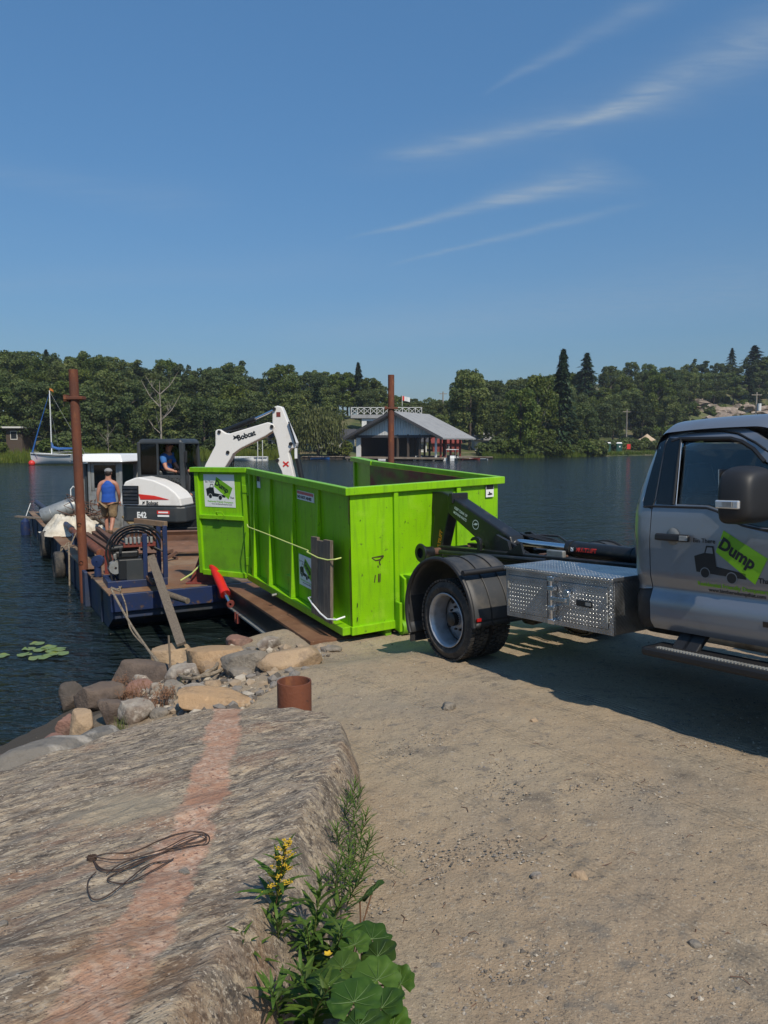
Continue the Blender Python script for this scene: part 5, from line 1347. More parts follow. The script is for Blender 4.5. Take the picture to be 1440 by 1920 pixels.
    g = MB().box((-.275, -.012, 1.03), (.10, .012, 1.42)); go = g.build('grille', K['ink'], r, .01)
    for k in range(5): MB().hexa([(-.26, -.035, 1.05 + .075 * k), (.09, -.035, 1.05 + .075 * k), (.09, -.012, 1.05 + .075 * k), (-.26, -.012, 1.05 + .075 * k), (-.25, -.02, 1.10 + .075 * k), (.08, -.02, 1.10 + .075 * k), (.08, -.012, 1.10 + .075 * k), (-.25, -.012, 1.10 + .075 * k)]).build('louvre', K['blackpaint'], go)
    y0 = -.004
    MB().add([(.10, y0 + .0, 1.245), (.14, y0, 1.13), (.80, y0, 1.135), (.45, y0 + .004, 1.215)], [(0, 1, 2, 3)]).build('red_stripe', K['inkred'], r)
    lt = MB(); add_text(lt, 'Bobcat', lambda u, v, w: (.27 + u, -.004, 1.02 + v), .115, .004, 0, .82)
    lt.add([(.175, -.004, 1.03), (.19, -.004, 1.075), (.175, -.004, 1.09), (.205, -.004, 1.082), (.225, -.004, 1.09), (.245, -.004, 1.095), (.23, -.004, 1.07), (.235, -.004, 1.04), (.215, -.004, 1.055), (.20, -.004, 1.03)], [(0, 1, 8, 9), (1, 2, 3), (1, 3, 6, 8), (3, 4, 6), (4, 5, 6), (6, 7, 8)])
    lt.build('lettering', K['ink'], r, fix=False)
    lt = MB(); add_text(lt, 'E42', lambda u, v, w: (.06 + u, -.026, .745 + v), .17, .007, 0, .85); lt.build('model_lettering', K['whiteplain'], r, fix=False)
    MB().box((.52, -.028, .83), (.80, -.022, .90)).build('red_sticker', K['inkred'], r); MB().box((.53, -.028, .77), (.79, -.022, .81)).box((.55, -.0295, .85), (.77, -.0285, .88)).build('sticker_text', K['whiteplain'], r)
    # cab
    cb = root('cab', label=None); cb.parent = r
    x0, x1, ya, yb, z0, z1 = -.27, .80, .66, 1.64, 1.0, 2.40
    P = .075
    def post(a, b, w=P): MB().bar(a, b, w, w).build('cab_post', C_, cb, .02)
    post((x0 + .05, ya + .04, z0), (x0 + .04, ya + .04, z1 - .06)); post((x0 + .05, yb - .04, z0), (x0 + .04, yb - .04, z1 - .06))
    post((x1 + .02, ya + .04, z0), (x1 - .02, ya + .04, z1 - .06), .11); post((x1 + .02, yb - .04, z0), (x1 - .06, yb - .04, z1 - .06))
    MB().box((.19, ya + .02, 1.6), (.23, ya + .06, z1 - .08)).build('window_divider', C_, cb)
    MB().hexa([(x0, ya, z1 - .10), (x1 + .02, ya, z1 - .10), (x1 + .02, yb, z1 - .10), (x0, yb, z1 - .10), (x0 + .05, ya + .05, z1 + .01), (x1 - .05, ya + .05, z1 + .015), (x1 - .05, yb - .05, z1 + .015), (x0 + .05, yb - .05, z1 + .01)]).build('roof', C_, cb, .045)
    MB().box((x0 + .02, ya + .02, z0), (.46, ya + .06, 1.62)).box((.46, ya + .02, z0), (x1, ya + .06, 1.22)).box((.46, ya + .02, 1.55), (x1, ya + .06, 1.62)).box((.46, ya + .02, 1.22), (.52, ya + .06, 1.55)).build('side_panel', C_, cb, .01)
    MB().box((x0 + .02, ya + .05, z0), (x0 + .06, yb - .05, 1.75)).build('rear_panel', C_, cb); MB().box((x0, ya, z0 - .02), (x1 + .1, yb, z0 + .06)).box((x1, ya, z0), (x1 + .08, yb, z0 + .12)).build('cab_floor', C_, cb)
    for nm, a, b in (('side_glass', (x0 + .07, ya + .035, 1.62), (.19, ya + .04, z1 - .1)), ('rear_glass', (x0 + .04, ya + .08, 1.75), (x0 + .045, yb - .08, z1 - .1)), ('lower_glass', (.52, ya + .035, 1.22), (x1 - .02, ya + .04, 1.55)), ('far_glass', (x0 + .07, yb - .04, 1.2), (x1 - .05, yb - .035, z1 - .1))):
        MB().box(a, b).build(nm, K['glassdark'] if 'low' not in nm else K['glass'], cb)
    seat = MB().box((-.02, .92, 1.42), (.42, 1.38, 1.52)).box((-.12, .92, 1.5), (-.02, 1.38, 2.05)).box((0, .95, 1.06), (.38, 1.35, 1.42)); seat.build('seat', K['trim'], cb, .03)
    for yy in (.86, 1.42): MB().box((.2, yy - .05, 1.42), (.52, yy + .05, 1.6)).tube([(.5, yy, 1.6), (.53, yy, 1.73)], .018, 8).ball((.53, yy, 1.75), .03, 0, 1).build('joystick', K['trim'], cb)
    MB().box((.66, .78, 1.3), (.74, 1.0, 1.95)).build('console', K['ink'], cb, .02)
    for k in range(4): MB().tube([(.83, .72 + .03 * k, 1.95 - .1 * k), (.90, .72 + .03 * k, 1.6), (.86 + .02 * k, .74, 1.2), (1.0, .8, 1.05)], .012, 6).build('hose', K['hose'], r)
    MB().box((x1 + .06, .62, 1.9), (x1 + .12, .66, 2.15)).tube([(x1, .68, 1.7), (x1 + .09, .64, 1.9)], .012, 5).build('mirror', K['trim'], cb, .01)
    # swing bracket, boom, arm
    MB().box((1.02, .62, .70), (1.30, 1.10, 1.05)).lathe([(.02, -.0), (.16, 0), (.16, .7), (.02, .7)], 18, 'Z', (1.32, .86, .66)).build('swing_bracket', K['blackpaint'], r, .03)
    MB().lathe([(.02, -.02), (.12, -.02), (.12, 0), (.07, .01)], 18, 'Y', (1.18, .6, .86)).tube([(1.05, .6, .9), (1.25, .58, .8), (1.35, .6, .95)], .03, 8).build('swing_pin', K['ink'], r)
    B = lambda pts, y=.85: [pl(EM, a, b, y) for a, b in pts]
    bo = B([(377, 905), (388, 872), (407, 835), (407, 808), (411, 805), (417, 806), (427, 812), (434, 813), (504, 792), (514, 795), (518, 801), (513, 809), (500, 818), (470, 833), (452, 842), (440, 851), (434, 862), (424, 878), (414, 905)])
    lo_, hi_ = bo[0], bo[-1]; bo = [(1.22, 1.02)] + bo + [(1.46, 1.05)]
    MB().prism(bo, lambda u, v, w: (u, w, v), (.74, .96)).build('boom', W_, r, .02)
    ar = B([(513, 770), (516, 763), (522, 761), (530, 763), (533, 769), (541, 790), (552, 815), (558, 830), (556, 840), (547, 841), (543, 848), (556, 905)])
    ar += [(ar[-1][0] + .02, 1.25), (ar[-1][0] - .2, 1.22)] + B([(536, 905), (530, 882), (521, 864), (522, 860), (526, 858), (520, 825), (513, 806)])
    MB().prism(ar, lambda u, v, w: (u, w, v), (.76, .94)).build('arm', W_, r, .018)
    a_, b_, c_ = B([(415, 811), (479, 785), (516, 768)])
    MB().tube([(a_[0], .85, a_[1]), (b_[0], .85, b_[1])], .058, 14).build('boom_cylinder', K['ink'], r); MB().tube([(b_[0], .85, b_[1]), (c_[0], .85, c_[1])], .028, 12).build('cylinder_rod', K['steel'], r)
    for p_ in B([(415, 810), (513, 800), (517, 767), (431, 848), (548, 832), (523, 863)]):
        MB().tube([(p_[0], .715, p_[1]), (p_[0], .985, p_[1])], .038, 12).build('pin', K['blackpaint'], r)
    a_, b_, c_ = B([(553, 830), (558, 870), (566, 900)])
    MB().tube([(a_[0], .85, a_[1]), (b_[0], .85, b_[1] + .1)], .04, 10).build('bucket_rod', K['ink'], r); MB().tube([(b_[0] - .01, .85, b_[1] + .2), (c_[0], .85, c_[1])], .062, 12).build('bucket_cylinder', K['ink'], r)
    MB().box((a_[0] + .01, .78, b_[1] + .12), (a_[0] + .07, .784, b_[1] + .34)).build('cylinder_label', K['whiteplain'], r)
    a_, b_, c_ = B([(549, 800), (556, 832), (563, 836)]); MB().bar((a_[0] - .05, .72, a_[1] + .1), (b_[0] + .02, .72, b_[1]), .05, .02).build('side_link', K['ink'], r)
    a_, b_ = B([(429, 850), (405, 905)]); MB().tube([(a_[0], .85, a_[1]), (b_[0] + .06, .85, b_[1]), (1.42, .85, 1.2)], .055, 12).build('lift_cylinder', K['ink'], r)
    hs = MB()
    for k in range(3): hs.tube([(1.5, 1.0 + .03 * k, 1.3), (1.75 + .03 * k, 1.0 + .02 * k, 1.75), (1.80 + .04 * k, 1.0, 2.2), (1.95, .98, 2.40)], .014, 6)
    for k in range(2): hs.tube([(1.62, .80 + .1 * k, 2.55), (2.1, .8 + .1 * k, 2.62), (2.75, .8 + .1 * k, 2.74)], .014, 6)
    hs.build('hose', K['hose'], r)
    lx, lz = pl(EM, 446, 826, .735); a1 = pl(EM, 480, 815, .735); an = atan2(a1[1] - lz, a1[0] - lx)
    lt = MB(); add_text(lt, 'Bobcat', lambda u, v, w: (lx + u, .733, lz + v), .16, .006, an, .95); 
    cx_, cz_ = pl(EM, 437, 824, .735); lt.add([(cx_ + .13 * u, .733, cz_ + .09 * v) for u, v in ((0, 0), (.15, .5), (0, 1), (.35, .75), (.6, .8), (1, 1), (.8, .6), (.85, .1), (.6, .35), (.3, .1))], [(0, 1, 8, 9), (1, 2, 3), (1, 3, 6, 8), (3, 4, 6), (4, 5, 6), (6, 7, 8)]); lt.build('boom_lettering', K['ink'], r, fix=False)
    sx, sz = pl(EM, 536, 870, .755); MB().bar((sx - .06, .752, sz - .05), (sx + .06, .752, sz + .05), .004, .03, up=(0, 0, 1)).bar((sx - .06, .752, sz + .05), (sx + .06, .752, sz - .05), .004, .03, up=(0, 0, 1)).build('red_mark', K['inkred'], r)
    sx, sz = pl(EM, 522, 777, .755); MB().box((sx - .045, .753, sz - .05), (sx + .045, .756, sz + .05)).build('small_label', K['redrust'], r)
    bx_ = (ar[12][0] + ar[13][0]) / 2
    bk = MB(); bp_ = [(0, 0), (.16, .02), (.34, -.14), (.40, -.36), (.30, -.56), (.02, -.62), (.05, -.58), (.27, -.52), (.35, -.35), (.30, -.16), (.14, -.03), (-.02, -.05)]
    bk.prism(bp_, lambda u, v, w: (bx_ + u - .1, w, 1.28 + v), (.58, 1.12)); bk.prism([(0, 0), (.16, .02), (.34, -.14), (.40, -.36), (.30, -.56), (.02, -.62), (-.02, -.05)], lambda u, v, w: (bx_ + u - .1, w, 1.28 + v), (.575, .60)); bk.prism([(0, 0), (.16, .02), (.34, -.14), (.40, -.36), (.30, -.56), (.02, -.62), (-.02, -.05)], lambda u, v, w: (bx_ + u - .1, w, 1.28 + v), (1.10, 1.125)); bk.build('bucket', K['rustwood'], r)
    # operator
    q = EM @ Vector((.18, 1.12, 1.50)); o = root('person', M=frameM(q, EXX, EXY, UP), label='excavator operator in blue T-shirt and dark cap seated inside the cab', cat='person')
    V = [(0, 0, .10), (.0, 0, .25), (.03, 0, .42), (.05, 0, .54), (.07, 0, .62), (.09, 0, .70), (.10, 0, .79), (.095, 0, .85),
         (.04, -.10, .53), (.04, -.19, .50), (.16, -.30, .25), (.40, -.24, .18), (.04, .10, .53), (.04, .19, .50), (.16, .27, .25), (.40, .26, .18),
         (.02, -.10, .08), (.40, -.13, .10), (.46, -.12, -.30), (.58, -.12, -.38), (.02, .10, .08), (.40, .13, .10), (.46, .12, -.30), (.58, .12, -.38)]
    E_ = [(0, 1), (1, 2), (2, 3), (3, 4), (4, 5), (5, 6), (6, 7), (3, 8), (8, 9), (9, 10), (10, 11), (3, 12), (12, 13), (13, 14), (14, 15), (0, 16), (16, 17), (17, 18), (18, 19), (0, 20), (20, 21), (21, 22), (22, 23)]
    R_ = [(.15, .12), (.14, .11), (.15, .11), (.13, .10), (.06, .06), (.075, .075), (.092, .088), (.065, .06), (.085, .085), (.065, .065), (.045, .045), (.030, .030), (.085, .085), (.065, .065), (.045, .045), (.030, .030), (.10, .10), (.068, .068), (.045, .045), (.045, .04), (.10, .10), (.068, .068), (.045, .045), (.045, .04)]
    link('body', skin(V, E_, R_), K['skinm'], o)
    for yy in (-.24, .26): hb = MB(); add_hand(hb, (.40, yy, .18), (1, 0, .1), (0, .2, 1), .9); hb.build('hand', K['skinm'], o)
    tv = [(0, 0, .10), (0, 0, .25), (.03, 0, .42), (.05, 0, .53), (.04, -.10, .52), (.04, -.20, .49), (.11, -.27, .35), (.04, .10, .52), (.04, .20, .49), (.11, .25, .35)]
    link('t_shirt', skin(tv, [(0, 1), (1, 2), (2, 3), (3, 4), (4, 5), (5, 6), (3, 7), (7, 8), (8, 9)], [(.17, .14), (.165, .13), (.17, .13), (.12, .10), (.10, .10), (.085, .085), (.068, .068), (.10, .10), (.085, .085), (.068, .068)]), K['bluetee'], o)
    link('trousers', skin([(0, 0, .08), (.02, -.1, .08), (.40, -.13, .10), (.46, -.12, -.28), (.02, .1, .08), (.40, .13, .10), (.46, .12, -.28)], [(0, 1), (1, 2), (2, 3), (0, 4), (4, 5), (5, 6)], [(.17, .14), (.12, .12), (.09, .09), (.065, .065), (.12, .12), (.09, .09), (.065, .065)]), K['charcoal'], o)
    add_head(o, (.105, 0, .77), (1, -.15, -.1), K['hair'], K['capnavy'])
excavator()
# ------------------------------------------------------------------ green roll-off bin   (local x = towards its rear, y = across, z up)
BinM = frameM(BO, BL, BW, BZ)
BLn, BWd, BH = 3.45, 2.10, 1.75
def decal(parent, T, s, board=None, name='logo_decal'):
    """printed company sign; T(u,v,w) places it, u right, v up in metres, s = metres per unit (unit = 1 photo pixel on the door)"""
    g = root(name, label=None); g.parent = parent
    P = lambda x, y, w: T((x - 1295) * s, (1010 - y) * s, w)
    if board:
        x0, y0, x1, y1 = board; MB().hexa([P(x0, y1, .000), P(x1, y1, .000), P(x1, y1, .003), P(x0, y1, .003), P(x0, y0, .000), P(x1, y0, .000), P(x1, y0, .003), P(x0, y0, .003)]).build('white_board', K['whiteplain'], g)
    b = .0035 if board else .0015
    MB().add([P(1357.5, 996, b), P(1441, 1041, b), P(1418, 1088, b), P(1343, 1036, b)], [(3, 2, 1, 0)]).build('green_box', K['inkgreen'], g)
    MB().add([P(1371, 1003.4, b + .0008), P(1441, 1041, b + .0008), P(1428, 1067, b + .0008), P(1356, 1030, b + .0008)], [(3, 2, 1, 0)]).build('green_box_band', K['inkgreen2'], g)
    tr = MB()
    def poly(pts, w):
        tri = tessellate_polygon([[Vector((a, c, 0)) for a, c in pts]]); tr.add([P(a, c, w) for a, c in pts], [tuple(t) for t in tri])
    poly([(1298.5, 1046), (1319.5, 1039), (1323.5, 1025.5), (1338.5, 1025.5), (1343.7, 1062.5), (1401, 1071), (1401, 1081), (1303, 1075)], b)
    ca = lambda cx, cy, R_, w, t_: t_.add([P(cx, cy, w)] + [P(cx + R_ * cos(2 * pi * i / 24), cy + R_ * sin(2 * pi * i / 24), w) for i in range(24)], [(0, 1 + i, 1 + (i + 1) % 24) for i in range(24)])
    ca(1321, 1076, 8.6, b + .0016, tr); ca(1374, 1081, 9.2, b + .0016, tr)
    add_text(tr, 'Bin There', lambda u, v, w: P(1296 + u, 1020.5 - v, b), 11.5, .12)
    add_text(tr, 'That', lambda u, v, w: P(1424 + u, 1084.5 - v, b), 12.5, .3)
    add_text(tr, 'www.bintheredumpthat.com', lambda u, v, w: P(1325 + u, 1110 - v, b), 9.4, .12, radians(-1.0))
    a_ = radians(-29); add_text(tr, 'Dump', lambda u, v, w: P(1347 + u, 1026 - v, b + .0016), 30, 1.25, a_, 1.0)
    tr.build('black_print', K['ink'], g, fix=False)
    ht = MB(); ring = lambda cx, cy, R_: ht.add([P(cx, cy, b + .0008)] + [P(cx + R_ * cos(2 * pi * i / 24), cy + R_ * sin(2 * pi * i / 24), b + .0008) for i in range(24)], [(0, 1 + i, 1 + (i + 1) % 24) for i in range(24)])
    ring(1321, 1076, 10.2); ring(1374, 1081, 10.8); ht.add([P(1322.5, 1039, b + .0008), P(1326, 1028.5, b + .0008), P(1336, 1028.5, b + .0008), P(1337.5, 1039.5, b + .0008)], [(0, 1, 2, 3)])
    ht.build('light_print', K['whiteplain'] if board else K['silver'], g, fix=False)
    gt = MB(); add_text(gt, 'Residential Friendly Dumpsters', lambda u, v, w: P(1304 + u, 1100 - v, b), 10.8, .28, radians(-1.5)); gt.build('green_print', K['inkgreen'], g, fix=False)
    return g
def bin_():
    r = root('roll_off_bin', M=BinM, label='lime green open-top roll-off bin with its rear gates swung open', cat='dumpster')
    G = K['green']
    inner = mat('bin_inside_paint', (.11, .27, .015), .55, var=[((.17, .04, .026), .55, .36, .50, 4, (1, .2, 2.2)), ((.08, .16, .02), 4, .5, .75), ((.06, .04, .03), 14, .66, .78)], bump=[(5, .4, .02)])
    # side walls: outer skin with slightly dished panels between ribs, inner skin separate
    RX = [(-.0, 0), (.84, 1), (1.68, 1), (2.55, 1), (3.25, 1)]
    def wall_pt(x, z, sgn):
        d = 0
        for a, b in ((.05, .80), (.88, 1.64), (1.72, 2.51), (2.59, 3.21)):
            if a < x < b and .1 < z < 1.66: t = (x - a) / (b - a); d = .012 * sin(pi * t) * sin(pi * (z - .1) / 1.56) + .006 * noise.noise((x * 2, z * 2, sgn))
        return d
    for sgn, y in ((-1, 0.0), (1, BWd)):
        MB().grid(lambda u, v: (u * BLn, y + sgn * (.0) - sgn * wall_pt(u * BLn, .1 + 1.6 * v, sgn), .1 + 1.6 * v), 46, 16).build('side_wall', G, r)
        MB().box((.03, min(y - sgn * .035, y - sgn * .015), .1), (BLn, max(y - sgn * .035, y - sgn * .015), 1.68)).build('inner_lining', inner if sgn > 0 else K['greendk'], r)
        for x in (.84, 1.68, 2.55, 3.22):
            q = MB(); a, b = (.03, .11); w = .075
            q.hexa([(x - w / 2, y, .10), (x + w / 2, y, .10), (x + w / 2, y + sgn * b, .10), (x - w / 2, y + sgn * b, .10), (x - w / 2 + .012, y, 1.66), (x + w / 2 - .012, y, 1.66), (x + w / 2 - .012, y + sgn * a, 1.66), (x - w / 2 + .012, y + sgn * a, 1.66)])
            q.build('side_rib', G, r, .006)
        MB().box((.0, min(y, y + sgn * .075), 1.66), (BLn, max(y, y + sgn * .075), BH)).build('top_rail', G, r, .008)
        MB().box((.0, min(y, y + sgn * .12), 0), (BLn, max(y, y + sgn * .12), .10)).build('bottom_rail', G, r, .008)
    MB().box((BLn - .08, -.05, .1), (BLn, .0, 1.66)).build('rear_corner_post', G, r, .008); MB().box((BLn - .08, BWd, .1), (BLn, BWd + .05, 1.66)).build('rear_corner_post', G, r, .008)
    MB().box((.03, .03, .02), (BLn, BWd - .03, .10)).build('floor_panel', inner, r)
    # front wall: three dented sheets
    for i, (y0, y1) in enumerate(((.0, .56), (.62, 1.45), (1.51, 2.1))):
        MB().grid(lambda u, v: (-.022 + .016 * noise.noise((y0 * 3 + u * 1.3, v * 1.9, 7.7)) * sin(pi * u) * sin(pi * v) * 1.8, y0 + (y1 - y0) * u, .10 + 1.56 * v), 20, 30).build('front_sheet', G, r)
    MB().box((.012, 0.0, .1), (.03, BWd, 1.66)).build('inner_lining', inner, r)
    for y in (.56, 1.45): MB().box((-.062, y, .04), (.0, y + .06, 1.665)).build('front_rib', G, r, .006)
    MB().box((-.075, -.075, 1.66), (.0, BWd + .075, BH)).build('top_rail', G, r, .008)
    MB().box((-.05, -.02, .0), (.0, .62, .10)).build('bottom_rail', G, r, .006); MB().box((-.05, 1.55, .0), (.0, BWd + .02, .10)).build('bottom_rail', G, r, .006)
    # lower step housing for the hook frame
    MB().hexa([(-.14, .64, .10), (-.003, .64, .10), (-.003, 1.48, .10), (-.14, 1.48, .10), (-.14, .64, .62), (-.003, .64, .66), (-.003, 1.48, .66), (-.14, 1.48, .62)]).build('hook_housing', G, r, .008)
    MB().tube([(-.10, .60, .02), (-.10, .72, .02)], .09, 18).build('roller', K['greendk'], r); MB().tube([(-.10, 1.42, .02), (-.10, 1.54, .02)], .09, 18).build('roller', K['greendk'], r)
    MB().box((-.16, .56, -.02), (-.02, .60, .34)).build('roller_bracket', G, r, .01)
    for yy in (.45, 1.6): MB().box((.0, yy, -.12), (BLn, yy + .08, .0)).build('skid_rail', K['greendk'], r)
    lt = MB(); add_text(lt, '20', lambda u, v, w: (-.1425, .70 + u, .50 + v), .155, .006, 0, .95); lt.build('number_lettering', K['ink'], r, fix=False)
    MB().box((-.143, .70, .36), (-.1405, 1.0, .475)).build('dark_label', K['ink'], r); MB().box((-.143, .80, .14), (-.1405, 1.15, .34)).build('white_label', K['whiteplain'], r)
    # warning sticker at the far top corner
    s = MB().box((-.044, 1.90, 1.50), (-.040, 2.02, 1.665)).build('warning_sticker', K['whiteplain'], r)
    MB().box((-.0465, 1.905, 1.60), (-.045, 2.015, 1.66)).add([(-.0465, 1.92 + .08 * a, 1.525 + .05 * b) for a, b in ((0, .2), (.3, 0), (1, .1), (.9, .5), (.6, .5), (.5, .9), (.3, .8), (.35, .4))], [(0, 1, 2, 3, 4, 7), (4, 5, 6, 7)]).build('sticker_print', K['ink'], s)
    # scratched strokes on the front sheet
    g = MB(); st = [((.26, .90), (.31, .862)), ((.31, .862), (.37, .868)), ((.37, .868), (.42, .905)), ((.26, .90), (.42, .912)), ((.36, .84), (.375, .80)), ((.305, .69), (.29, .60)), ((.35, .70), (.345, .60)), ((.37, .70), (.365, .60)), ((.34, .80), (.345, .775)), ((.385, .88), (.36, .84))]
    for (a, b), (c, d) in st: g.bar((-.0405, a, b), (-.0405, c, d), .012, .003, up=(1, 0, 0))
    g.build('scratched_mark', mat('bare_scratch', (.05, .025, .015), .8), r)
    for (y, z, l) in ((.06, .33, .05), (.055, .16, .05), (1.82, 1.37, .03), (.72, 1.28, .02), (.12, 1.35, .015)): MB().bar((-.036, y, z), (-.036, y + .005, z + l), .008, .003, up=(1, 0, 0)).build('scratch', K['ink'], r)
    # stickers along the side
    d = decal(r, lambda u, v, w: (1.53 - u, -.004 - w - .012, .655 + v), .0031, (1290, 988, 1462, 1122)); 
    MB().box((3.02, -.008, 1.47), (3.16, -.003, 1.66)).build('side_sticker', K['whiteplain'], r); MB().box((3.03, -.0105, 1.57), (3.15, -.0085, 1.65)).build('sticker_print', K['ink'], r)
    MB().box((1.0, -.010, 1.46), (1.56, -.003, 1.58)).build('side_sticker', K['whiteplain'], r)
    w_ = MB()
    for k in range(18): w_.box((1.02 + .03 * k, -.0125, 1.535), (1.038 + .03 * k, -.0105, 1.572))
    w_.build('warning_print', K['inkred'], r)
    w_ = MB(); add_text(w_, 'NO HOT ASHES', lambda u, v, w: (1.54 - u, -.0125, 1.48 + v), .05, .002, 0, 1.3); w_.build('sticker_print', K['ink'], r, fix=False)
    MB().box((1.82, -.05, .30), (1.98, .0, .36)).box((1.84, -.05, .16), (1.98, .0, .23)).box((1.86, -.045, .20), (1.96, .0, .33)).build('latch_bracket', G, r, .004); MB().tube([(2.15, -.13, .05), (2.15, -.20, .04)], .02, 8).build('tie_pin', K['galv'], r)
    # gates
    def gate(hx, hy, dirv, left, dec):
        X = Vector(dirv).normalized(); Z = Vector((0, 0, 1)); Y = Z.cross(X)
        M_ = frameM(Vector((hx, hy, 0)), X, Y, Z); g = root('gate', label='left gate swung open beside the ramp' if left else 'right gate swung open beyond the bin'); g.parent = r; g.matrix_local = M_
        w, h = 1.08, BH
        s = -1 if left else 1
        MB().box((.0, -.02, .02), (.09, .05, h)).build('gate_stile', G, g, .006); MB().box((w - .08, -.02, .02), (w, .05, h)).build('gate_stile', G, g, .006)
        MB().box((-.02, -.05, h - .075), (w + .06, .08, h)).build('top_rail', G, g, .006); MB().box((.09, -.03, .0), (w - .08, .06, .085)).build('bottom_rail', G, g, .006)
        MB().box((.09, -.035, .92), (w - .08, .06, .99)).build('middle_rail', G, g, .006)
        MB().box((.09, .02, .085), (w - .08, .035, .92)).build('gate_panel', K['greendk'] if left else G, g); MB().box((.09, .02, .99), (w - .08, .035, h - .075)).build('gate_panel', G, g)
        for z in (.28, 1.42):
            MB().lathe([(.032, -.1), (.032, .1)], 14, 'Z', (-.03, 0, z)).box((-.03, -.03, z - .06), (.08, .0, z + .06)).build('hinge', G, g, .004)
        MB().tube([(.45, .07 * s, 1.0), (.45, .10 * s, 1.05), (.58, .10 * s, 1.05), (.58, .07 * s, 1.0)], .01, 6).build('gate_handle', G, g)
        return g
    g = gate(BLn + .03, -.04, (.93, -.57, -.045), True, True)
    decal(g, lambda u, v, w: (.88 - u, .019 - w if False else (.018 - w), 1.545 + v), .0039, (1288, 986, 1452, 1120))
    gate(BLn + .03, BWd + .04, (1.05, .17, 0), False, False)
bin_()
# planks leaning on the bin side and the cords that hold them
def bl(x, y, z): return BinM @ Vector((x, y, z))
for i, (x0, x1, z1, t) in enumerate(((.61, .80, 1.09, .0), (.41, .605, 1.07, .0), (.20, .405, 1.11, .01))):
    m_ = MB(); m_.hexa([bl(x0, -.175 - t, .105), bl(x1, -.175 - t, .105), bl(x1, -.135 - t, .105), bl(x0, -.135 - t, .105), bl(x0, -.150 - t, z1), bl(x1, -.150 - t, z1 - .015), bl(x1, -.110 - t, z1 - .015), bl(x0, -.110 - t, z1)])
    if i == 1:
        pass
    tag(m_.build('plank', K['wood'], None, .004), ('left', 'middle', 'right')[i] + ' one of three grey weathered planks tied to the bin side', 'plank', 'grey planks tied to the bin side')
tag(MB().tube([bl(3.42, -.10, .88), bl(3.2, -.16, .875), bl(2.5, -.135, .87), bl(1.7, -.135, .87), bl(.9, -.15, .88), bl(.84, -.18, .88), bl(.82, -.20, .88), bl(.5, -.19, .86), bl(.2, -.20, .885), bl(.12, -.14, .90), bl(.12, -.06, .91)], .0085, 7).build('tie_cord', K['yrope']), 'pale green cord stretched along the bin side over the planks', 'cord')
tag(MB().tube([bl(.84, -.08, .30), bl(.84, -.19, .29), bl(.7, -.195, .24), bl(.45, -.20, .18), bl(.24, -.205, .16), bl(.10, -.15, .18), bl(.1, -.04, .20)], .011, 7).build('tie_cord', K['whiteplain']), 'white cord looped round the bottom of the planks', 'cord')
# ------------------------------------------------------------------ hook-lift pickup truck (x forward, y from the near side inward, z up)
TM = frameM(TRK, TX, TY, TZ)
TWD = 2.33                                     # mirror plane: y -> TWD - y
def diamond_mat(name, base, rough=.33, flip=False):
    m = mat(name, base, rough, 1.0, var=[(tuple(c * .55 for c in base), 3, .45, .75)], rough_var=(4, .25, .5))
    nt = m.node_tree; N, L = nt.nodes, nt.links
    tc = N.new('ShaderNodeTexCoord'); sp = N.new('ShaderNodeSeparateXYZ'); L.new(tc.outputs['Object'], sp.inputs[0])
    def mm(op, a, b=None, cl=False):
        n = N.new('ShaderNodeMath'); n.operation = op; n.use_clamp = cl
        for i, v in enumerate((a, b)):
            if v is None: continue
            if isinstance(v, (int, float)): n.inputs[i].default_value = v
            else: L.new(v, n.inputs[i])
        return n.outputs[0]
    yz = mm('ADD', sp.outputs[1], sp.outputs[2])
    k = 30.0
    u = mm('MULTIPLY', mm('ADD', sp.outputs[0], yz), k); v = mm('MULTIPLY', mm('SUBTRACT', sp.outputs[0], yz), k)
    fu = mm('SUBTRACT', mm('FRACT', u), .5); fv = mm('SUBTRACT', mm('FRACT', v), .5)
    par = mm('ABSOLUTE', mm('MODULO', mm('ADD', mm('FLOOR', u), mm('FLOOR', v)), 2))
    d = mm('SUBTRACT', fv, fu); a = mm('ADD', fu, mm('MULTIPLY', par, d)); b = mm('SUBTRACT', fv, mm('MULTIPLY', par, d))
    e = mm('ADD', mm('POWER', mm('DIVIDE', a, .46), 2), mm('POWER', mm('DIVIDE', b, .17), 2))
    h = mm('SUBTRACT', 1.0, e, True)
    bp = N.new('ShaderNodeBump'); bp.inputs['Strength'].default_value = 1.0; bp.inputs['Distance'].default_value = .0075
    L.new(h, bp.inputs['Height']); L.new(bp.outputs[0], N['Principled BSDF'].inputs['Normal'])
    return m
K['diamond'] = diamond_mat('aluminium_tread_plate', (.48, .49, .50), .38)
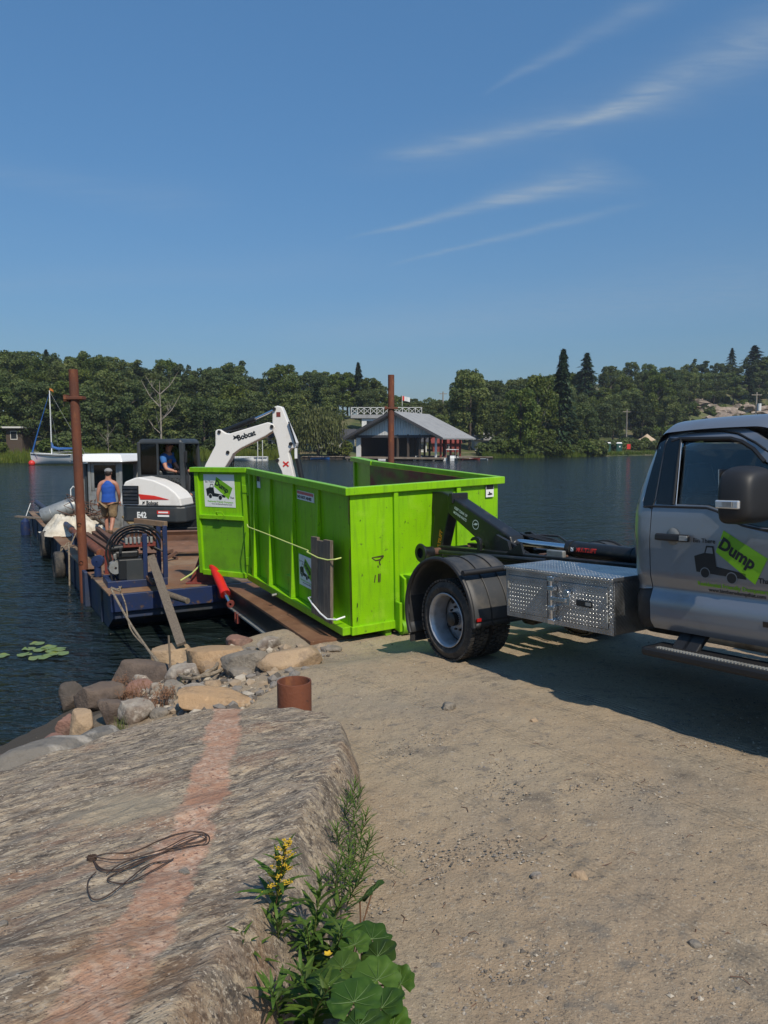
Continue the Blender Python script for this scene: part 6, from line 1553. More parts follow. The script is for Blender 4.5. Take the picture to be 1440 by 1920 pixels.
def truck():
    r = root('hook_lift_truck', M=TM, label='silver hook-lift pickup truck with lowered window parked beside the green bin', cat='truck')
    S = lambda x, y, off: pl(TM, x, y, off)
    # ---- wheels
    def wheel(x, yc, outer, steer=False):
        g = root('wheel', label=None); g.parent = r; g.location = (x, yc, .400)
        t = tyre_mesh(.388, .255, .225); n = 54
        for row, (w, off) in enumerate(((-.082, 0), (-.028, .5), (.028, 0), (.082, .5))):
            for i in range(n):
                a = 2 * pi * (i + off) / n; c, s_ = cos(a), sin(a); da = pi / n * .74
                q = []
                for rr_ in (.383, .4005):
                    for aa, ww in ((a - da, w - .023), (a + da, w - .023), (a + da * 1.15, w + .023), (a - da * .85, w + .023)): q.append((rr_ * cos(aa), ww, rr_ * sin(aa)))
                t.hexa(q)
        t.build('tyre', K['tyre'], g)
        s = outer
        rim = MB()
        if outer * (1 if not steer else -1) != 0:
            dpt = .10 * (-s) if not steer else .02 * s
        # barrel and flange
        rim.lathe([(.258, -.10), (.268, -.108), (.262, -.112), (.245, -.10), (.232, -.06), (.228, .06), (.245, .10), (.262, .112), (.268, .108), (.258, .10)], 44, 'Y')
        yd = (-s) * .085 if not steer else s * .06
        rim.lathe([(.23, yd), (.20, yd + s * .012), (.155, yd + s * .03), (.11, yd + s * .03), (.10, yd + s * .045), (.07, yd + s * .05), (.065, yd + s * .11), (.0, yd + s * .115)], 40, 'Y')
        rim.build('rim', K['wheel'], g)
        h = MB()
        for i in range(4):
            a = 2 * pi * i / 4 + .5; h.tube([(.185 * cos(a), yd + s * .012, .185 * sin(a)), (.185 * cos(a), yd + s * .032, .185 * sin(a))], .030, 14)
        h.build('hand_hole', K['darkhole'], g)
        h = MB(); h.lathe([(.0, yd + s * .06), (.068, yd + s * .06), (.068, yd + s * .13), (.05, yd + s * .14), (0, yd + s * .14)], 20, 'Y')
        for i in range(10):
            a = 2 * pi * i / 10; h.tube([(.115 * cos(a), yd + s * .03, .115 * sin(a)), (.115 * cos(a), yd + s * .055, .115 * sin(a))], .012, 6)
        h.build('hub', K['blackpaint'], g)
        return g
    wheel(-.02, .12, -1); wheel(-.02, .385, -1); wheel(-.02, TWD - .12, 1); wheel(-.02, TWD - .385, 1)
    wheel(4.28, .22, -1, True); wheel(4.28, TWD - .22, 1, True)
    ax = MB(); ax.tube([(-.02, .3, .40), (-.02, TWD - .3, .40)], .06, 14).ball((-.02, TWD / 2, .40), (.2, .18, .2), 0, 2); ax.tube([(4.28, .3, .40), (4.28, TWD - .3, .40)], .05, 12)
    ax.tube([(.15, TWD / 2, .42), (2.6, TWD / 2, .55)], .045, 12); ax.build('axle', K['blackpaint'], r)
    for y in (.78, TWD - .86): MB().box((-.95, y, .62), (4.9, y + .08, .82)).build('chassis_rail', K['blackpaint'], r, .008)
    for x in (-.9, -.1, .9, 1.8, 2.9, 4.0): MB().box((x, .86, .66), (x + .08, TWD - .86, .78)).build('cross_member', K['blackpaint'], r)
    for y in (.80, TWD - .86): MB().grid(lambda u, v: (-.62 + 1.2 * u, y + .07 * v, .55 - .14 * sin(pi * u)), 14, 1).grid(lambda u, v: (-.62 + 1.2 * u, y + .07 * v, .52 - .13 * sin(pi * u)), 14, 1).build('leaf_spring', K['blackpaint'], r)
    MB().box((1.6, .9, .42), (2.6, 1.45, .66)).build('fuel_tank', K['trim'], r, .05); MB().tube([(2.3, .75, .52), (3.2, .8, .50), (3.9, .8, .5)], .055, 12).build('exhaust_pipe', K['galv'], r)
    MB().box((2.7, .85, .40), (3.6, 1.5, .75)).build('gearbox', K['blackpaint'], r, .06)
    # ---- rear fenders
    def fender(y0, y1, side):
        near = y0 if side < 0 else y1
        pr = []
        for i in range(27):
            a = radians(205 - (205 + 2) * i / 26); R_ = .565
            pr.append((-.05 + R_ * cos(a) * (1.0 if cos(a) < 0 else .90), .44 + R_ * sin(a)))
        pr += [(.462, .44), (.468, .40)]
        m_ = MB()
        m_.grid(lambda u, v: (lambda i, f: (pr[i][0] * (1 - f) + pr[i + 1][0] * f, y0 + (y1 - y0) * v, pr[i][1] * (1 - f) + pr[i + 1][1] * f))(min(int(u * (len(pr) - 1)), len(pr) - 2), u * (len(pr) - 1) - min(int(u * (len(pr) - 1)), len(pr) - 2)), len(pr) - 1, 6)
        o = m_.build('fender', K['greymud'], r); so = o.modifiers.new('s', 'SOLIDIFY'); so.thickness = .012
        MB().tube([(p[0], near, p[1]) for p in pr], .022, 8).build('fender_lip', K['trim'], o)
        for v in (.38, .72):
            yy = y0 + (y1 - y0) * v; MB().tube([((p[0] + .05) * 1.012 - .05, yy, (p[1] - .44) * 1.012 + .44) for p in pr[3:]], .006, 5).build('fender_seam', K['trim'], o)
        MB().tube([(.36, y0 - .03 if side < 0 else y0 - .2, .90), (.36, y1 + .2, .905)], .028, 10).build('fender_mount', K['trim'], o)
        MB().box((-.60, y0 + .02, .10), (-.585, y1 - .03, .68)).build('mud_flap', K['black'], r); MB().box((-.625, y0 + (.0 if side < 0 else .4), .22), (-.60, y0 + (.05 if side < 0 else .45), .56)).build('flap_stay', K['galv'], r)
        MB().box((.440, y0 + .02, .40), (.462, y1, .46)).build('flap_edge', K['trim'], o)
        return o
    fo = fender(-.035, .56, -1); fender(TWD - .56, TWD + .035, 1)
    MB().cbox((.475, .02, .47), (.012, .05, .03)).build('red_marker_lamp', K['redlens'], fo)
    MB().box((-.64, .10, .66), (-.60, .5, .80)).build('tail_lamp_bar', K['trim'], r, .01); MB().box((-.66, .12, .68), (-.64, .25, .78)).build('tail_lamp', K['redlens'], r)
    MB().box((-.64, TWD - .5, .66), (-.60, TWD - .10, .80)).build('tail_lamp_bar', K['trim'], r, .01)
    # ---- tool box of tread plate
    xa, xb, z0, z1, ya, yb = .885, 2.06, .575, 1.012, .0, .56
    tb = root('tool_box', label='polished tread plate tool box'); tb.parent = r
    Dm = K['diamond']
    MB().box((xa, ya + .012, z0), (xb, yb, z1 - .02)).build('box_shell', Dm, tb, .004)
    MB().box((xa - .012, ya - .02, z1 - .03), (xb + .015, yb + .01, z1)).build('lid', Dm, tb, .004)
    MB().box((xa, ya, z0), (xb, ya + .012, z0 + .04)).box((xa, ya, z1 - .075), (xb, ya + .012, z1 - .03)).box((xa, ya, z0 + .04), (xa + .03, ya + .012, z1 - .075)).box((xb - .045, ya, z0 + .04), (xb, ya + .012, z1 - .075)).box((1.385, ya, z0 + .04), (1.50, ya + .012, z1 - .075)).build('front_frame', Dm, tb)
    for x0, x1, nm in ((xa + .036, 1.380, 'left'), (1.505, xb - .05, 'right')):
        d_ = MB().box((x0, ya - .006, z0 + .045), (x1, ya + .010, z1 - .08)).build('door', Dm, tb, .002)
        hx = x0 if nm == 'left' else x1
        for z in (z0 + .12, z1 - .16): MB().tube([(hx, ya - .012, z - .03), (hx, ya - .012, z + .03)], .008, 8).build('hinge', K['galv'], d_)
    lb = MB().tube([(1.455, ya - .035, z0 + .02), (1.455, ya - .035, z1 - .04)], .016, 12)
    for z in (z0 + .03, z0 + .14, z0 + .30, z1 - .06): lb.box((1.43, ya - .055, z - .018), (1.50, ya - .0, z + .018))
    lb.box((1.455, ya - .05, z0 + .205), (1.62, ya - .03, z0 + .235)).box((1.60, ya - .04, z0 + .18), (1.66, ya, z0 + .27)).lathe([(0, -.03), (.028, -.03), (.028, 0)], 14, 'Y', (1.63, ya - .02, z0 + .28))
    lb.build('lock_bar', K['steel'], tb, .002)
    MB().box((1.70, ya - .012, z0 + .185), (1.86, ya - .004, z0 + .235)).build('handle_recess', K['ink'], tb, .01); MB().box((1.80, ya - .016, z0 + .20), (1.85, ya - .010, z0 + .225)).build('latch', K['galv'], tb)
    # far side box
    MB().box((xa, TWD - .56, z0), (xb, TWD - .02, z1)).build('far_tool_box', Dm, r, .006)
    # ---- hook lift
    BP = K['blackpaint']
    for y in (.90, 1.34):
        MB().box((-1.30, y, .86), (2.02, y + .09, .99)).build('lift_rail', BP, r, .008)
    MB().box((-.95, .78, .82), (2.0, .86, .87)).box((-.95, TWD - .86, .82), (2.0, TWD - .78, .87)).build('sub_frame', BP, r)
    for x in (-1.25, -.4, .4, 1.2, 1.95): MB().box((x, .86, .87), (x + .08, 1.47, .95)).build('lift_cross_member', BP, r)
    MB().tube([(-1.05, .74, .945), (.62, .74, .965)], .024, 10).tube([(-1.05, .80, .90), (.3, .80, .93)], .018, 8).build('guide_tube', BP, r)
    for y, s in ((.62, 1), (1.71, -1)):
        MB().lathe([(.06, 0), (.103, 0), (.112, .012), (.10, .03), (.072, .075), (.066, .12), (.066, .17), (.0, .17)], 28, 'Y', (-1.27, y if s > 0 else y - .0, .925)).build('bell_roller', BP, r) if s > 0 else MB().lathe([(.06, 0), (.103, 0), (.112, -.012), (.10, -.03), (.072, -.075), (.066, -.12), (.066, -.17), (.0, -.17)], 28, 'Y', (-1.27, y, .925)).build('bell_roller', BP, r)
        MB().lathe([(.0, .045 * s), (.075, .04 * s), (.085, .012 * s), (.10, .003 * s)], 24, 'Y', (-1.27, y, .925)).build('roller_cup', K['darkhole'], r)
    MB().tube([(-1.27, .78, .925), (-1.27, 1.55, .925)], .045, 12).build('roller_shaft', K['rustwood'], r)
    leg = [(-1.70, .80), (-1.50, .80), (-1.46, .95), (-1.30, 1.36), (-1.14, 1.49), (-1.22, 1.56), (-1.42, 1.615), (-1.66, 1.615), (-1.71, 1.50), (-1.60, 1.32)]
    jb = MB(); jb.prism(leg, lambda u, v, w: (u, w, v), (1.075, 1.225)); jib = jb.build('hook_jib', BP, r, .015)
    beam = [(-1.30, 1.585), (-1.14, 1.53), (-.22, 1.14), (-.18, 1.02), (-.45, .96), (-.62, 1.00), (-1.05, 1.235), (-1.28, 1.36)]
    bm_ = MB(); bm_.prism(beam, lambda u, v, w: (u, w, v), (1.05, 1.25)); bmo = bm_.build('lift_arm', BP, r, .018)
    MB().box((-1.24, 1.03, 1.48), (-1.17, 1.27, 1.60)).build('arm_weld_plate', BP, r, .01)
    hk = [(-1.66, 1.60), (-1.74, 1.62), (-1.80, 1.56), (-1.78, 1.46), (-1.70, 1.43), (-1.69, 1.47), (-1.74, 1.50), (-1.745, 1.55), (-1.70, 1.57)]
    MB().prism(hk, lambda u, v, w: (u, w, v), (1.12, 1.18)).build('hook', BP, r, .006)
    ca = radians(77)
    MB().add([(-1.585, 1.0725, .84), (-1.525, 1.0725, .84), (-1.42, 1.0725, 1.20), (-1.495, 1.0725, 1.20)], [(0, 1, 2, 3)]).build('orange_decal', K['ink'], jib)
    lt = MB(); add_text(lt, 'MULTILIFT', lambda u, v, w: (-1.515 + u, 1.0718, .86 + v), .075, .003, radians(73), .85); lt.build('orange_lettering', K['orange'], jib, fix=False)
    lt = MB(); an = radians(-23)
    for k, tx in enumerate(('KEEP CLEAR OF', 'MOVING PARTS')): add_text(lt, tx, lambda u, v, w: (-1.16 + u - .02 * k, 1.0478, 1.42 - .05 * k + v), .042, .0012, an, .85)
    cx, cz = -.78, 1.245
    for i in range(28):
        a, b = 2 * pi * i / 28, 2 * pi * (i + 1) / 28; lt.add([(cx + .055 * cos(a), 1.0478, cz + .055 * sin(a)), (cx + .055 * cos(b), 1.0478, cz + .055 * sin(b)), (cx + .047 * cos(b), 1.0478, cz + .047 * sin(b)), (cx + .047 * cos(a), 1.0478, cz + .047 * sin(a))], [(0, 1, 2, 3)])
    lt.add([(cx - .045, 1.0478, cz), (cx, 1.0478, cz + .02), (cx + .045, 1.0478, cz + .01), (cx + .01, 1.0478, cz - .008)], [(0, 1, 2, 3)]); lt.build('arm_lettering', K['whiteplain'], bmo, fix=False)
    MB().tube([(-.32, .98, 1.02), (-.32, 1.32, 1.02)], .06, 14).build('arm_pivot', K['galv'], r)
    MB().prism([(-.55, .98), (-.12, .98), (-.16, 1.10), (-.34, 1.16)], lambda u, v, w: (u, w, v), (1.30, 1.34)).prism([(-.55, .98), (-.12, .98), (-.16, 1.10), (-.34, 1.16)], lambda u, v, w: (u, w, v), (.96, 1.0)).build('pivot_bracket', BP, r)
    MB().tube([(-.25, 1.15, 1.075), (.60, 1.15, 1.055)], .036, 16).build('lift_rod', K['steel'], r)
    cyl = MB(); cyl.tube([(.56, 1.15, 1.055), (1.46, 1.15, 1.03), (2.05, 1.15, 1.015)], .075, 22).tube([(.54, 1.15, 1.055), (.60, 1.15, 1.054)], .083, 22).tube([(1.30, 1.15, 1.035), (1.335, 1.15, 1.034)], .079, 22); co = cyl.build('lift_cylinder', BP, r)
    lt = MB(); wrap = lambda u0, z_: (lambda u, v, w: (u0 + u, 1.15 - .0775 * cos((v) / .078 - .1), z_ + .0775 * sin((v) / .078 - .1)))
    add_text(lt, 'MULTILIFT', wrap(.69, 1.045), .055, .003, 0, 1.0); lt.build('red_lettering', K['inkred'], co, fix=False)
    lt = MB(); add_text(lt, 'S', wrap(.62, 1.045), .07, .004, 0, 1.2); lt.build('white_logo', K['whiteplain'], co, fix=False)
    def latch(x, y, sc=1.0):
        hkp = [(0, 0), (.055, 0), (.06, .08), (.05, .13), (0, .155), (-.07, .15), (-.11, .12), (-.10, .105), (-.06, .118), (-.02, .115), (.005, .09)]
        MB().prism(hkp, lambda u, v, w: (x + u * sc, y + w, .98 + v * sc), (0, .035)).build('locking_hook', BP, r, .005)
    latch(-.52, .84, 1.0); latch(-.36, 1.48, 1.15)
    MB().tube([(-.62, 1.50, 1.0), (-.62, 1.50, 1.08), (-.48, 1.50, 1.09), (-.45, 1.50, 1.0)], .012, 6).build('grab_loop', BP, r)
    hs = MB()
    rr = random.Random(3)
    for k in range(6): hs.tube([(-.25 + .03 * k, 1.28 + .02 * k, 1.14), (.1, 1.30 + .03 * k, 1.10 + rr.uniform(-.03, .03)), (.5, 1.3, 1.0 + rr.uniform(0, .06)), (.9, 1.3, .99)], .012, 6)
    for k in range(3): hs.tube([(-.35 + .05 * k, 1.0, 1.12), (-.2 + .05 * k, 1.02, 1.05), (.1, 1.02, .98)], .011, 6)
    hs.tube([(1.7, 1.5, .98), (1.75, 1.5, 1.16), (2.02, 1.5, 1.08)], .010, 6).build('hydraulic_hose', K['hose'], r)
    MB().prism([(-.12, .98), (.10, 1.10), (.16, .93), (.05, .90)], lambda u, v, w: (u, w, v), (.90, .93)).build('side_gusset', BP, r); MB().cbox((.55, .95, 1.0), (.22, .05, .10)).build('valve_box', K['galv'], r, .01)
    MB().box((.30, .95, .90), (.62, 1.05, 1.0)).build('slide_block', K['rustwood'], r, .01); MB().box((1.35, TWD - .6, 1.0), (1.50, TWD - .5, 1.10)).build('orange_lamp_box', K['rustwood'], r, .01)
    # ---- cab
    PT = K['silver']
    def fy(z):
        y = .12
        if z > 1.50: y += (z - 1.50) * .25 + max(0, z - 2.0) * .5
        elif z > 1.33: y += -.018 * (1.50 - z) / .17
        else: y -= .018
        if z < 1.05: y += .022 * min(1, (1.05 - z) / .08)
        if z < .955: y -= .040 * min(1, (.955 - z) / .085)
        if z < .74: y += .10 * ((.74 - z) / .10) ** 1.6 * .5
        return y
    rear = [(S(x_, y_, o_)) for x_, y_, o_ in ((1188, 1103, .13), (1181, 1040, .11), (1178, 985, .11), (1181, 955, .13), (1191, 915, .16), (1204, 875, .19), (1219, 838, .23), (1231, 815, .27))]
    def xr(z):
        for (xa_, za_), (xb_, zb_) in zip(rear[:-1], rear[1:]):
            if za_ <= z <= zb_: return xa_ + (xb_ - xa_) * (z - za_) / (zb_ - za_)
        return rear[0][0] if z < rear[0][1] else rear[-1][0] + (z - rear[-1][1]) * 1.4
    zc = [.70, .74, .78, .82, .87, .90, .93, .955, .975, 1.0, 1.03, 1.05, 1.1, 1.2, 1.3, 1.33, 1.38, 1.42, 1.46, 1.50, 1.6, 1.7, 1.8, 1.9, 1.97, 2.0, 2.03, 2.06]
    def mk(side):
        sg = 1 if side == 0 else -1
        def T(u, v, w):
            y = fy(v); d = (xr(v) + .13) - u
            if d > 0: y += .075 * (d / .13) ** 2.2
            y += w
            return (u, y if side == 0 else TWD - y, v)
        ztop = rear[-1][1] + .01
        seamB = S(1224, 1103, .12); s1 = S(1222, 955, .12)
        q1 = S(1228, 940, .14); q2 = S(1251, 817, .26)
        doorL = [(2.335, .668), (2.322, .72), (seamB[0], .95), (s1[0] - .005, 1.25), (s1[0], s1[1]), (q1[0] + .012, q1[1] + .02), (q2[0] + .01, q2[1] - .005)]
        topd = [S(1300, 812, .27), S(1350, 810, .27), S(1384, 815, .27), S(1420, 832, .26), S(1440, 846, .25)]
        front = [(3.42, 1.72), (3.60, 1.52), (3.58, 1.2), (3.52, .665)]
        door = doorL + topd + front
        win = [S(1232, 944, .13), S(1325, 948, .13), S(1345, 956, .12), S(1370, 972, .12), S(1395, 983, .11), S(1430, 990, .11), (3.36, 1.415), (3.42, 1.46), (3.36, 1.70)] + [S(1440, 864, .24), S(1418, 840, .255), S(1395, 826, .262), S(1372, 821, .262), S(1275, 822, .262), S(1259, 824, .262)]
        win = win[::-1]
        xs = [2.2, 2.25, 2.3, 2.4, 2.5, 2.6, 2.8, 3.0, 3.2]
        d = panel('door' if side == 0 else 'far_door', door, [win], xs, zc, T, .035, PT, r, .003)
        # fixed rear side panel + header + A pillar around the door
        g_ = .007
        dl = [(p[0] - g_, p[1]) for p in doorL]
        tp = [(p[0], p[1] + g_ + .002) for p in topd]
        hdr = [(3.45, 1.79), (3.70, 1.56), (3.80, 1.56), (3.50, 1.86)] + [S(1440, 824, .27)[0:2]] + [S(1420, 812, .27), S(1385, 800, .275), S(1330, 797, .28), S(1260, 801, .28), S(1240, 805, .28)]
        out = [p for p in rear] + hdr[::-1] + tp[::-1] + dl[::-1] [:-2] + [(seamB[0] - g_, .952)]
        side_o = panel('cab_side', out, [], [2.16, 2.2, 2.24, 2.3, 2.5, 2.8, 3.1], zc, T, .03, PT, r, .003)
        # drip line, black quarter glass
        MB().tube([T(p[0], p[1] + .011, -.004) for p in [S(1243, 812, .27)] + topd], .007, 6).build('drip_seam', K['trim'], r)
        qa = [S(1207, 948, .13), S(1205, 940, .13), S(1238, 815, .26), S(1243, 812, .265), S(1249, 813, .265), (q2[0] - .004, q2[1] - .01), (q1[0] - .002, q1[1]), (s1[0] - .01, s1[1] + .004)]
        panel('quarter_glass', qa[::-1], [], [], [1.6, 1.7, 1.8, 1.9, 2.0], lambda u, v, w: T(u, v, w - .006), .004, K['glassblack'], r)
        MB().tube([T(p[0] - .004, p[1], -.006) for p in [qa[1], qa[2]]], .003, 5).build('glass_edge', K['lens'], r)
        bf = [S(1229.5, 945, .13), S(1253.5, 821, .262), S(1277, 822, .262), S(1270, 870, .2), S(1263, 947, .13)]
        panel('rear_door_glass', bf[::-1], [], [], [1.6, 1.7, 1.8, 1.9, 2.0], lambda u, v, w: T(u, v, w - .005), .004, K['glassblack'], d)
        MB().tube([T(*S(1278, 823, .262), -.004), T(*S(1270, 870, .2), -.004), T(*S(1262, 946, .13), -.004)], .009, 8).build('window_channel', K['trim'], d)
        MB().tube([T(*S(1281, 830, .262), -.002), T(*S(1274, 875, .2), -.002), T(*S(1267, 946, .13), -.002)], .003, 6).build('channel_edge', K['lens'], d)
        wl = [p for p in win if p[0] > bf[2][0] - .1]
        gl = [S(1262, 946, .13), S(1278, 824, .262)] + [p for p in reversed(win[2:])][0:0]
        panel('door_glass', [S(1262, 945, .13)] + [S(1278, 823, .262), S(1372, 822, .262), S(1395, 827, .262), S(1418, 841, .255), S(1440, 865, .24), (3.36, 1.70), (3.42, 1.46), (3.36, 1.42), S(1430, 989, .11), S(1395, 982, .11), S(1370, 971, .12), S(1345, 956, .12), S(1325, 947, .13)], [], [], [1.6, 1.7, 1.8, 1.9, 2.0], lambda u, v, w: T(u, v, w + .022), .004, K['glass'], d)
        MB().tube([T(*p, -.006) for p in [S(1208, 950, .13), S(1226, 949, .13), S(1325, 952, .13), S(1345, 959, .12), S(1370, 975, .12), S(1395, 986, .11), S(1430, 993, .11), (3.40, 1.40)]], .008, 6).build('belt_trim', K['trim'], d)
        MB().tube([T(*p, .004) for p in [S(1262, 828, .262), S(1275, 823, .262), S(1372, 822, .262), S(1395, 828, .262), S(1418, 842, .255), S(1440, 866, .24)]], .016, 6).build('window_seal', K['trim'], d)
        # handle
        ha, hb = S(1231, 1005, .09), S(1295, 1009, .09)
        h_ = MB(); h_.hexa([T(ha[0], ha[1] - .026, -.045), T(hb[0], hb[1] - .028, -.045), T(hb[0], hb[1] - .028, -.015), T(ha[0], ha[1] - .026, -.015), T(ha[0], ha[1] + .022, -.040), T(hb[0], hb[1] + .022, -.040), T(hb[0], hb[1] + .024, -.015), T(ha[0], ha[1] + .022, -.015)]); h_.build('handle', K['trim'], d, .012)
        mc = ((ha[0] + hb[0]) / 2, (ha[1] + hb[1]) / 2)
        MB().ball(T(mc[0] - .01, mc[1] + .004, -.004), (.055, .008, .062), 0, 2).build('handle_cup', K['greycab'], d)
        MB().hexa([T(hb[0] - .07, hb[1] - .02, -.050), T(hb[0] - .005, hb[1] - .02, -.050), T(hb[0] - .005, hb[1] - .02, -.04), T(hb[0] - .07, hb[1] - .02, -.04), T(hb[0] - .07, hb[1] + .016, -.048), T(hb[0] - .005, hb[1] + .016, -.048), T(hb[0] - .005, hb[1] + .016, -.04), T(hb[0] - .07, hb[1] + .016, -.04)]).build('lock_cover', K['greycab'], d, .005)
        # black lower corner behind the door
        pr = [(xr(.95) + .01, .945), (xr(.95) + .01, .80), (2.16, .665), (2.24, .655), (2.322, .668), (2.308, .72), (seamB[0] - .012, .945)]
        panel('lower_corner', pr, [], [2.2, 2.25], zc, lambda u, v, w: T(u, v, w + .012), .03, K['trim'], r, .003)
        return T, d
    T0, door0 = mk(0); T1, door1 = mk(1)
    # door logo (only on lettered near door and its twin)
    dc = decal(door0, lambda u, v, w: T0(2.665 + u, 1.345 + v, -w - .002), .00366)
    MB().add([T0(3.175, .80, -.004), T0(3.40, .80, -.004), T0(3.40, .835, -.004), T0(3.175, .835, -.004)], [(0, 1, 2, 3)]).build('badge', K['carblack'], door0)
    # back wall with window, roof, windscreen
    def TB(u, v, w): return (xr(v) + w + .0, u, v)
    bw_ = [(.22, .80), (TWD - .22, .80), (TWD - .22, 1.5), (TWD - .40, 2.0), (.40, 2.0), (.22, 1.5)]
    panel('cab_back', bw_, [[(.45, 1.58), (.55, 1.95), (TWD - .55, 1.95), (TWD - .45, 1.58)]], [], zc, TB, .03, PT, r)
    panel('back_window', [(.44, 1.57), (.54, 1.96), (TWD - .54, 1.96), (TWD - .44, 1.57)][::-1], [], [], [1.7, 1.8, 1.9], lambda u, v, w: TB(u, v, w + .01), .004, K['glass'], r)
    xt, zt = rear[-1]
    def roof(u, v):
        y = .265 + (TWD - .53) * v; e = min(v, 1 - v) * (TWD - .53); f = min(1, e / .22)
        x = xt - .015 + (3.22 - xt) * u + .10 * u * (1 - abs(2 * v - 1) ** 3)
        z = 2.068 + .085 * (1 - (1 - f) ** 2.2) * (1 - .0) + .012 * sin(pi * min(1, u * 1.1)) - .055 * max(0, (.09 - u) / .09) ** 1.5 - .05 * max(0, (u - .8) / .2) ** 2 + (-.075 * max(0, (.12 - u) / .12) ** 2)
        return (x, y, z)
    MB().grid(roof, 40, 40).build('roof', PT, r)
    MB().prism([(2.42, 2.15), (2.50, 2.185), (2.60, 2.19), (2.70, 2.178), (2.78, 2.16)], lambda u, v, w: (u, w, v - .012), (.95, 1.4)).build('brake_light_fin', K['carblack'], r, .01)
    for y in (.55, TWD / 2, TWD - .55): MB().hexa([(3.03, y - .05, 2.13), (3.16, y - .05, 2.12), (3.16, y + .05, 2.12), (3.03, y + .05, 2.13), (3.05, y - .025, 2.185), (3.11, y - .025, 2.18), (3.11, y + .025, 2.18), (3.05, y + .025, 2.185)]).build('roof_marker_lamp', K['lens'], r, .008)
    MB().grid(lambda u, v: (3.26 + .62 * u + .06 * (1 - abs(2 * v - 1) ** 2), .30 + (TWD - .60) * v - (.12 * (1 - 2 * v)) * u * .6, 2.06 - .54 * u), 10, 16).build('windscreen', K['glassdark'], r)
    # front end
    fe = MB()
    def hood(u, v):
        y = .16 + (TWD - .32) * v; e = min(v, 1 - v) * 2
        return (3.72 + 1.38 * u - .10 * u * (1 - e), y, 1.50 - .10 * u + .07 * min(1, e * 3) - .12 * max(0, u - .9) * 10 * .3)
    fe.grid(hood, 12, 18); fe.build('hood', PT, r)
    for s in (0, 1):
        Tm = (lambda y: y) if s == 0 else (lambda y: TWD - y)
        ol = [(3.60, .66), (3.62, 1.52), (4.3, 1.50), (5.02, 1.42), (5.08, 1.0), (5.05, .62), (4.80, .60)] + [(4.28 + .52 * cos(radians(a)), .44 + .52 * sin(radians(a))) for a in range(25, 166, 14)] + [(3.72, .62)]
        panel('front_fender', ol[::-1], [], [3.8, 4.0, 4.2, 4.4, 4.6, 4.8], [.8, 1.0, 1.2, 1.4], lambda u, v, w: (u, Tm(.12 + .03 * max(0, v - 1.2) + w - .02 * max(0, 1 - abs(v - 1.0) * 3)), v), .03, PT, r)
        MB().box((5.03, Tm(.15) if s == 0 else Tm(.55), 1.02), (5.10, Tm(.55) if s == 0 else Tm(.15), 1.30)).build('headlight', K['lens'], r, .03)
    gr = MB().box((5.0, .56, .88), (5.07, TWD - .56, 1.38)).build('grille', K['trim'], r, .02)
    for k in range(4): MB().box((5.07, .58, .93 + .11 * k), (5.10, TWD - .58, .97 + .11 * k)).build('grille_bar', K['lens'], gr, .006)
    MB().box((4.98, .10, .52), (5.22, TWD - .10, .84)).build('bumper', K['steel'], r, .05)
    MB().box((3.7, .25, .8), (4.95, TWD - .25, 1.3)).build('engine_bay', K['darkhole'], r)
    # interior
    MB().box((2.2, .2, .72), (3.7, TWD - .2, .86)).build('cab_floor', K['darkhole'], r)
    MB().box((3.30, .22, 1.15), (3.72, TWD - .22, 1.46)).build('dashboard', K['trim'], r, .05)
    for y in (.34, TWD - .86):
        st = MB().box((2.60, y, .86), (3.10, y + .52, 1.14)).build('seat', K['trim'], r, .06)
        MB().hexa([(2.44, y + .02, 1.12), (2.60, y + .02, 1.12), (2.60, y + .5, 1.12), (2.44, y + .5, 1.12), (2.35, y + .06, 1.60), (2.47, y + .06, 1.60), (2.47, y + .46, 1.60), (2.35, y + .46, 1.60)]).build('seat_back', K['trim'], st, .05)
        MB().hexa([(2.35, y + .10, 1.63), (2.46, y + .10, 1.63), (2.46, y + .40, 1.63), (2.35, y + .40, 1.63), (2.34, y + .13, 1.85), (2.42, y + .13, 1.85), (2.42, y + .37, 1.85), (2.34, y + .37, 1.85)]).build('headrest', K['trim'], st, .04)
    MB().lathe([(.19, -.012), (.205, 0), (.19, .012), (.18, 0)], 28, 'X', (3.22, TWD - .6, 1.42), closed=True).bar((3.22, TWD - .6, 1.24), (3.22, TWD - .6, 1.60), .03, .02).build('steering_wheel', K['trim'], r)
    MB().box((3.02, TWD / 2 - .14, 1.86), (3.06, TWD / 2 + .14, 1.94)).build('rear_view_mirror', K['ink'], r, .02)
    MB().box((2.55, .40, 1.99), (3.1, TWD - .40, 2.02)).build('headliner', K['greymud'], r)
    # door mirror
    mr = root('door_mirror', label='large matte black towing mirror'); mr.parent = r
    x0 = 3.10
    sh = MB(); n = 10
    ring = [(-.29, 0), (-.30, .10), (-.29, .22), (-.26, .29), (-.18, .325), (.0, .335), (.05, .30), (.06, .16), (.05, -.02), (.0, -.035), (-.26, -.03)]
    cy, cz = -.14, .15
    vs = []
    for k, (dx, sc) in enumerate(((0, .96), (.03, 1.0), (.13, .97), (.19, .84), (.215, .62))): vs += [(x0 + dx, cy + (p[0] - cy) * sc, 1.49 + cz + (p[1] - cz) * sc) for p in ring]
    N_ = len(ring); fs = [(k * N_ + i, k * N_ + (i + 1) % N_, (k + 1) * N_ + (i + 1) % N_, (k + 1) * N_ + i) for k in range(4) for i in range(N_)]
    fs += [tuple(range(4 * N_, 5 * N_)), tuple(reversed(range(N_)))]
    sh.add(vs, fs, 0, True); so = sh.build('shell', K['trim'], mr, sharp=60); so.modifiers.new('s', 'SUBSURF').levels = 2; so.modifiers['s'].render_levels = 2
    for e in so.data.edges: pass
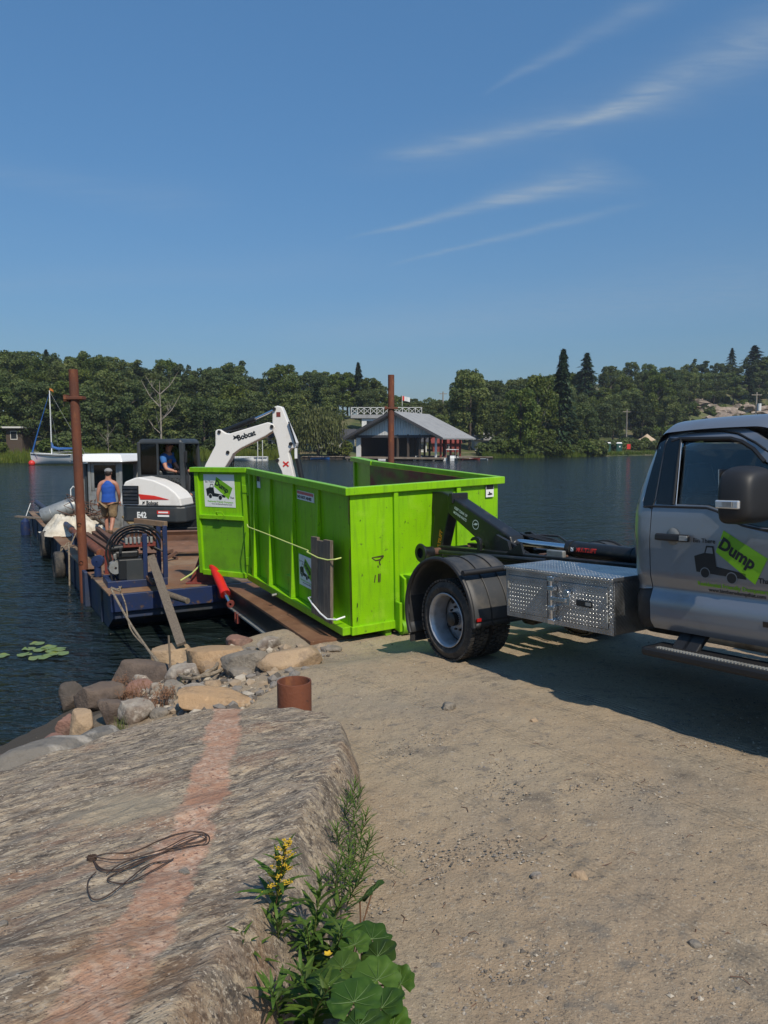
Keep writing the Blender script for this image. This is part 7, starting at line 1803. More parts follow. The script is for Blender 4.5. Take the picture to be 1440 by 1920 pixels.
    MB().hexa([(x0 + .005, -.302, 1.565), (x0 + .155, -.298, 1.560), (x0 + .155, -.27, 1.560), (x0 + .005, -.27, 1.565), (x0 + .005, -.304, 1.615), (x0 + .158, -.300, 1.612), (x0 + .158, -.27, 1.612), (x0 + .005, -.27, 1.615)]).build('signal_lamp', K['lens'], mr, .008)
    MB().box((x0 + .06, -.312, 1.575), (x0 + .12, -.305, 1.605)).build('lamp_core', K['galv'], mr)
    MB().box((x0 + .04, .0, 1.50), (x0 + .14, .14, 1.58)).box((x0 + .04, .0, 1.66), (x0 + .14, .16, 1.72)).build('mirror_arm', K['trim'], mr, .02); MB().box((x0 - .004, -.25, 1.53), (x0 + .002, .02, 1.80)).build('mirror_glass', K['steel'], mr)
    m2 = root('door_mirror'); m2.parent = r; MB().box((x0, TWD - .06, 1.49), (x0 + .18, TWD + .33, 1.83)).build('shell', K['trim'], m2, .06)
    # running boards
    for s in (0, 1):
        Ty = (lambda y: y) if s == 0 else (lambda y: TWD - y)
        a_, b_ = sorted((Ty(-.075), Ty(.17)))
        sb = MB().box((2.36, a_, .50), (3.85, b_, .565)).build('running_board', K['trim'], r, .02)
        gp = MB()
        for k in range(58):
            x = 2.47 + .0235 * k; ya_, yb_ = sorted((Ty(-.055), Ty(-.015))); gp.hexa([(x, ya_, .565), (x + .016, ya_, .565), (x + .024, yb_, .565), (x + .008, yb_, .565), (x + .002, ya_, .575), (x + .014, ya_, .575), (x + .022, yb_, .575), (x + .010, yb_, .575)])
        gp.build('step_grip', K['galv'], sb)
        for x in (2.52, 2.60, 3.4): MB().hexa([(x, *sorted((Ty(.05), Ty(.10)))[:1], .56), (x + .12, sorted((Ty(.05), Ty(.10)))[0], .56), (x + .12, sorted((Ty(.05), Ty(.10)))[1], .56), (x, sorted((Ty(.05), Ty(.10)))[1], .56), (x + .02, sorted((Ty(.22), Ty(.30)))[0], .74), (x + .14, sorted((Ty(.22), Ty(.30)))[0], .74), (x + .14, sorted((Ty(.22), Ty(.30)))[1], .74), (x + .02, sorted((Ty(.22), Ty(.30)))[1], .74)]).build('step_bracket', K['trim'], sb, .008)
    return r
truck()
# ------------------------------------------------------------------ foreground boulder
def xc_vein(y): return -.70 - .05 * (y - 2) - .0226 * (y - 2) ** 2
def rock_material():
    rot = (0, 0, radians(-47))
    m = mat('banded_gneiss', (.25, .20, .15), .88, var=[
        ((.33, .25, .165), 3.0, .42, .58, 9, (1, 3, 1), rot), ((.140, .108, .078), 4.5, .47, .60, 10, (1, 3.2, 2), rot), ((.45, .355, .24), 8, .53, .62, 10, (1, 3.5, 1.5), rot), ((.085, .064, .046), 13, .54, .63, 9, (1, 3, 2), rot),
        ((.29, .165, .10), 1.7, .56, .74, 8, (1, 2, 1), rot), ((.44, .37, .28), 26, .56, .64, 8, (1, 4, 2), rot), ((.085, .070, .06), 30, .57, .66, 8, (1, 4, 2), rot), ((.50, .43, .34), 70, .60, .68, 5), ((.05, .045, .042), 85, .60, .68, 4), ((.25, .13, .06), .9, .60, .78, 7)],
        bump=[(7, .6, .02, (1, 4, 2), rot), (24, .8, .012, (1, 3, 2), rot), (80, .8, .006), (2.6, .6, .05)])
    nt = m.node_tree; N, L = nt.nodes, nt.links; b = N['Principled BSDF']
    cur = b.inputs['Base Color'].links[0].from_socket
    tc = N.new('ShaderNodeTexCoord'); sp = N.new('ShaderNodeSeparateXYZ'); L.new(tc.outputs['Object'], sp.inputs[0])
    def mm(op, a, b_=None, cl=False):
        n = N.new('ShaderNodeMath'); n.operation = op; n.use_clamp = cl
        for i, v in enumerate((a, b_)):
            if v is None: continue
            if isinstance(v, (int, float)): n.inputs[i].default_value = v
            else: L.new(v, n.inputs[i])
        return n.outputs[0]
    def nz(sc, det=6):
        n = N.new('ShaderNodeTexNoise'); n.inputs['Scale'].default_value = sc; n.inputs['Detail'].default_value = det; L.new(tc.outputs['Object'], n.inputs['Vector']); return n.outputs[0]
    def ramp(v, a, c):
        n = N.new('ShaderNodeMapRange'); n.inputs[1].default_value = a; n.inputs[2].default_value = c; L.new(v, n.inputs[0]); return n.outputs[0]
    def mix(f, a, c):
        n = N.new('ShaderNodeMix'); n.data_type = 'RGBA'; L.new(f, n.inputs['Factor'])
        for k, v in (('A', a), ('B', c)):
            if isinstance(v, tuple): n.inputs[k].default_value = (*v, 1)
            else: L.new(v, n.inputs[k])
        return n.outputs['Result']
    yy = mm('SUBTRACT', sp.outputs[1], 2.0)
    xc = mm('SUBTRACT', mm('SUBTRACT', -.70, mm('MULTIPLY', yy, .05)), mm('MULTIPLY', mm('MULTIPLY', yy, yy), .0226))
    dist = mm('ABSOLUTE', mm('SUBTRACT', sp.outputs[0], xc))
    d2 = mm('ADD', dist, mm('MULTIPLY', mm('SUBTRACT', nz(3.5), .5), .16))
    d2 = mm('ADD', d2, mm('MULTIPLY', mm('SUBTRACT', nz(28, 3), .5), .05))
    mask = ramp(d2, .098, .075)
    pink = mix(ramp(nz(34, 8), .45, .60), (.42, .24, .155), (.52, .36, .26)); pink = mix(ramp(nz(60, 3), .6, .68), pink, (.16, .08, .06)); pink = mix(ramp(nz(2.2), .5, .7), pink, (.30, .15, .09))
    c = mix(mm('MULTIPLY', mm('MULTIPLY', mask, .92), ramp(nz(9, 7), .26, .40)), cur, pink)
    # a second thin pink streak towards the lower left
    q = mm('ABSOLUTE', mm('SUBTRACT', mm('SUBTRACT', sp.outputs[0], mm('MULTIPLY', sp.outputs[1], .62)), -2.62))
    q = mm('ADD', q, mm('MULTIPLY', mm('SUBTRACT', nz(4), .5), .14)); q2 = mm('MULTIPLY', ramp(q, .045, .02), ramp(mm('ABSOLUTE', mm('SUBTRACT', sp.outputs[1], 2.55)), .45, .3))
    c = mix(mm('MULTIPLY', q2, .45), c, (.33, .19, .12))
    # blown sand lying in a shallow hollow
    rx = mm('SUBTRACT', sp.outputs[0], -1.10); ry = mm('MULTIPLY', mm('SUBTRACT', sp.outputs[1], 3.15), 1.0)
    rd = mm('SQRT', mm('ADD', mm('MULTIPLY', rx, rx), mm('MULTIPLY', ry, ry)))
    sm = ramp(mm('ADD', rd, mm('MULTIPLY', mm('SUBTRACT', nz(7), .5), .35)), .30, .12)
    c = mix(mm('MULTIPLY', sm, .75), c, (.30, .25, .175))
    lowm = mm('MULTIPLY', ramp(mm('ADD', sp.outputs[1], mm('MULTIPLY', nz(2.5), 1.2)), 3.0, 2.3), ramp(nz(3.2, 7), .42, .60)); c = mix(mm('MULTIPLY', lowm, .8), c, (.25, .13, .055))
    L.new(c, b.inputs['Base Color'])
    return m
K['gneiss'] = rock_material()
POLY = [(-.36, 5.14), (-.20, 4.88), (-.13, 4.4), (-.12, 3.9), (-.17, 3.2), (-.20, 2.6), (-.30, 2.05), (-.45, 1.4), (-1.2, .7), (-2.4, .9), (-3.0, 2.0), (-2.55, 2.9), (-2.2, 3.5), (-1.95, 4.15), (-1.66, 4.8), (-1.2, 5.22), (-.7, 5.28)]
CEN = (-1.3, 3.0)
def poly_r(a):
    dx, dy = cos(a), sin(a); best = 3.0
    for i in range(len(POLY)):
        x1, y1 = POLY[i][0] - CEN[0], POLY[i][1] - CEN[1]; x2, y2 = POLY[(i + 1) % len(POLY)][0] - CEN[0], POLY[(i + 1) % len(POLY)][1] - CEN[1]
        den = dx * (y2 - y1) - dy * (x2 - x1)
        if abs(den) < 1e-9: continue
        t = (x1 * (y2 - y1) - y1 * (x2 - x1)) / den; s = (x1 * dy - y1 * dx) / den
        if t > 0 and 0 <= s <= 1: best = t; break
    return best
def rz_top(x, y):
    z = 1.16 + .135 * (4.9 - y) - .05 * max(0, -x - 1.0)
    u = (x * cos(radians(47)) + y * sin(radians(47))); v = (-x * sin(radians(47)) + y * cos(radians(47)))
    z += .030 * noise.noise((x * .9, y * .9, 2)) + .022 * noise.noise((u * .9, v * 4.0, 5)) + .012 * noise.noise((u * 3.5, v * 12, 8)) + .006 * noise.noise((u * 9, v * 26, 4)) + .004 * noise.noise((x * 18, y * 18, 1))
    s = noise.noise((u * .5 + 3, v * 1.2, 11)); z += .018 * (1 if s > .05 else 0) * min(1, abs(s - .05) * 12)
    return z
def boulder():
    NR, NA = 110, 300
    vs = []; fs = []
    for k in range(NR + 1):
        t = k / NR
        for j in range(NA):
            a = 2 * pi * j / NA; R0 = poly_r(a) * (1 + .02 * noise.noise((cos(a) * 4, sin(a) * 4, 3)))
            if t <= .8:
                r_ = t / .8; rr = R0 * r_ * .985 if r_ < 1 else R0 * .985
                sd_ = max(0, cos(a)) ** .5; edge = max(0, (rr - (R0 - .12 - .05 * sd_)) / (.12 + .05 * sd_)); x, y = CEN[0] + rr * cos(a), CEN[1] + rr * sin(a)
                z = rz_top(x, y) - (.05 + .25 * sd_) * edge ** (2.2 - 1.0 * sd_)
            else:
                s = (t - .8) / .2; rr = R0 * .985 + .035 * sin(min(1, s * 1.6) * pi / 2) - .05 * s; x, y = CEN[0] + rr * cos(a), CEN[1] + rr * sin(a)
                z = rz_top(CEN[0] + R0 * .985 * cos(a), CEN[1] + R0 * .985 * sin(a)) - (.05 + .25 * max(0, cos(a)) ** .5) - s * .5
                n_ = .05 * noise.noise((x * 4, y * 4, z * 5)) + .025 * noise.noise((x * 12, y * 12, z * 16)); x += n_ * cos(a); y += n_ * sin(a)
            vs.append((x, y, z))
    for k in range(NR):
        for j in range(NA):
            j2 = (j + 1) % NA; fs.append((k * NA + j, (k + 1) * NA + j, (k + 1) * NA + j2, k * NA + j2))
    mb = MB(); mb.add(vs, fs, 0, True); o = mb.build('boulder', K['gneiss'], sharp=80)
    return tag(o, 'huge flat boulder with a pink vein in the foreground', 'boulder')
boulder()

_TS = np.concatenate([np.linspace(1.0, 14, 700), np.linspace(14.1, 40, 200)])
def hit(px_, py_):
    """where the sight line through a photo point meets the ground or the water"""
    r_ = ray(px_, py_); X, Y, Zr = r_.x * _TS, r_.y * _TS, CAM_H + r_.z * _TS
    k = int(np.argmax(Zr <= np.maximum(0.0, terrain(X, Y)[0]))) or 899
    t = float(_TS[k]); p = _C + r_ * t
    return p, t
RC = {}
def rmat(key, base, extra):
    RC[key] = mat('stone_' + key, base, .85, var=extra + [(tuple(c * .5 for c in base), 9, .55, .72, 6), (tuple(min(1, c * 1.5) for c in base), 18, .6, .75, 5)], bump=[(7, .7, .03), (28, .6, .012), (90, .4, .004)])
rmat('dark', (.075, .062, .052), [((.12, .09, .07), 3, .5, .7)])
rmat('brown', (.13, .095, .072), [((.075, .055, .045), 2.5, .45, .65)])
rmat('tan', (.33, .235, .15), [((.42, .30, .18), 2, .45, .7), ((.20, .15, .11), 3, .55, .7)])
rmat('orange', (.36, .235, .13), [((.24, .18, .13), 2, .5, .7, 6, (1, 1, 3)), ((.46, .36, .25), 5, .6, .75)])
rmat('grey', (.19, .165, .135), [((.30, .26, .21), 2, .48, .66)])
rmat('white', (.33, .29, .24), [((.17, .13, .10), 3, .42, .56), ((.50, .46, .40), 6, .55, .7)])
rmat('red', (.22, .12, .09), [((.30, .19, .14), 3, .5, .7), ((.12, .08, .065), 4, .5, .7)])
rmat('slate', (.16, .145, .125), [((.33, .30, .26), 2.5, .54, .64, 7, (1, 3, 1), (0, 0, .6)), ((.09, .088, .085), 5, .5, .7)])
def stone_mesh(rx, ry, rz_, seed, sub=4, chops=11, flat=False):
    rr = random.Random(seed); bm = bmesh.new(); bmesh.ops.create_icosphere(bm, subdivisions=sub, radius=1)
    pl_ = []
    for i in range(chops):
        n = Vector((rr.gauss(0, 1), rr.gauss(0, 1), rr.gauss(0, .7))).normalized(); pl_.append((n, rr.uniform(.55, .86)))
    pl_.append((Vector((rr.uniform(-.2, .2), rr.uniform(-.2, .2), 1)).normalized(), rr.uniform(.5, .8)))
    for v in bm.verts:
        c = v.co.copy() * (1 + .10 * noise.noise(v.co * 1.3 + Vector((seed, 0, 0))))
        for n, d in pl_:
            e = c.dot(n) - d
            if e > 0: c -= n * e * .93
        c *= 1 + .035 * noise.noise(c * 5 + Vector((seed, 3, 0))) + .015 * noise.noise(c * 14)
        v.co = Vector((c.x * rx, c.y * ry, c.z * rz_))
    me = bpy.data.meshes.new('stone'); bm.to_mesh(me); bm.free()
    for p in me.polygons: p.use_smooth = True
    try: me.set_sharp_from_angle(angle=radians(38))
    except Exception: pass
    return me
STONES = [
    (131, 1306, 40, 52, 'dark', 'black wet stone farthest left, at the water edge'), (182, 1308, 78, 56, 'brown', 'large dark round-topped stone in the water beside the black stone'),
    (124, 1362, 36, 52, 'red', 'brown block left half of the split stone below the black one'), (150, 1360, 44, 54, 'tan', 'square tan-faced block at the water edge below the dark stones'),
    (268, 1263, 96, 58, 'brown', 'big brown pointed boulder crossed by the rope shadow'), (213, 1332, 58, 52, 'brown', 'rounded brown stone between the tan block and the dry weeds'),
    (330, 1226, 72, 44, 'tan', 'upright tan stone at the foot of the leaning board'), (403, 1234, 112, 52, 'orange', 'big orange-tan stone, largest in the row along the water'),
    (468, 1240, 92, 52, 'grey', 'grey stone with white stains right of the orange one'), (444, 1203, 42, 27, 'red', 'small reddish pyramid stone in the water behind the orange one'),
    (502, 1207, 38, 24, 'white', 'small pale stone near the ramp end'), (550, 1232, 106, 46, 'tan', 'flat yellowish boulder beside the ramp end'),
    (343, 1262, 52, 36, 'white', 'pale mottled stone under the rope coil'), (284, 1273, 54, 28, 'white', 'white wedge-shaped stone under the mooring rope'),
    (289, 1289, 20, 22, 'white', 'small bright white cube stone below the rope'), (360, 1300, 50, 34, 'white', 'pale flat stone right of the rope end'),
    (322, 1293, 46, 44, 'grey', 'mossy grey stone next to the rope end'), (262, 1291, 44, 26, 'red', 'pinkish brown stone among the dry weeds'),
    (250, 1337, 62, 42, 'white', 'whitish lump of rock above the big boulder edge'), (405, 1318, 130, 34, 'orange', 'long orange slab sunk in gravel behind the boulder'),
    (284, 1318, 30, 22, 'dark', 'small dark stone between whitish rocks'), (185, 1385, 92, 46, 'slate', 'slate grey slab right of the yellow weed'),
    (95, 1425, 170, 66, 'slate', 'long grey banded slab running down to the lake at the left edge'), (97, 1388, 44, 22, 'red', 'small rusty stone at the waterline above the grey slab'),
    (22, 1432, 90, 36, 'brown', 'brown slab at the left edge of the frame'), (395, 1283, 36, 16, 'tan', 'small tan stone beside the rope coil'),
    (300, 1338, 30, 18, 'grey', 'little grey stone above the boulder crest'), (452, 1262, 40, 20, 'grey', 'half buried grey stone below the white-stained one'),
    (232, 1300, 26, 20, 'brown', 'little brown stone behind the dry weeds'), (620, 1216, 30, 12, 'grey', 'small grey lump at the corner of the ramp'),
    (396, 1260, 20, 14, 'white', 'small white stone inside the rope coil'), (842, 1323, 26, 15, 'grey', 'lone grey stone on the dirt below the truck wheel'),
    (1002, 1352, 14, 9, 'tan', 'small tan stone on the dirt right of the lone grey one'), (1090, 1644, 26, 16, 'tan', 'rounded tan stone on the gravel patch at the right'),
    (1006, 1643, 22, 12, 'white', 'pale flat stone left of the tan one on the gravel patch'), (820, 1812, 18, 10, 'grey', 'small stone at the lower middle of the dirt'), (1302, 1770, 22, 12, 'grey', 'small grey stone low on the right of the dirt')]
for i, (x, y, w, h, c, lab) in enumerate(STONES):
    p, d = hit(x, y + h * .42); dist = d
    W_ = w / FPX * d * .66; H_ = h / FPX * d * .78
    dep = W_ * (.75 if w < 90 else .55)
    o = link('stone' if w < 60 else 'shore_boulder', stone_mesh(W_ * 1.06, dep, H_, 40 + i, 4 if w > 30 else 3), RC[c])
    sink = .25
    o.location = (p.x, p.y + dep * .35, p.z + H_ * (1 - sink) * .45); o.rotation_euler = (RND.uniform(-.1, .1), RND.uniform(-.12, .12), RND.uniform(-.5, .5))
    tag(o, lab, 'stone' if w < 90 else 'boulder')

# loose stones and gravel: one mass
_b = bmesh.new(); bmesh.ops.create_icosphere(_b, subdivisions=1, radius=1); ICO = [tuple(v.co) for v in _b.verts]; ICF = [tuple(v.index for v in f.verts) for f in _b.faces]; _b.free()
OCT = [(1, 0, 0), (-1, 0, 0), (0, 1, 0), (0, -1, 0), (0, 0, 1), (0, 0, -1)]; OF = [(0, 2, 4), (2, 1, 4), (1, 3, 4), (3, 0, 4), (2, 0, 5), (1, 2, 5), (3, 1, 5), (0, 3, 5)]
def gravel(name, pts, mats_, label, tall=.6):
    vs = []; fs = []; mi = []
    for (x, y, z, s, k) in pts:
        b = len(vs); a = RND.uniform(0, 2 * pi); e = RND.uniform(.6, 1.0)
        big = s > .016
        for q in (ICO if big else OCT):
            j = [RND.uniform(.7, 1.2) for _ in range(3)]; X, Y = q[0] * s * j[0] + RND.uniform(-.15, .15) * s, q[1] * s * e * j[1] + RND.uniform(-.15, .15) * s
            vs.append((x + X * cos(a) - Y * sin(a), y + X * sin(a) + Y * cos(a), z + q[2] * s * tall * j[2]))
        fs += [tuple(b + i for i in f) for f in (ICF if big else OF)]; mi += [k] * (20 if big else 8)
    me = bpy.data.meshes.new(name); me.from_pydata(vs, [], fs); me.polygons.foreach_set('material_index', mi)
    return tag(link(name, me, mats_), label, 'gravel', kind='stuff')
GM = [mat('pebble_%s' % n, c, .9) for n, c in (('grey', (.19, .17, .15)), ('tan', (.30, .23, .16)), ('light', (.40, .35, .28)), ('dark', (.10, .085, .07)))]
P_ = []
def zs(xs, ys): return terrain(np.array(xs), np.array(ys))[0]
cand = []
for i in range(60000):
    r_ = 1.7 * (9.0 / 1.7) ** (RND.random() ** .8); a = RND.uniform(-.62, .62); x, y = r_ * sin(a), r_ * cos(a)
    d = noise.noise((x * .55, y * .55, 3.3)) + .55 * noise.noise((x * 1.7, y * 1.7, 9)) + .35 * noise.noise((x * 5, y * 5, 2))
    if x > -.1 or y > 5.3:
        if d > .22 or RND.random() < .09: cand.append((x, y))
    if len(cand) > 12000: break
Z = zs([c[0] for c in cand], [c[1] for c in cand])
for (x, y), z in zip(cand, Z):
    if z < .12: continue
    s = min(.020, .0022 + abs(RND.gauss(0, .0034)) + (.006 if RND.random() < .035 else 0)); P_.append((x, y, z + s * .15, s, RND.choice((0, 0, 1, 1, 2, 3))))
gravel('gravel', P_, GM, 'fine gravel strewn over the dry dirt')
P_ = []
for i in range(1700):
    x, y = RND.uniform(235, 620), RND.uniform(1215, 1345)
    if x < 300 and y < 1250: continue
    if x + (y - 1215) * 1.6 > 640: continue
    p, d = hit(x, y); s = RND.uniform(.008, .026) + (RND.uniform(.02, .06) if RND.random() < .2 else 0); P_.append((p.x, p.y, p.z + s * .3, s, RND.choice((0, 0, 1, 2, 3))))
gravel('riprap_gravel', P_, GM, 'broken stones filling the bank between the shore boulders', .7)
tw = MB()
for i in range(60):
    x, y = RND.uniform(700, 1440), RND.uniform(1250, 1915); p, d = hit(x, y); a = RND.uniform(0, pi); l = RND.uniform(.02, .07)
    tw.tube([p + Vector((0, 0, .006)), p + Vector((cos(a) * l * .5, sin(a) * l * .5, .012)), p + Vector((cos(a + .4) * l, sin(a + .4) * l, .005))], .0018, 4)
tag(tw.build('twigs', K['rustwood']), 'small dry twigs scattered on the dirt', 'twigs', kind='stuff')

# ------------------------------------------------------------------ steel pipe, ropes, leaning board
sp = root('steel_pipe', (-.655, 5.48, 0), 0, 'short rusty open steel pipe standing behind the big boulder', 'pipe')
MB().lathe([(.125, .6), (.125, 1.208), (.124, 1.212), (.113, 1.212), (.112, 1.208), (.112, .6)], 48).build('pipe_wall', K['rustpile'], sp)
def board():
    a, b_ = at(283, 1043, 12.6), onz(340, 1208, .28)
    mb = MB().bar(a, b_, .045, .125, up=(.9, .3, .25)); tag(mb.build('leaning_board', K['wood'], None, .004), 'long grey board leaning from the barge deck to the shore stones', 'board')
    tag(MB().tube([at(312, 1114, 12.0), at(352, 1127, 11.6)], [.055, .045], 9).build('short_log', K['wood']), 'short weathered log jammed behind the leaning board', 'log')
    tag(MB().bar(at(262, 1066, 12.9), at(288, 1095, 12.3), .05, .05).build('short_prop', K['rustwood']), 'short dark prop behind the blue power pack frame', 'prop')
board()
def rope_on(name, pts, r_, m_, label, n=10, twist=True):
    P = []
    for i in range(len(pts) - 1):
        p0, p1, p2, p3 = pts[max(0, i - 1)], pts[i], pts[i + 1], pts[min(len(pts) - 1, i + 2)]
        for k in range(n):
            t = k / n; P.append(.5 * ((2 * p1) + (p2 - p0) * t + (2 * p0 - 5 * p1 + 4 * p2 - p3) * t * t + (3 * p1 - p0 - 3 * p2 + p3) * t ** 3))
    P.append(pts[-1]); return tag(MB().tube(P, r_, 7).build(name, m_), label, 'rope' if 'rope' in name else 'wire')
rope_on('mooring_rope', [at(209, 1106, 11.75), at(250, 1178, 10.6), at(322, 1276, 8.6), at(381, 1331, 7.0)], .017, K['rope'], 'thick mooring rope running from the barge corner down to the boulder')
rope_on('mooring_rope', [at(228, 1113, 11.7), at(236, 1135, 11.5), at(246, 1182, 10.9), at(285, 1225, 10.0), at(326, 1275, 8.8)], .010, K['rope'], 'thinner slack rope crossing the mooring rope from the barge')
rope_on('deck_rope', [onz(x, y, DK + .03) for x, y in ((208, 1103), (225, 1108), (222, 1098), (214, 1096), (222, 1092), (228, 1098), (220, 1105), (206, 1100))], .013, K['rope'], 'pale rope knotted on the barge deck corner')
def hp(x, y, up=.03): p, d = hit(x, y); return p + Vector((0, 0, up))
rope_on('rope_coil', [hp(x, y, .09) for x, y in ((335, 1282), (350, 1272), (362, 1276), (352, 1286), (338, 1282), (356, 1279), (378, 1284), (402, 1278), (420, 1268), (427, 1257), (420, 1251), (410, 1256), (404, 1267), (388, 1278), (366, 1288), (345, 1287))], .020, K['rope'], 'coil of thick brown rope lying on the shore stones')
tag(MB().tube([hp(321, 1280, .0), hp(321, 1280, 0) + Vector((-.02, .02, .52))], .011, 6).build('thin_stake', K['wood']), 'thin stick standing in front of the tan stone', 'stick')
def on_rock(x, y, up=.004):
    p = onz(x, y, 1.3)
    for _ in range(5): p = onz(x, y, rz_top(p.x, p.y) + up)
    return p
WR = [((172, 1608), (200, 1600), (250, 1597), (300, 1575), (340, 1562), (375, 1560), (392, 1568), (388, 1582), (360, 1586), (320, 1595), (270, 1610), (220, 1630), (190, 1628), (173, 1610)),
      ((175, 1612), (190, 1632), (240, 1628), (300, 1600), (350, 1578), (385, 1563), (380, 1575), (340, 1585), (290, 1605), (212, 1640), (205, 1652), (240, 1655), (290, 1630), (330, 1607)),
      ((180, 1635), (166, 1650), (165, 1670), (175, 1686), (200, 1680), (240, 1650), (280, 1620), (327, 1612)), ((174, 1606), (215, 1612), (260, 1606), (310, 1590), (345, 1572), (372, 1564), (388, 1572), (372, 1580), (330, 1588), (280, 1600), (230, 1618), (196, 1640))]
wl = MB()
for j, line in enumerate(WR):
    pts = [on_rock(x, y, .006 + .004 * j) for x, y in line]; P = []
    for i in range(len(pts) - 1):
        p0, p1, p2, p3 = pts[max(0, i - 1)], pts[i], pts[i + 1], pts[min(len(pts) - 1, i + 2)]
        for k in range(6):
            t = k / 6; P.append(.5 * ((2 * p1) + (p2 - p0) * t + (2 * p0 - 5 * p1 + 4 * p2 - p3) * t * t + (3 * p1 - p0 - 3 * p2 + p3) * t ** 3))
    wl.tube(P, .0022, 6)
c0 = on_rock(172, 1608, .012)
for k in range(5): wl.tube([c0 + Vector((.016 * cos(a + k), .016 * sin(a + k) * .8, .006 * sin(a * 2 + k))) for a in [i * .7 for i in range(9)]], .0027, 5)
tag(wl.build('wire_bundle', mat('dark_rusty_wire', (.055, .032, .022), .7)), 'loose loops of dark rusty wire lying on the boulder', 'wire')
ch = link('rock_chip', stone_mesh(.035, .018, .006, 77, 3), RC['grey']); ch.location = on_rock(346, 1634, .004); ch.rotation_euler = (0, 0, -.9); tag(ch, 'flat pale stone chip on the pink vein', 'stone chip')
ch = link('rock_chip', stone_mesh(.016, .02, .012, 78, 3), RC['grey']); ch.location = on_rock(4, 1733, .006); tag(ch, 'small grey pebble at the left edge of the boulder', 'pebble')
P_ = []
for i in range(260):
    x, y = (RND.gauss(230, 70), RND.gauss(1580, 45)) if i < 170 else (RND.uniform(0, 560), RND.uniform(1420, 1900)); p = on_rock(x, y, .002)
    if p.x > -.3: continue
    s = abs(RND.gauss(0, .003)) + .0015; P_.append((p.x, p.y, p.z, s, RND.choice((0, 1, 2, 3))))
gravel('boulder_grit', P_, GM, 'sand grains and grit lying on top of the boulder')

# ------------------------------------------------------------------ lily pads
K['lily'] = mat('lily_pad_green', (.14, .20, .04), .35, var=[((.20, .23, .05), 4, .4, .7), ((.08, .13, .03), 9, .55, .75)], bump=[(12, .2, .004)])
def lily(r_):
    mb = MB(); n = 30; vs = [(0, 0, .006)]
    for k in (1, 2, 3):
        for i in range(n):
            a = .16 + (2 * pi - .32) * i / (n - 1); q = r_ * k / 3 * (1 + .03 * sin(a * 5)); vs.append((q * cos(a), q * sin(a), .005 + (.012 * max(0, sin(a * 3 + 1)) if k == 3 else 0)))
    fs = [(0, 1 + i, 2 + i) for i in range(n - 1)]
    for k in range(2): fs += [(1 + k * n + i, 1 + (k + 1) * n + i, 2 + (k + 1) * n + i, 2 + k * n + i) for i in range(n - 1)]
    return mb.add(vs, fs, 0, True).mesh('lily_pad')
LM = lily(.115)
LL = ('topmost', 'upper left', 'upper middle', 'upper right', 'centre', 'lowest left', 'right', 'middle of the group', 'bottom, palest', 'small one cut by the frame edge', 'second from the right')
for i, (x, y, s) in enumerate(((70, 1207, .9), (54, 1217, .8), (92, 1214, .95), (108, 1218, 1.0), (76, 1219, .9), (46, 1228, .85), (112, 1226, 1.05), (92, 1229, .8), (72, 1234, 1.1), (3, 1230, .9), (98, 1221, .8))):
    p = onz(x, y, .004 + .003 * (i % 3)); o = link('lily_pad', LM, K['lily']); o.location = p; o.scale = (s, s, 1); o.rotation_euler = (0, 0, RND.uniform(0, 6)); tag(o, 'green lily pad floating left of the barge, ' + LL[i], 'lily pad', 'lily pads beside the barge')

# ------------------------------------------------------------------ foreground plants
K['leafa'] = leaf_mat('goldenrod_leaf', ((.085, .15, .022), (.05, .10, .016), (.13, .19, .03)), scale=6, fine=60, trans=.3)
K['leafb'] = leaf_mat('broad_leaf', ((.060, .118, .018), (.036, .080, .014), (.085, .15, .026)), scale=5, fine=30, trans=.3, rough=.42)
K['stemg'] = mat('green_stem', (.10, .12, .03), .6); K['stemr'] = mat('reddish_stem', (.14, .07, .035), .6)
K['gold'] = mat('goldenrod_flower', (.55, .36, .02), .8); K['dryweed'] = mat('dry_rusty_weed', (.17, .085, .045), .9)
def lance(L_, w, droop=.35):
    def fn(u, v):
        a = (v - .5) * 2; ww = w * sin(pi * min(1, u * .92 + .06)) ** .8 * (1 - u * .25)
        return (u * L_, a * ww, -droop * L_ * u * u + .06 * L_ * u + abs(a) * ww * .35)
    return MB().grid(fn, 8, 2).mesh('leaf')
LE = [lance(1, .105, .30), lance(1, .10, .55), lance(1, .05, .25)]
for me in LE: me.materials.append(K['leafa'])
def stalk(name, base, tip, n, ll, label, kind=0, cat='plant', flower=False, bend=.04, start=.12, group=None, stem=.0035, lf=None):
    base, tip = Vector(base), Vector(tip); r = root(name, base, 0, label, cat, group); d = tip - base
    side = Vector((RND.uniform(-1, 1), RND.uniform(-1, 1), 0)) * bend
    pt = lambda t: d * t + side * sin(pi * t)
    MB().tube([pt(i / 9) for i in range(10)], [stem * (1.2 - .8 * i / 9) for i in range(10)], 6).build('stem', K['stemg'] if not flower else K['stemr'], r)
    ga = 2.399; a0 = RND.uniform(0, 6)
    for i in range(n):
        t = start + (1 - start) * (i / n) ** .9; a = a0 + i * ga
        me = LE[kind] if kind == 2 else LE[RND.randrange(2)]
        o = link('leaf', me, None, r); L_ = ll * (.55 + .6 * sin(pi * min(1, t * .85 + .08))) * RND.uniform(.85, 1.15)
        if t > .86: L_ *= .75
        o.location = pt(t); o.rotation_euler = (RND.uniform(-.2, .2), -(.25 + .75 * t) + RND.uniform(-.15, .15), a); o.scale = (L_, L_, L_)
    return r, pt
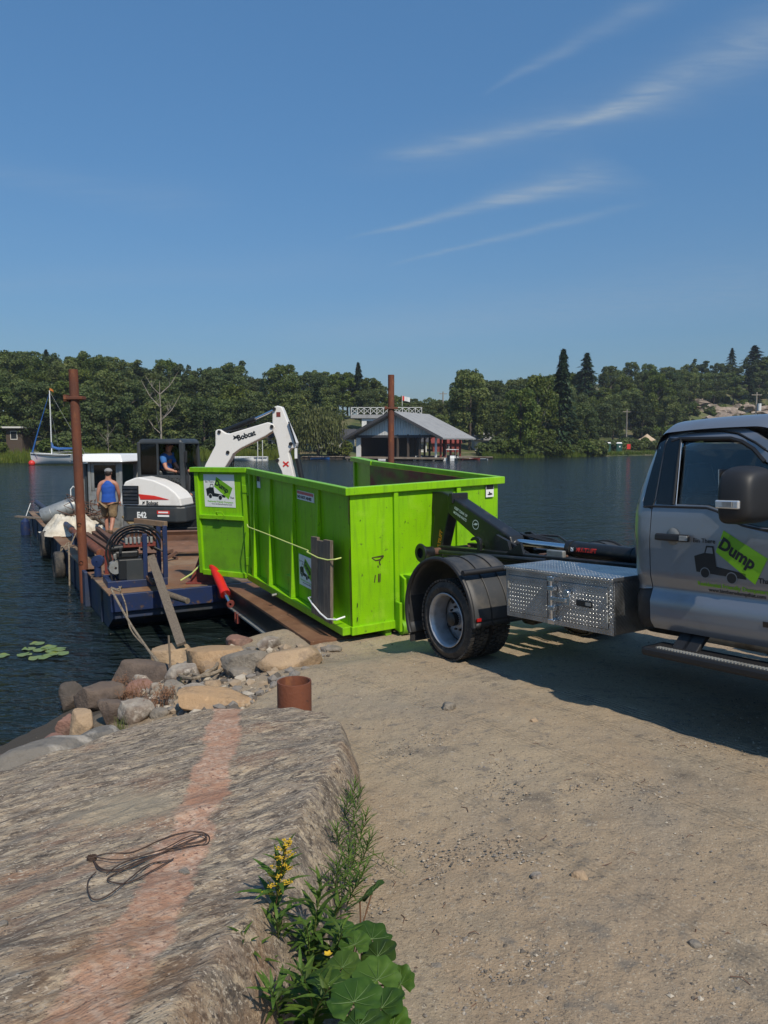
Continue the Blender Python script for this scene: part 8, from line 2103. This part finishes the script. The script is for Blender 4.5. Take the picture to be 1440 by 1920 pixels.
def flower_head(r, pt, L_=.13):
    mb = MB()
    for i in range(26):
        t = 1 - .30 * (i / 26); a = i * 2.4; l = .012 + .05 * (i / 26) ** .8 * (1 - .3 * (i / 26)); p = pt(t)
        e = p + Vector((cos(a) * l, sin(a) * l, .012)); mb.tube([p, e], .0009, 4)
        for k in range(16):
            q = p.lerp(e, RND.uniform(.25, 1.05)) + Vector((RND.gauss(0, .0035), RND.gauss(0, .0035), RND.uniform(0, .008))); s = RND.uniform(.0016, .0030)
            b = [q + Vector((s, 0, 0)), q + Vector((0, s, 0)), q + Vector((-s, 0, 0)), q + Vector((0, -s, 0)), q + Vector((0, 0, s * 1.3)), q - Vector((0, 0, s))]
            mb.add(b, [(0, 1, 4), (1, 2, 4), (2, 3, 4), (3, 0, 4), (1, 0, 5), (2, 1, 5), (3, 2, 5), (0, 3, 5)])
    mb.build('flower_plume', K['gold'], r)
def gp(x, y): p, d = hit(x, y); return p
def up(x, y, d): return at(x, y, d)
r, pt = stalk('goldenrod', gp(500, 1925), up(538, 1582, 2.33), 62, .10, 'goldenrod with a bright yellow plume in front of the boulder', flower=True, start=.05); flower_head(r, pt)
stalk('leafy_weed', gp(585, 1900), up(603, 1640, 2.45), 52, .10, 'tall leafy green weed right of the goldenrod', start=.1)
stalk('leafy_weed', gp(478, 1940), up(412, 1775, 2.15), 20, .085, 'sparse weed leaning left in front of the boulder face', start=.25)
stalk('leafy_weed', gp(560, 1950), up(562, 1815, 2.05), 44, .10, 'short bushy weed at the bottom below the yellow plume', start=.1)
stalk('leafy_weed', gp(500, 1960), up(505, 1850, 1.95), 34, .09, 'lowest leafy weed at the bottom edge left of the broad leaves', start=.1)
stalk('leafy_weed', gp(600, 1965), up(618, 1850, 2.0), 34, .09, 'leafy weed at the bottom edge between bushy weed and broad leaves', start=.1)
stalk('leafy_weed', gp(545, 1880), up(575, 1735, 2.35), 32, .085, 'leafy weed standing between the plume and the tall weed', start=.1)
stalk('leafy_weed', gp(640, 1790), up(640, 1690, 2.7), 28, .08, 'low weed against the boulder above the broad leaves', start=.1)
stalk('leafy_weed', gp(470, 1930), up(452, 1745, 2.2), 40, .09, 'weed standing left of the goldenrod stem', start=.2)
stalk('leafy_weed', gp(520, 1900), up(520, 1720, 2.3), 40, .09, 'weed half hidden behind the goldenrod stem', start=.1)
stalk('leafy_weed', gp(620, 1870), up(642, 1740, 2.35), 36, .09, 'weed rising behind the yellow flower', start=.1)
for i, (bx, by, tx, ty, dd) in enumerate(((640, 1640, 628, 1548, 3.2), (648, 1620, 676, 1478, 3.5), (655, 1640, 690, 1520, 3.35), (640, 1600, 652, 1495, 3.6), (662, 1650, 700, 1560, 3.15), (636, 1680, 655, 1570, 3.0), (650, 1700, 690, 1620, 2.85), (644, 1560, 668, 1462, 3.75), (630, 1700, 640, 1600, 2.9))):
    stalk('aster_stem', gp(bx, by), up(tx, ty, dd), 46, .075, ('thin-leaved stem %s' % ('hugging the boulder side', 'tallest, reaching up the boulder edge', 'right of the tallest one', 'behind, on the boulder edge', 'leaning out over the dirt', 'low against the boulder side', 'low, right above the broad leaves', 'farthest, near the boulder corner', 'lowest, beside the leafy weed')[i]) , kind=2, group='thin-leaved stems along the boulder side', start=.08, stem=.002)
stalk('sprawling_weed', gp(655, 1590) + Vector((0, 0, .05)), gp(762, 1652) + Vector((0, 0, .03)), 34, .035, 'thin leafy stem lying out over the dirt from the boulder', kind=2, start=.15, stem=.0018)
def broad(R_, lobes=9):
    mb = MB(); n = 48; rg = 9; vs = [(0, 0, 0)]
    for k in range(1, rg + 1):
        for i in range(n + 1):
            a = .25 + (2 * pi - .5) * i / n; t = k / rg
            rad = 1 + .05 * cos(lobes * a) * t + .05 * noise.noise((cos(a) * 3, sin(a) * 3, lobes)) * t + .12 * cos(a - pi) * t; q = R_ * t * rad
            vs.append((q * cos(a), q * sin(a), R_ * (.22 * t * t * (1 - .3 * t) + .045 * cos(7 * (a - pi)) * t + .05 * noise.noise((cos(a) * 2 * t, sin(a) * 2 * t, R_ * 30)) * t * 2) - R_ * .10 * t ** 4))
    fs = [(0, 1 + i, 2 + i) for i in range(n)]
    for k in range(rg - 1): fs += [(1 + k * (n + 1) + i, 1 + (k + 1) * (n + 1) + i, 2 + (k + 1) * (n + 1) + i, 2 + k * (n + 1) + i) for i in range(n)]
    me = mb.add(vs, fs, 0, True).mesh('leaf'); me.materials.append(K['leafb']); return me
BR = [broad(.060), broad(.060, 7), broad(.060, 11)]
vein = MB()
for i in range(7):
    a = pi + (i - 3) * .62; vein.tube([(0, 0, .0005), (.03 * cos(a), .03 * sin(a), .0035), (.05 * cos(a), .05 * sin(a), .0085)], [.0009, .0006, .0002], 4)
VM = vein.mesh('leaf_vein'); VM.materials.append(mat('pale_leaf_vein', (.085, .15, .035), .6))
clump = gp(655, 1880)
cf = root('broad_leaf_plant', clump, 0, 'broad round-leaved green plant at the foot of the boulder', 'plant')
LV = [(697, 1762, 2.42, 1.1, -.35, .2), (708, 1795, 2.33, 1.0, .1, .35), (708, 1838, 2.16, 1.12, .1, .2), (664, 1880, 2.03, 1.18, -.1, .15), (716, 1892, 2.06, 1.05, .2, .3), (642, 1815, 2.22, .85, -.2, .3), (612, 1848, 2.12, .9, -.3, .1), (698, 1672, 2.75, .95, .55, -.5), (675, 1690, 2.66, 1.0, .5, -.6), (752, 1846, 2.26, .8, .75, .3), (636, 1742, 2.5, .85, -.3, -.1), (672, 1926, 1.95, 1.0, .1, .1), (735, 1930, 2.02, .9, .4, .2), (665, 1772, 2.36, .8, 0, .2)]
for i, (x, y, d, s, tx, ty) in enumerate(LV):
    p = up(x, y, d); o = link('leaf', BR[i % 3], None, cf); o.location = p - clump; o.rotation_euler = (tx * .7 + .15, ty, RND.uniform(-.8, .8) - pi / 2); o.scale = (s, s, s)
    v = link('leaf_vein', VM, None, o); v.location = (0, 0, .002)
    b = Vector((RND.uniform(-.05, .05), RND.uniform(-.05, .05), -.02)); q = p - clump; MB().tube([b, b.lerp(q, .6) + Vector((0, 0, .02)), q], .003, 5).build('leaf_stalk', K['stemr'], cf)
yl = root('yellow_flower', up(615, 1790, 2.3), 0, 'small yellow flower between the weeds and the broad leaves', 'flower')
for i in range(5): a = i * 1.257; MB().grid(lambda u, v: (cos(a) * u * .014 - sin(a) * (v - .5) * .012 * sin(pi * min(1, u * .9 + .1)), sin(a) * u * .014 + cos(a) * (v - .5) * .012 * sin(pi * min(1, u * .9 + .1)), .006 * u), 4, 2).build('petal', K['gold'], yl)
def tuft(c, n, h, m_, name, label, spread=.06, cat='weed', dots=None):
    mb = MB(); dm = []
    for i in range(n):
        a = RND.uniform(0, 6.28); l = RND.uniform(.5, 1) * h; o_ = Vector((RND.gauss(0, spread), RND.gauss(0, spread), 0)); e = c + o_ + Vector((cos(a) * l * .35, sin(a) * l * .35, l)); mid = c + o_ + Vector((cos(a) * l * .1, sin(a) * l * .1, l * .55))
        mb.tube([c + o_, mid, e], [.0022, .0018, .0007], 4)
        if dots:
            for k in range(dots):
                q = mid.lerp(e, RND.random()) + Vector((RND.gauss(0, .012), RND.gauss(0, .012), RND.gauss(0, .01))); s = RND.uniform(.003, .006); mb.add([q + Vector((s, 0, 0)), q + Vector((0, s, 0)), q + Vector((-s, 0, s)), q + Vector((0, -s, -s))], [(0, 1, 2), (0, 2, 3), (1, 3, 2), (0, 3, 1)])
    return tag(mb.build(name, m_), label, cat)
tuft(hp(72, 1440, -.02), 46, .19, mat('yellow_green_weed', (.32, .33, .04), .8), 'yellow_weed', 'small yellow-green weed growing on the grey slab at the left', .03, dots=6)
for i, (x, y, h) in enumerate(((232, 1300, .26), (262, 1312, .24), (240, 1325, .22), (300, 1330, .26), (282, 1340, .20), (320, 1318, .2))):
    tuft(hp(x, y, .02), 20, h * .85, K['dryweed'], 'dry_weed', 'rusty dry weed ' + ('behind the whitish rock', 'between pinkish and whitish stones', 'left of the whitish lump', 'in front of the mossy stone', 'on the boulder crest below the white cube stone', 'right of the mossy stone')[i], .05, dots=9)
for i, (x, y) in enumerate(((330, 1300), (262, 1345), (228, 1372), (195, 1392))): tuft(hp(x, y, .0), 26, .15, K['stemg'], 'green_tuft', 'short green grass tuft ' + ('beside the mooring rope end', 'on the boulder crest under the dry weeds', 'at the boulder edge above the slate slab', 'on the slate grey slab')[i], .035)
gl_ = link('fallen_leaf', LE[0]); gl_.location = hp(335, 1335, .03); gl_.scale = (.14, .26, .14); gl_.rotation_euler = (0, -.1, .6); tag(gl_, 'single green leaf lying by the end of the mooring rope', 'leaf')
